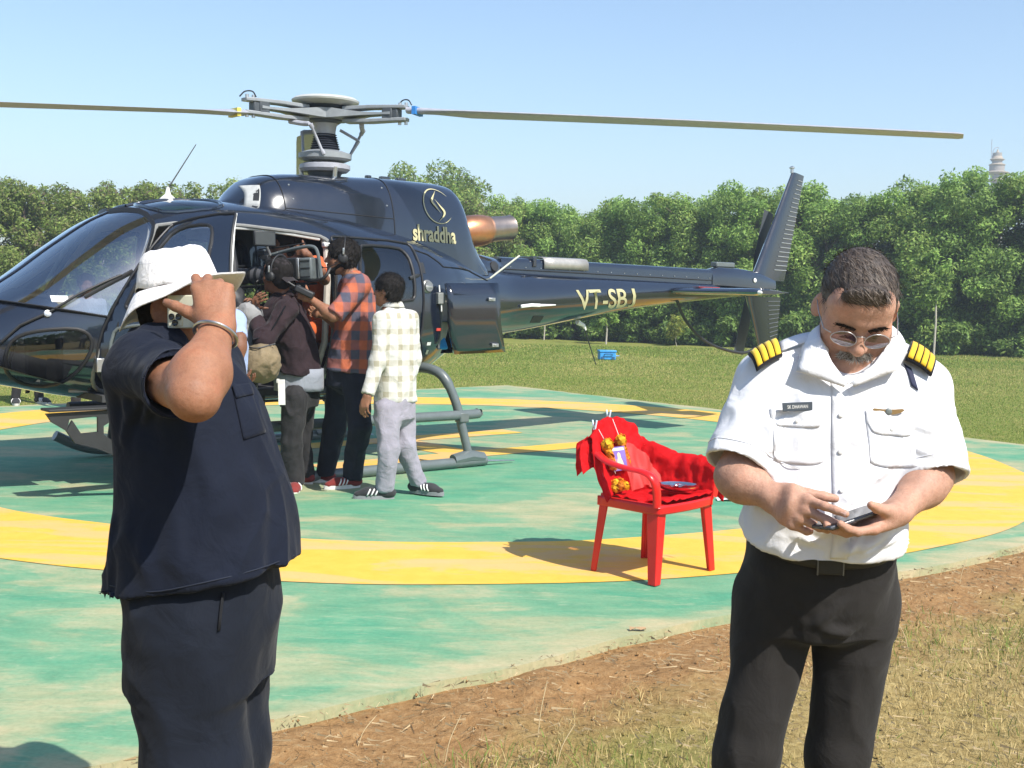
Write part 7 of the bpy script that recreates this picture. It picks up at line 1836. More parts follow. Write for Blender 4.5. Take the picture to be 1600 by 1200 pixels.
    for j in (2, 4, 6, 8): g = G(); g.tube([q+A_([0, 0, .0013]) for q in rows[j]]+[rows[j][0]+A_([0, 0, .0013])], .0008, n=4, caps=False); mk('brim_stitch', A_(g.V)-root_loc(br), g.F, ms, br)
    g = G(); g.tube([q for q in crown_rows[5]]+[crown_rows[5][0]], .0016, n=5, caps=False); mk('crown_seam', A_(g.V)-root_loc(cr), g.F, ms, cr)
    return root
navy_man()
# ---------------------------------------------------------------- people by the helicopter
def bg_person(label, base, J, f, mats, rows, res=.0075, sleeve=1.0, hem=None, hand=None, head_f=None, up=(0, 0, 1), hair=True, leg_r=(.085, .062, .055), waist_a=(.15, .11), seed=1, shoes=None, sh_r=.062, sl_r=(.056, .042), legs=True, hs=1.0, hem_cut=None, th=1.0, amp=.008, trouser_top=None, hair_kw=None):
    root = thing('person', label, 'person', (base[0], base[1], base[2] if len(base) > 2 else 0.0))
    f = nrm(f); hf = nrm(head_f if head_f is not None else f); R = frame(hf, up)
    yaw = math.atan2(f[0], -f[1])
    ms, msh, mtr = mats[:3]
    hc = J['head']; nb = J['neck']
    B = head_prims(hc, R, hs)+neck_prims(hc, R, nb, hs, .052)
    B += [tower([(z, x, y, a*.8, b*.8) for z, x, y, a, b in rows if not legs or z > (J['hipR'][2]+.05)] if legs else [(z, x, y, a*.8, b*.8) for z, x, y, a, b in rows], yaw, .03), cone(nb, .045, J['shR'], .04, .04), cone(nb, .045, J['shL'], .04, .04)]
    for s_, rt in (('R', True), ('L', False)):
        B += arm_prims(J['sh'+s_], J['el'+s_], J['wr'+s_], .95, th)
        d, t, curl = (hand or {}).get(s_, (J['wr'+s_]-J['el'+s_], (f[0], f[1], .1), [(25, 25, 15)]*4))
        B += hand_prims(J['wr'+s_], d, t, rt, curl, s=.98)[0]
    if legs:
        for s_ in 'RL': B += [cone(J['hip'+s_], leg_r[0]*.75, J['kn'+s_], leg_r[1]*.75, .03), cone(J['kn'+s_], leg_r[1]*.75, J['an'+s_], leg_r[2]*.6, .03)]
    V, F = sdf(B, res*.8); V = relax(V, F, 1, .4); mk('body', V, F, ms, root, world_space=True)
    S_ = [tower(rows, yaw, .03), cone(nb+A_([0, 0, -.035]), .052, J['shR'], sh_r, .05), cone(nb+A_([0, 0, -.035]), .052, J['shL'], sh_r, .05)]
    for s_ in 'RL':
        sh, el, wr = J['sh'+s_], J['el'+s_], J['wr'+s_]
        if sleeve <= 1: c = sh+(el-sh)*sleeve; S_.append(cone(sh, sl_r[0]*1.1, el, sl_r[0], .04, cut=[(c, nrm(el-sh))]))
        else:
            c = el+(wr-el)*(sleeve-1); S_ += [cone(sh, sl_r[0]*1.1, el, sl_r[0]*.96, .04), cone(el, sl_r[0]*.96, wr, sl_r[1], .03, cut=[(c, nrm(wr-el))])]
    S_ += [cone(nb+A_([0, 0, .02]), .056, nb+A_([0, 0, .14]), .06, .01, 's')]
    if hem_cut is not None: S_.append(halfspace(hem_cut[0], -A_(hem_cut[1])))
    so, SV, SF = cloth_mesh(S_, res, 'shirt', msh, root, amp, 8, (1, 1, .6), seed)
    # collar
    n = 22; g = G(); rws = []
    for i in range(n+1):
        a = math.pi*(-1.06+2.12*i/n); dv = -f*math.cos(a)+np.cross(f, (0, 0, 1))*math.sin(a); fr_ = (1+math.cos(math.pi-a))/2
        c_ = nb+A_([0, 0, .03-.05*max(0, -math.cos(a))])
        rws.append([c_+dv*.060+A_([0, 0, .015]), c_+dv*.072+A_([0, 0, .008]), c_+dv*.090+A_([0, 0, -.028])])
    g.grid(rws); g.obj('collar', msh, so, solid=.004, world_space=True, ang=60)
    if legs:
        hm = (J['hipR']+J['hipL'])/2; tz = trouser_top if trouser_top else rows[0][0]+.1
        T = [tower([(hm[2]-.06, hm[0], hm[1], waist_a[0]*.92, waist_a[1]), (hm[2]+.04, hm[0], hm[1], waist_a[0], waist_a[1]), (max(tz, hm[2]+.10), rows[0][1]*.6+hm[0]*.4, rows[0][2]*.6+hm[1]*.4, waist_a[0]*.92, waist_a[1]*.95)], yaw, .03)]
        T.append(ellip(hm+A_([0, 0, -.03]), (waist_a[0]*.75, waist_a[1]*.85, .11), None, .05))
        for s_ in 'RL': T += [cone(J['hip'+s_], leg_r[0], J['kn'+s_], leg_r[1], .03), cone(J['kn'+s_], leg_r[1], J['an'+s_], leg_r[2], .025, cut=[(J['an'+s_]+A_([0, 0, -.035]), A_([0, 0, -1.]))])]
        cloth_mesh(T, res, 'trousers', mtr, root, amp*.9, 9, (1, 1, .5), seed+4)
        if shoes:
            for s_ in 'RL': shoe(J['an'+s_]+A_([0, 0, .0]), shoes['dir'+s_], 1.05, root, shoes['up'], shoes['sole'], shoes.get('stripe'))
    if hair:
        ho_, HV, HF = scalp_hair(hc, R, hs, .006, 'hair', m_hair, root, **(hair_kw or dict(thick=.022, nz=.007, seed=seed)))
        if (hair_kw or {}).get('thick', 0) > .013: strands(HV, HF, 2600, .032, lambda q_: R @ A_([.3, .3, -.6]), m_hairs, 'hair_strands', root, [(.008, .007, .006), (.018, .014, .012)], .0014, .14, None, seed, .35)
    return root, R, hc
def head_P(hc, R, hs=1.0): return lambda x, y, z: hc+R @ (A_([x, y, z])*hs)
def plaid(name, base, dark, period, soft=.12, line=None, rot=0):
    m, nt, bs = M_(name); v = coords(nt, rot=(0, 0, rot)); s = node(nt, 'ShaderNodeSeparateXYZ'); w = noise(nt, v, 9, 3)
    lk(nt, v, s.inputs[0])
    def wave(sock, ph=0): return math_(nt, 'SINE', math_(nt, 'ADD', math_(nt, 'MULTIPLY', math_(nt, 'ADD', sock, math_(nt, 'MULTIPLY', w, .02)), 2*math.pi/period), ph))
    xa = wave(math_(nt, 'ADD', s.outputs[0], math_(nt, 'MULTIPLY', s.outputs[1], .6))); za = wave(s.outputs[2])
    A = ramp(nt, math_(nt, 'MULTIPLY_ADD', xa, .5, False), [(0, (0, 0, 0)), (1, (1, 1, 1))]) if False else None
    def step(x): 
        q = math_(nt, 'MULTIPLY', x, 3.0); q = math_(nt, 'ADD', q, .5, True); return q
    a, b = step(xa), step(za); fct = math_(nt, 'MULTIPLY', math_(nt, 'ADD', a, b), .5)
    c = ramp(nt, fct, [(0, base), (.5, tuple(.5*(p+q) for p, q in zip(base, dark))), (1, dark)])
    n2 = noise(nt, v, 30, 4); c = mix(nt, .5, c, ramp(nt, n2, [(.3, (.78, .78, .78)), (.7, (1.1, 1.1, 1.1))]), 'MULTIPLY')
    lk(nt, c, bs.inputs['Base Color']); bs.inputs['Roughness'].default_value = .85; bs.inputs['Specular IOR Level'].default_value = .2
    b1 = bump(nt, bs, noise(nt, v, 12, 4, .5, .6), .35, .03); bump(nt, bs, noise(nt, v, 600, 2), .15, .002, b1); return m
def checks(name, base, line, period):
    m, nt, bs = M_(name); v = coords(nt); s = node(nt, 'ShaderNodeSeparateXYZ'); lk(nt, v, s.inputs[0]); w = noise(nt, v, 8, 3)
    def band(sock, per, lo, ph):
        q = math_(nt, 'FRACT', math_(nt, 'ADD', math_(nt, 'DIVIDE', math_(nt, 'ADD', sock, math_(nt, 'MULTIPLY', w, .02)), per), ph)); return math_(nt, 'GREATER_THAN', q, lo)
    xx = math_(nt, 'ADD', s.outputs[0], math_(nt, 'MULTIPLY', s.outputs[1], .6))
    f1 = math_(nt, 'ADD', math_(nt, 'MULTIPLY', band(xx, period, .55, 0), .5), math_(nt, 'MULTIPLY', band(s.outputs[2], period, .55, 0), .5))
    f2 = math_(nt, 'MAXIMUM', band(xx, period, .90, .35), band(s.outputs[2], period, .90, .35))
    c = mix(nt, f1, base, line); c = mix(nt, math_(nt, 'MULTIPLY', f2, .6), c, (.62, .61, .57))
    lk(nt, c, bs.inputs['Base Color']); bs.inputs['Roughness'].default_value = .85; bs.inputs['Specular IOR Level'].default_value = .2
    b1 = bump(nt, bs, noise(nt, v, 12, 4, .5, .6), .35, .03); bump(nt, bs, noise(nt, v, 600, 2), .15, .002, b1); return m
sk_d = skin_mat('dark_brown_skin', (.20, .092, .052)); sk_m = skin_mat('medium_brown_skin', (.30, .145, .085))
m_jk = fabric('dark_maroon_jacket', (.026, .015, .018), var=.3, folds=.4, sheen=.06); m_blkt = fabric('washed_black_cotton', (.026, .025, .026), var=.3, folds=.4, sheen=.06)
m_navyp = fabric('dark_navy_jeans', (.014, .016, .026), var=.3, folds=.4, sheen=.06); m_lilac = fabric('pale_lilac_cotton', (.29, .275, .32), var=.1, folds=.45)
m_plaid = plaid('orange_slate_plaid', (.46, .125, .062), (.085, .085, .12), .145); m_chk = checks('cream_beige_check', (.62, .615, .58), (.36, .335, .25), .115)
m_orange = fabric('orange_cotton', (.55, .11, .03), folds=.4); m_lblue = fabric('light_blue_cotton', (.30, .38, .58), folds=.4); m_greyt = fabric('grey_trouser', (.27, .27, .27), folds=.4); m_pale = fabric('pale_grey_cotton', (.24, .26, .30), folds=.4)
m_redsh = fabric('maroon_suede', (.19, .028, .024), folds=0); m_sole = plain('white_rubber', (.66, .64, .60), .6); m_strp = plain('white_stripe', (.74, .72, .70), .6)
m_blksh = fabric('black_grey_knit', (.032, .032, .034), folds=0); m_greysole = plain('grey_rubber', (.24, .24, .25), .6)
W2 = at
# -- plaid man
J = dict(head=W2(534, 404, 9.30), neck=W2(549, 432, 9.32), shL=W2(562, 445, 9.12), shR=W2(545, 445, 9.50), elL=W2(521, 494, 8.95), wrL=W2(484, 466, 9.02), elR=W2(535, 512, 9.52), wrR=W2(503, 492, 9.38),
         hipL=W2(556, 590, 9.22), hipR=W2(532, 590, 9.42), knL=W2(562, 668, 9.12), knR=W2(523, 668, 9.42), anL=W2(550, 744, 9.22), anR=W2(508, 736, 9.48))
def rows_from(L, d, yawf, k=None):
    """silhouette rows (v, left, right, a/b ratio)"""
    out = []
    for v, l, r, dd, a, b in L:
        p = W2((l+r)/2, v, dd); out.append((p[2], p[0], p[1], a, b))
    return out
px = lambda n, d: n*d/FPX
rws = rows_from([(612, 510, 588, 9.30, .19, px(39, 9.3)), (575, 511, 588, 9.30, .19, px(38.5, 9.3)), (540, 518, 587, 9.30, .19, px(35, 9.3)), (500, 527, 586, 9.30, .19, px(31, 9.3)), (465, 533, 583, 9.30, .19, px(27, 9.3)), (443, 536, 577, 9.30, .14, px(20, 9.3)), (430, 540, 566, 9.31, .07, .06)], 9.3, None)
C9 = [(55, 50, 25), (55, 50, 25), (58, 50, 25), (60, 50, 25)]
hemc = W2(548, 580, 9.3)
pm_, R_, hc_ = bg_person('tall bearded man in orange and slate plaid shirt wearing a headset', W2(530, 760, 9.3)*A_([1, 1, 0]), J, (-1, -.08, 0), (sk_m, m_plaid, m_navyp), rws, sleeve=.98, head_f=(-1, -.10, .04), leg_r=(.108, .088, .078), waist_a=(.17, .155), seed=3,
    hand=dict(L=((-.9, .05, .35), (.1, .1, .9), C9), R=((-.8, -.2, .3), (.2, -.2, .9), C9)), shoes=dict(dirL=(-.85, -.5, 0), dirR=(-1, -.12, 0), up=m_redsh, sole=m_sole, stripe=m_strp), sh_r=.07, sl_r=(.072, .05), hem_cut=(hemc, nrm((.10, .0, 1))), hs=1.08, th=1.0, hair_kw=dict(thick=.022, nz=.005, seed=5, back=-.09))
P = head_P(hc_, R_, 1.08)
solid_mesh([ellip(P(0, .050, -.085), A_([.052, .055, .040]), R_.T, .02), cone(P(-.06, .01, -.05), .014, P(-.04, .06, -.085), .018, .02), cone(P(.06, .01, -.05), .014, P(.04, .06, -.085), .018, .02), cone(P(-.024, .098, -.048), .006, P(.024, .098, -.048), .006, .006)], .005, 'beard', m_hair, pm_)
def headset(P, label, mic):
    h = thing('headset', label, 'headset', tuple(P(0, 0, .12))); r0 = root_loc(h); g = G()
    g.tube([P(.096*math.cos(t), -.02, .03+.118*math.sin(t)) for t in np.linspace(-.1, math.pi+.1, 26)], .009, n=8, flat=(1.6, .7)); mk('headband', A_(g.V)-r0, g.F, m_dark, h)
    for sx in (-1, 1):
        g = G(); g.lathe([(.036, 0), (.040, .012), (.036, .026), (.02, .032)], P(.082*sx, -.012, .0), n=18, axis=(P(sx, 0, 0)-P(0, 0, 0))); cup = mk('ear_cup', A_(g.V)-r0, g.F, m_dark, h)
        g = G(); g.box(P(.112*sx, -.015, .05)-r0, (.014, .02, .05)); g.obj('yoke', m_metal, h, bevel=.003)
    if mic: g = G(); g.tube(spline([P(.10, .0, -.02), P(.095, .05, -.05), P(.07, .10, -.07), P(.04, .135, -.07)], 5), .0035, n=6); mk('mic_boom', A_(g.V)-r0, g.F, m_dark, h); g = G(); g.lathe([(.0, -.014), (.013, -.008), (.015, .004), (.0, .016)], P(.035, .14, -.07), n=10); mk('mic_foam', A_(g.V)-r0, g.F, m_trim, h)
headset(P, 'black headset with a boom microphone worn by the plaid shirted man', True)
pk = W2(490, 455, 8.98); g = G(); thc = thing('belt_pack', 'small black control unit held by the plaid shirted man', 'control unit', tuple(W2(476, 456, 8.98)))
g = G(); g.box((0, 0, 0), (.15, .07, .05), A_(Matrix.Rotation(rad(24), 3, 'Y'))); g.obj('body', m_dark, thc, bevel=.012); g = G(); g.tube([(-.07, -.02, .04), (-.12, -.02, .07)], .008, n=6); g.obj('aerial', m_dark, thc)
# -- young man in the pale check shirt
J = dict(head=W2(607, 455, 8.86), neck=W2(613, 480, 8.88), shL=W2(597, 502, 8.74), shR=W2(640, 499, 9.02), elL=W2(590, 565, 8.70), wrL=W2(574, 618, 8.62), elR=W2(646, 560, 9.08), wrR=W2(636, 612, 9.02),
         hipL=W2(604, 640, 8.78), hipR=W2(629, 640, 8.95), knL=W2(607, 700, 8.74), knR=W2(632, 695, 8.92), anL=W2(601, 761, 8.76), anR=W2(653, 752, 8.98))
rws = rows_from([(660, 588, 646, 8.87, .165, .125), (620, 588, 648, 8.87, .160, .125), (580, 590, 649, 8.87, .155, .12), (540, 591, 648, 8.87, .155, .12), (510, 593, 645, 8.87, .150, .115), (492, 597, 641, 8.87, .125, .095), (480, 603, 625, 8.88, .06, .06)], 8.87, None)
ym, R_, hc_ = bg_person('young man in cream check shirt and pale lilac trousers, seen from behind', W2(618, 775, 8.85)*A_([1, 1, 0]), J, (-.62, .78, 0), (sk_m, m_chk, m_lilac), rws, sleeve=1.97, head_f=(-.93, .36, .02), leg_r=(.098, .080, .066), waist_a=(.155, .125), seed=11,
    hand=dict(L=((-.25, -.1, -.95), (-.8, .5, 0), [(25, 30, 20)]*4)), shoes=dict(dirL=(-1, -.10, 0), dirR=(.55, -.30, 0), up=m_blksh, sole=m_greysole, stripe=m_strp), sh_r=.058, sl_r=(.058, .046), hem_cut=(W2(615, 627, 8.87), A_([0, 0, 1.])), hs=.98, hair_kw=dict(thick=.016, nz=.004, seed=6, back=-.085))
# -- camera operator
J = dict(head=W2(433, 432, 9.12), neck=W2(441, 462, 9.16), shL=W2(449, 484, 8.98), shR=W2(430, 480, 9.36), elL=W2(412, 532, 8.80), wrL=W2(396, 492, 8.98), elR=W2(432, 500, 9.55), wrR=W2(452, 452, 9.30),
         hipL=W2(462, 622, 9.08), hipR=W2(474, 622, 9.32), knL=W2(455, 690, 9.08), knR=W2(470, 686, 9.34), anL=W2(460, 750, 9.12), anR=W2(477, 738, 9.38))
rws = rows_from([(640, 436, 496, 9.18, .165, .145), (588, 434, 497, 9.18, .165, .150), (550, 426, 496, 9.18, .17, .165), (515, 416, 487, 9.17, .18, .16), (490, 417, 472, 9.17, .175, .13), (473, 424, 460, 9.17, .13, .095), (460, 432, 450, 9.17, .06, .06)], 9.18, None)
co, R_, hc_ = bg_person('camera operator in dark maroon jacket and black cap shouldering a video camera', W2(465, 758, 9.2)*A_([1, 1, 0]), J, (-.80, .60, 0), (sk_d, m_jk, m_blkt), rws, sleeve=1.90, head_f=(-.88, .46, .05), leg_r=(.098, .080, .074), waist_a=(.15, .13), seed=17,
    hand=dict(L=((.02, .25, .95), (-.6, .6, .2), C9), R=((.1, .0, .9), (-.5, .6, 0), C9)), shoes=dict(dirL=(.15, -.85, 0), dirR=(-.8, .4, 0), up=m_redsh, sole=m_sole, stripe=m_strp), sh_r=.068, sl_r=(.070, .050), hem_cut=(W2(465, 584, 9.18), nrm((.12, 0, 1))), hs=1.08, amp=.011, hair_kw=dict(thick=.010, nz=.003, seed=7, back=-.085))
P = head_P(hc_, R_, 1.08)
# cap, headphones, shirt tail, paper, bag
cp_ = thing('cap', 'dark cap worn back to front by the camera operator', 'cap', tuple(P(0, 0, .1))); solid_mesh([ellip(P(0, -.014, .046), (.093, .115, .098), R_.T, .01), halfspace(P(0, 0, .028), nrm(-R_[:, 2]*.97-R_[:, 1]*.25))], .006, 'crown', fabric('black_cap_cotton', (.022, .017, .018), folds=.2), cp_)
g = G(); g.grid([[P(x*.075, -.10-.055*q, .012-.03*q-.02*x*x) for x in np.linspace(-1, 1, 9)] for q in (0, .5, 1)]); mk('peak', A_(g.V)-root_loc(cp_), g.F, bpy.data.materials['black_cap_cotton'], cp_)
headset(P, 'black headphones over the camera operator\'s cap', False)
g = G(); rr_ = []
for a in np.linspace(0, 2*math.pi, 30): rr_.append([W2(467, v, 9.18)+A_([.80*q*math.cos(a)*.0+.6*.150*math.cos(a)-.8*.145*math.sin(a)*-1*0+.10*math.cos(a), .135*math.sin(a), 0])*A_([1, 1, 1]) for v, q in ((575, 1), (590, 1), (603, 1), (610, 1))])
g.grid(rr_); g.obj('shirt_tail', m_pale, co, world_space=True, solid=.004)
pp = thing('paper_slip', 'white folded paper hanging from the camera operator\'s pocket', 'paper', tuple(W2(440, 613, 8.90))); g = G(); g.box((0, 0, 0), (.052, .006, .19), A_(Matrix.Rotation(rad(-2), 3, 'Y'))); g.obj('sheet', m_white, pp, bevel=.002); g = G(); g.box((-.028, .004, .085), (.02, .006, .03)); g.obj('fold', m_white, pp)
bagc = W2(406, 562, 8.78); bag = thing('shoulder_bag', 'round khaki sling bag hanging in front of the camera operator', 'bag', tuple(bagc))
m_kh = fabric('khaki_canvas', (.20, .155, .092), var=.25, folds=.5, fscale=16, sheen=.05); V, F = sdf([ellip(bagc, (.148, .12, .178), frame((-.2, -.2, 1)).T, .02), ellip(bagc+A_([.02, 0, -.05]), (.13, .11, .12), None, .05)], .007); V = folds(V, F, .010, 9, (1, 1, .8), 4); mk('pouch', V, F, m_kh, bag, world_space=True)
g = G(); g.tube([q-bagc for q in spline([bagc+A_([-.11, -.03, .10]), bagc+A_([0, -.12, .09]), bagc+A_([.12, -.04, .12])], 6)], .006, n=6); g.obj('zip', m_dark, bag); g = G(); g.tube([q-bagc for q in spline([bagc+A_([-.04, -.06, .15]), W2(420, 520, 8.78), W2(446, 478, 8.84)], 6)], .016, n=6, flat=(1, .3)); g.obj('strap', m_trim, bag)
# -- the shoulder camera
cm = thing('video_camera', 'black shoulder mounted video camera with long lens, monitor and battery aimed into the cabin', 'camera', tuple(W2(452, 428, 9.36)))
cr0 = root_loc(cm); m_cam = plain('camera_black', (.016, .017, .018), .45, bumpy=.15, bscale=80); m_cam2 = plain('battery_grey', (.10, .115, .115), .4); m_camg = plain('camera_grey', (.075, .075, .08), .5)
Fc = frame((-.90, .42, -.06)); CP = lambda x, y, z: A_([0, 0, 0])+Fc @ A_([x, y, z])           # y along the lens, x to the operator's left (viewer)
g = G(); g.box(CP(.06, -.02, .03), (.15, .30, .17), Fc); g.obj('camera_body', m_cam, cm, bevel=.012)
g = G(); g.box(CP(.06, -.235, .025), (.13, .11, .17), Fc); bt = g.obj('battery', m_cam2, cm, bevel=.014)
for z in (-.035, .03, .085): g = G(); g.box(CP(.127, -.235, z), (.004, .09, .006), Fc); g.obj('battery_rib', m_cam, bt)
g = G(); g.box(CP(.06, -.165, .03), (.14, .03, .16), Fc); g.obj('battery_plate', m_metal, cm, bevel=.004)
g = G(); g.lathe([(.055, 0), (.060, .03), (.060, .08), (.068, .10), (.068, .20), (.058, .21), (.058, .27), (.064, .275), (.064, .30)], CP(.05, .12, .0), n=26, axis=Fc[:, 1]); ln = g.obj('lens', m_camg, cm)
for y in (.17, .24, .30): g = G(); g.lathe([(.071, -.012), (.072, 0), (.071, .012)], CP(.05, y+.0, .0), n=26, axis=Fc[:, 1]); g.obj('focus_ring', m_cam, ln)
g = G(); g.box(CP(.05, .45, .0), (.15, .07, .13), Fc, taper=1.1); mbx = g.obj('matte_box', m_camg, cm, bevel=.01); g = G(); g.box(CP(.05, .49, .085), (.16, .10, .006), Fc); g.obj('sun_flag', m_cam, mbx)
for x in (-.0, .10): g = G(); g.tube([CP(x, -.25, -.085), CP(x, .48, -.085)], .009, n=8); g.obj('support_rod', m_cam, cm)
g = G(); g.tube(spline([CP(.06, .22, .14), CP(.06, .10, .155), CP(.06, -.12, .19), CP(.06, -.26, .195), CP(.06, -.31, .15), CP(.06, -.33, .02), CP(.06, -.34, -.06)], 7), .014, n=8); g.obj('top_handle', m_cam2, cm)
g = G(); g.tube(spline([CP(.06, .23, .20), CP(.06, .0, .21), CP(.06, -.2, .225)], 5), .006, n=6); g.obj('handle_cable', m_trim, cm)
mp = W2(413, 373, 9.3)-cr0; Rm = frame((.55, -.80, .1)); g = G(); g.box(mp, (.175, .035, .115), Rm); mo = g.obj('monitor', m_cam, cm, bevel=.006); g = G(); g.box(mp+Rm @ A_([0, .0185, 0]), (.155, .002, .095), Rm); g.obj('monitor_back', plain('monitor_panel', (.028, .033, .032), .5), mo)
g = G(); g.tube([mp+A_([.02, 0, -.06]), mp+A_([.04, .03, -.12]), CP(.06, .16, .15)], .011, n=7); g.obj('monitor_arm', m_metal, cm)
for (x, y, z, s_) in ((.06, .20, .17, .05), (.10, .14, .13, .045), (.13, .05, .08, .04), (.14, .10, -.05, .06), (.06, .22, -.10, .05)): g = G(); g.box(CP(x, y, z), (s_, s_*1.3, s_*.8), Fc); g.obj('accessory_box', m_cam, cm, bevel=.005)
for k in range(5):
    r_ = random.Random(k); g = G(); g.tube(spline([CP(.13, -.1+.05*k, .05-.03*k), CP(.19+.02*k, -.05+.04*k, -.06), CP(.16, .05+.03*k, -.16-.02*k), CP(.10, .0, -.19)], 6), .006, n=6); g.obj('cable', m_trim, cm)
for q, mt in (((.138, -.03, .06), m_metal), ((.138, .05, .0), m_metal), ((.138, .0, -.03), m_white), ((.07, .17, .19), m_white)): g = G(); g.lathe([(.009, 0), (.009, .012)], CP(*q), n=10, axis=Fc[:, 0]); g.obj('knob', mt, cm)
g = G(); g.box(CP(.05, -.06, -.11), (.13, .24, .05), Fc); g.obj('shoulder_pad', m_trim, cm, bevel=.018)
g = G(); g.tube(spline([CP(.06, .22, -.09), CP(.10, .25, -.16), CP(.12, .24, -.24)], 5), .018, n=8); g.obj('hand_grip', m_trim, cm)
g = G(); g.tube(spline([CP(.08, -.2, -.06), CP(.15, -.34, -.07), CP(.17, -.44, -.05), CP(.13, -.47, .02)], 6), .012, n=7); g.obj('rear_cable', m_trim, cm)
# -- man inside the cabin in orange, with dark cap, hand on the camera handle
J = dict(head=W2(441, 388, 9.95), neck=W2(462, 410, 10.02), shR=W2(470, 424, 10.25), shL=W2(494, 412, 9.88), elR=W2(470, 470, 10.2), wrR=W2(440, 462, 10.0), elL=W2(507, 437, 9.62), wrL=W2(481, 398, 9.46),
         hipL=W2(508, 512, 10.0), hipR=W2(500, 512, 10.3), knL=W2(466, 525, 9.85), knR=W2(460, 525, 10.2), anL=W2(470, 590, 9.85), anR=W2(462, 588, 10.2))
rws = rows_from([(515, 478, 520, 10.12, .165, .12), (480, 476, 518, 10.1, .165, .115), (445, 470, 514, 10.06, .165, .11), (420, 468, 505, 10.04, .15, .095), (408, 462, 488, 10.04, .07, .06)], 10, None)
cb, R_, hc_ = bg_person('man in orange shirt and dark cap crouching inside the helicopter cabin', W2(500, 590, 10.1)*A_([1, 1, 0])+A_([0, 0, .72]), J, (-.85, -.5, 0), (sk_d, m_orange, m_orange), rws, sleeve=.55, head_f=(-.80, -.58, -.05), leg_r=(.09, .075, .06), waist_a=(.16, .12), seed=23, hand=dict(L=((-.75, -.1, .25), (-.3, -.2, .8), C9)), shoes=None, hs=1.05, hair_kw=dict(thick=.008, nz=.002, seed=7))
P = head_P(hc_, R_, 1.05); c2 = thing('cap', 'black cap with a peak on the man inside the cabin', 'cap', tuple(P(0, 0, .1))); solid_mesh([ellip(P(0, -.012, .05), (.092, .113, .092), R_.T, .01), halfspace(P(0, 0, .04), -R_[:, 2])], .007, 'crown', bpy.data.materials['black_cap_cotton'], c2)
g = G(); g.grid([[P(x*.07, .09+.06*q*(1-.4*x*x), .045-.015*q) for x in np.linspace(-1, 1, 7)] for q in (0, .5, 1)]); mk('peak', A_(g.V)-root_loc(c2), g.F, bpy.data.materials['black_cap_cotton'], c2)
# -- passenger on the door sill, mostly hidden
J = dict(head=W2(346, 420, 9.35), neck=W2(352, 446, 9.38), shL=W2(368, 462, 9.28), shR=W2(345, 462, 9.55), elL=W2(384, 502, 9.15), wrL=W2(396, 478, 8.98), elR=W2(350, 505, 9.5), wrR=W2(368, 500, 9.25),
         hipL=W2(362, 535, 9.35), hipR=W2(350, 535, 9.5), knL=W2(391, 492, 8.98), knR=W2(378, 500, 9.1), anL=W2(390, 588, 9.0), anR=W2(376, 590, 9.12))
rws = rows_from([(540, 338, 376, 9.42, .17, .12), (500, 338, 376, 9.42, .17, .115), (470, 340, 376, 9.42, .16, .10), (452, 345, 368, 9.42, .07, .06)], 9.4, None)
ps, R_, hc_ = bg_person('seated passenger in grey trousers with a raised knee at the open cabin door', W2(385, 592, 9.1)*A_([1, 1, 0])+A_([0, 0, .5]), J, (.55, -.8, 0), (sk_d, m_dark, m_greyt), rws, sleeve=.9, leg_r=(.10, .095, .085), waist_a=(.16, .12), seed=29, shoes=dict(dirL=(.3, -.9, 0), dirR=(.3, -.9, 0), up=m_blksh, sole=m_greysole), hs=1.0)
# -- man in light blue behind the navy man
J = dict(head=W2(330, 500, 7.6), neck=W2(338, 530, 7.6), shL=W2(340, 548, 7.75), shR=W2(366, 500, 7.5), elL=W2(340, 600, 7.7), wrL=W2(370, 600, 7.6), elR=W2(374, 530, 7.35), wrR=W2(372, 575, 7.3),
         hipL=W2(340, 650, 7.7), hipR=W2(345, 655, 7.5), knL=W2(370, 700, 7.6), knR=W2(372, 710, 7.4), anL=W2(350, 805, 7.7), anR=W2(345, 812, 7.5))
rws = rows_from([(660, 312, 374, 7.6, .15, .12), (610, 312, 378, 7.6, .16, .125), (560, 314, 380, 7.6, .16, .12), (520, 322, 380, 7.58, .13, .10), (505, 330, 366, 7.58, .07, .06)], 7.6, None)
lb, R_, hc_ = bg_person('man in light blue shirt mostly hidden behind the navy man\'s raised arm', W2(350, 815, 7.6)*A_([1, 1, 0]), J, (-.5, .85, 0), (sk_d, m_lblue, m_greyt), rws, sleeve=.95, leg_r=(.09, .075, .06), waist_a=(.15, .12), seed=31, shoes=dict(dirL=(-.5, .8, 0), dirR=(-.5, .8, 0), up=m_blksh, sole=m_greysole), hs=1.0)
# -- aircrew in the port front seat, seen through the windscreen
d0 = A_([-math.cos(HYAW), -math.sin(HYAW), 0]); lf = np.cross((0, 0, 1), d0)
HW = lambda t, Y, Z: A_([HX+t*math.cos(HYAW)+Y*math.sin(HYAW), HY+t*math.sin(HYAW)-Y*math.cos(HYAW), Z])
J = dict(head=HW(-1.62, .38, 1.80), neck=HW(-1.55, .38, 1.63), shL=HW(-1.52, .57, 1.56), shR=HW(-1.52, .19, 1.56), elL=HW(-1.66, .60, 1.30), wrL=HW(-1.92, .48, 1.22), elR=HW(-1.66, .18, 1.30), wrR=HW(-1.92, .28, 1.24),
         hipL=HW(-1.55, .48, 1.12), hipR=HW(-1.55, .28, 1.12), knL=HW(-2.0, .50, 1.14), knR=HW(-2.0, .26, 1.14), anL=HW(-2.25, .50, .82), anR=HW(-2.25, .26, .82))
rws = [(1.08, *HW(-1.55, .38, 0)[:2], .17, .12), (1.25, *HW(-1.54, .38, 0)[:2], .17, .12), (1.45, *HW(-1.52, .38, 0)[:2], .18, .11), (1.57, *HW(-1.52, .38, 0)[:2], .15, .09), (1.64, *HW(-1.53, .38, 0)[:2], .06, .06)]
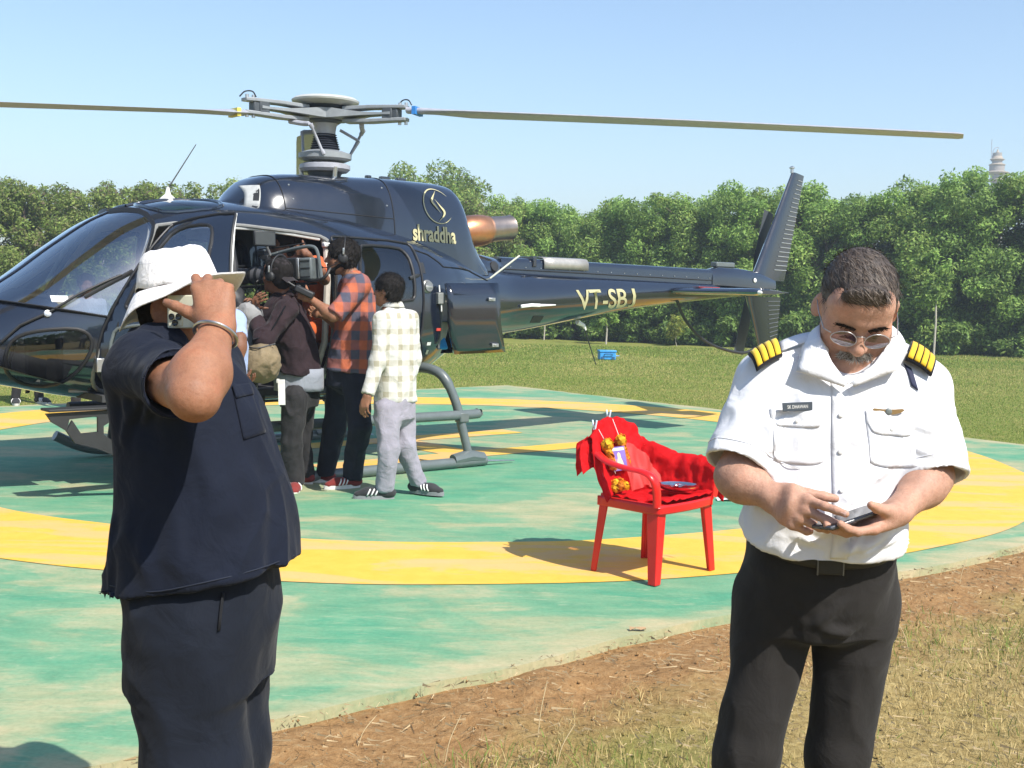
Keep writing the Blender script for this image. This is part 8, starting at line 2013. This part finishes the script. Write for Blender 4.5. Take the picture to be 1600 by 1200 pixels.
bg_person('aircrew member in pale shirt sitting in the cockpit behind the windscreen', HW(-1.6, .38, .75), J, d0, (sk_d, m_pale, m_navyp), rws, sleeve=.6, seed=37, shoes=dict(dirL=d0, dirR=d0, up=m_blksh, sole=m_greysole), hs=1.02, res=.009)
# -- people standing beyond the nose (shoes show under the fuselage)
def stander(label, x, y, hgt, f, mats, shc, seed, dx=.14):
    b = A_([x, y, GZ]); f = nrm(f); l = np.cross((0, 0, 1), f); s = hgt/1.72
    q = lambda a, c, z: b+l*a+f*c+A_([0, 0, z*s])
    J = dict(head=q(0, .02, 1.60), neck=q(0, 0, 1.42), shL=q(.17, 0, 1.37), shR=q(-.17, 0, 1.37), elL=q(.23, -.02, 1.10), wrL=q(.24, .06, .86), elR=q(-.23, -.02, 1.10), wrR=q(-.24, .06, .86), hipL=q(.09, 0, .88), hipR=q(-.09, 0, .88), knL=q(.10, .02, .48), knR=q(-.10, .02, .48), anL=q(dx, 0, .09), anR=q(-dx, 0, .09))
    rws = [(b[2]+z*s, b[0], b[1], a, c) for z, a, c in ((.82, .17, .12), (1.0, .16, .115), (1.2, .17, .115), (1.35, .17, .10), (1.43, .06, .06))]
    bg_person(label, b, J, f, mats, rws, res=.012, sleeve=.6, seed=seed, shoes=dict(dirL=f+l*.4, dirR=f-l*.2, **shc))
stander('person in dark clothes and black and white trainers standing beyond the helicopter nose', -6.33, 15.6, 1.7, (.6, -.8, 0), (sk_d, m_blkt, m_blkt), dict(up=m_blksh, sole=m_sole, stripe=m_strp), 41, .15)
stander('person in brown sandals standing beyond the helicopter belly', -5.22, 14.65, 1.68, (.5, -.85, 0), (sk_d, m_pale, m_blkt), dict(up=plain('brown_leather', (.09, .05, .03), .6), sole=plain('tan_sole', (.30, .23, .16), .7)), 43, .13)
# ---------------------------------------------------------------- thin summer haze
hz, nt, bs = M_('air_haze')
nt.nodes.remove(bs); pv_ = node(nt, 'ShaderNodeVolumePrincipled'); pv_.inputs['Density'].default_value = .0019; pv_.inputs['Color'].default_value = (.80, .90, 1, 1); pv_.inputs['Anisotropy'].default_value = .2
lk(nt, pv_.outputs[0], nt.nodes['Material Output'].inputs['Volume'])
g = G(); g.box((0, 190, (GZ-1.2+31)/2), (600, 500, 31-(GZ-1.2))); tag(g.obj('haze', hz, smooth=False), kind='stuff')
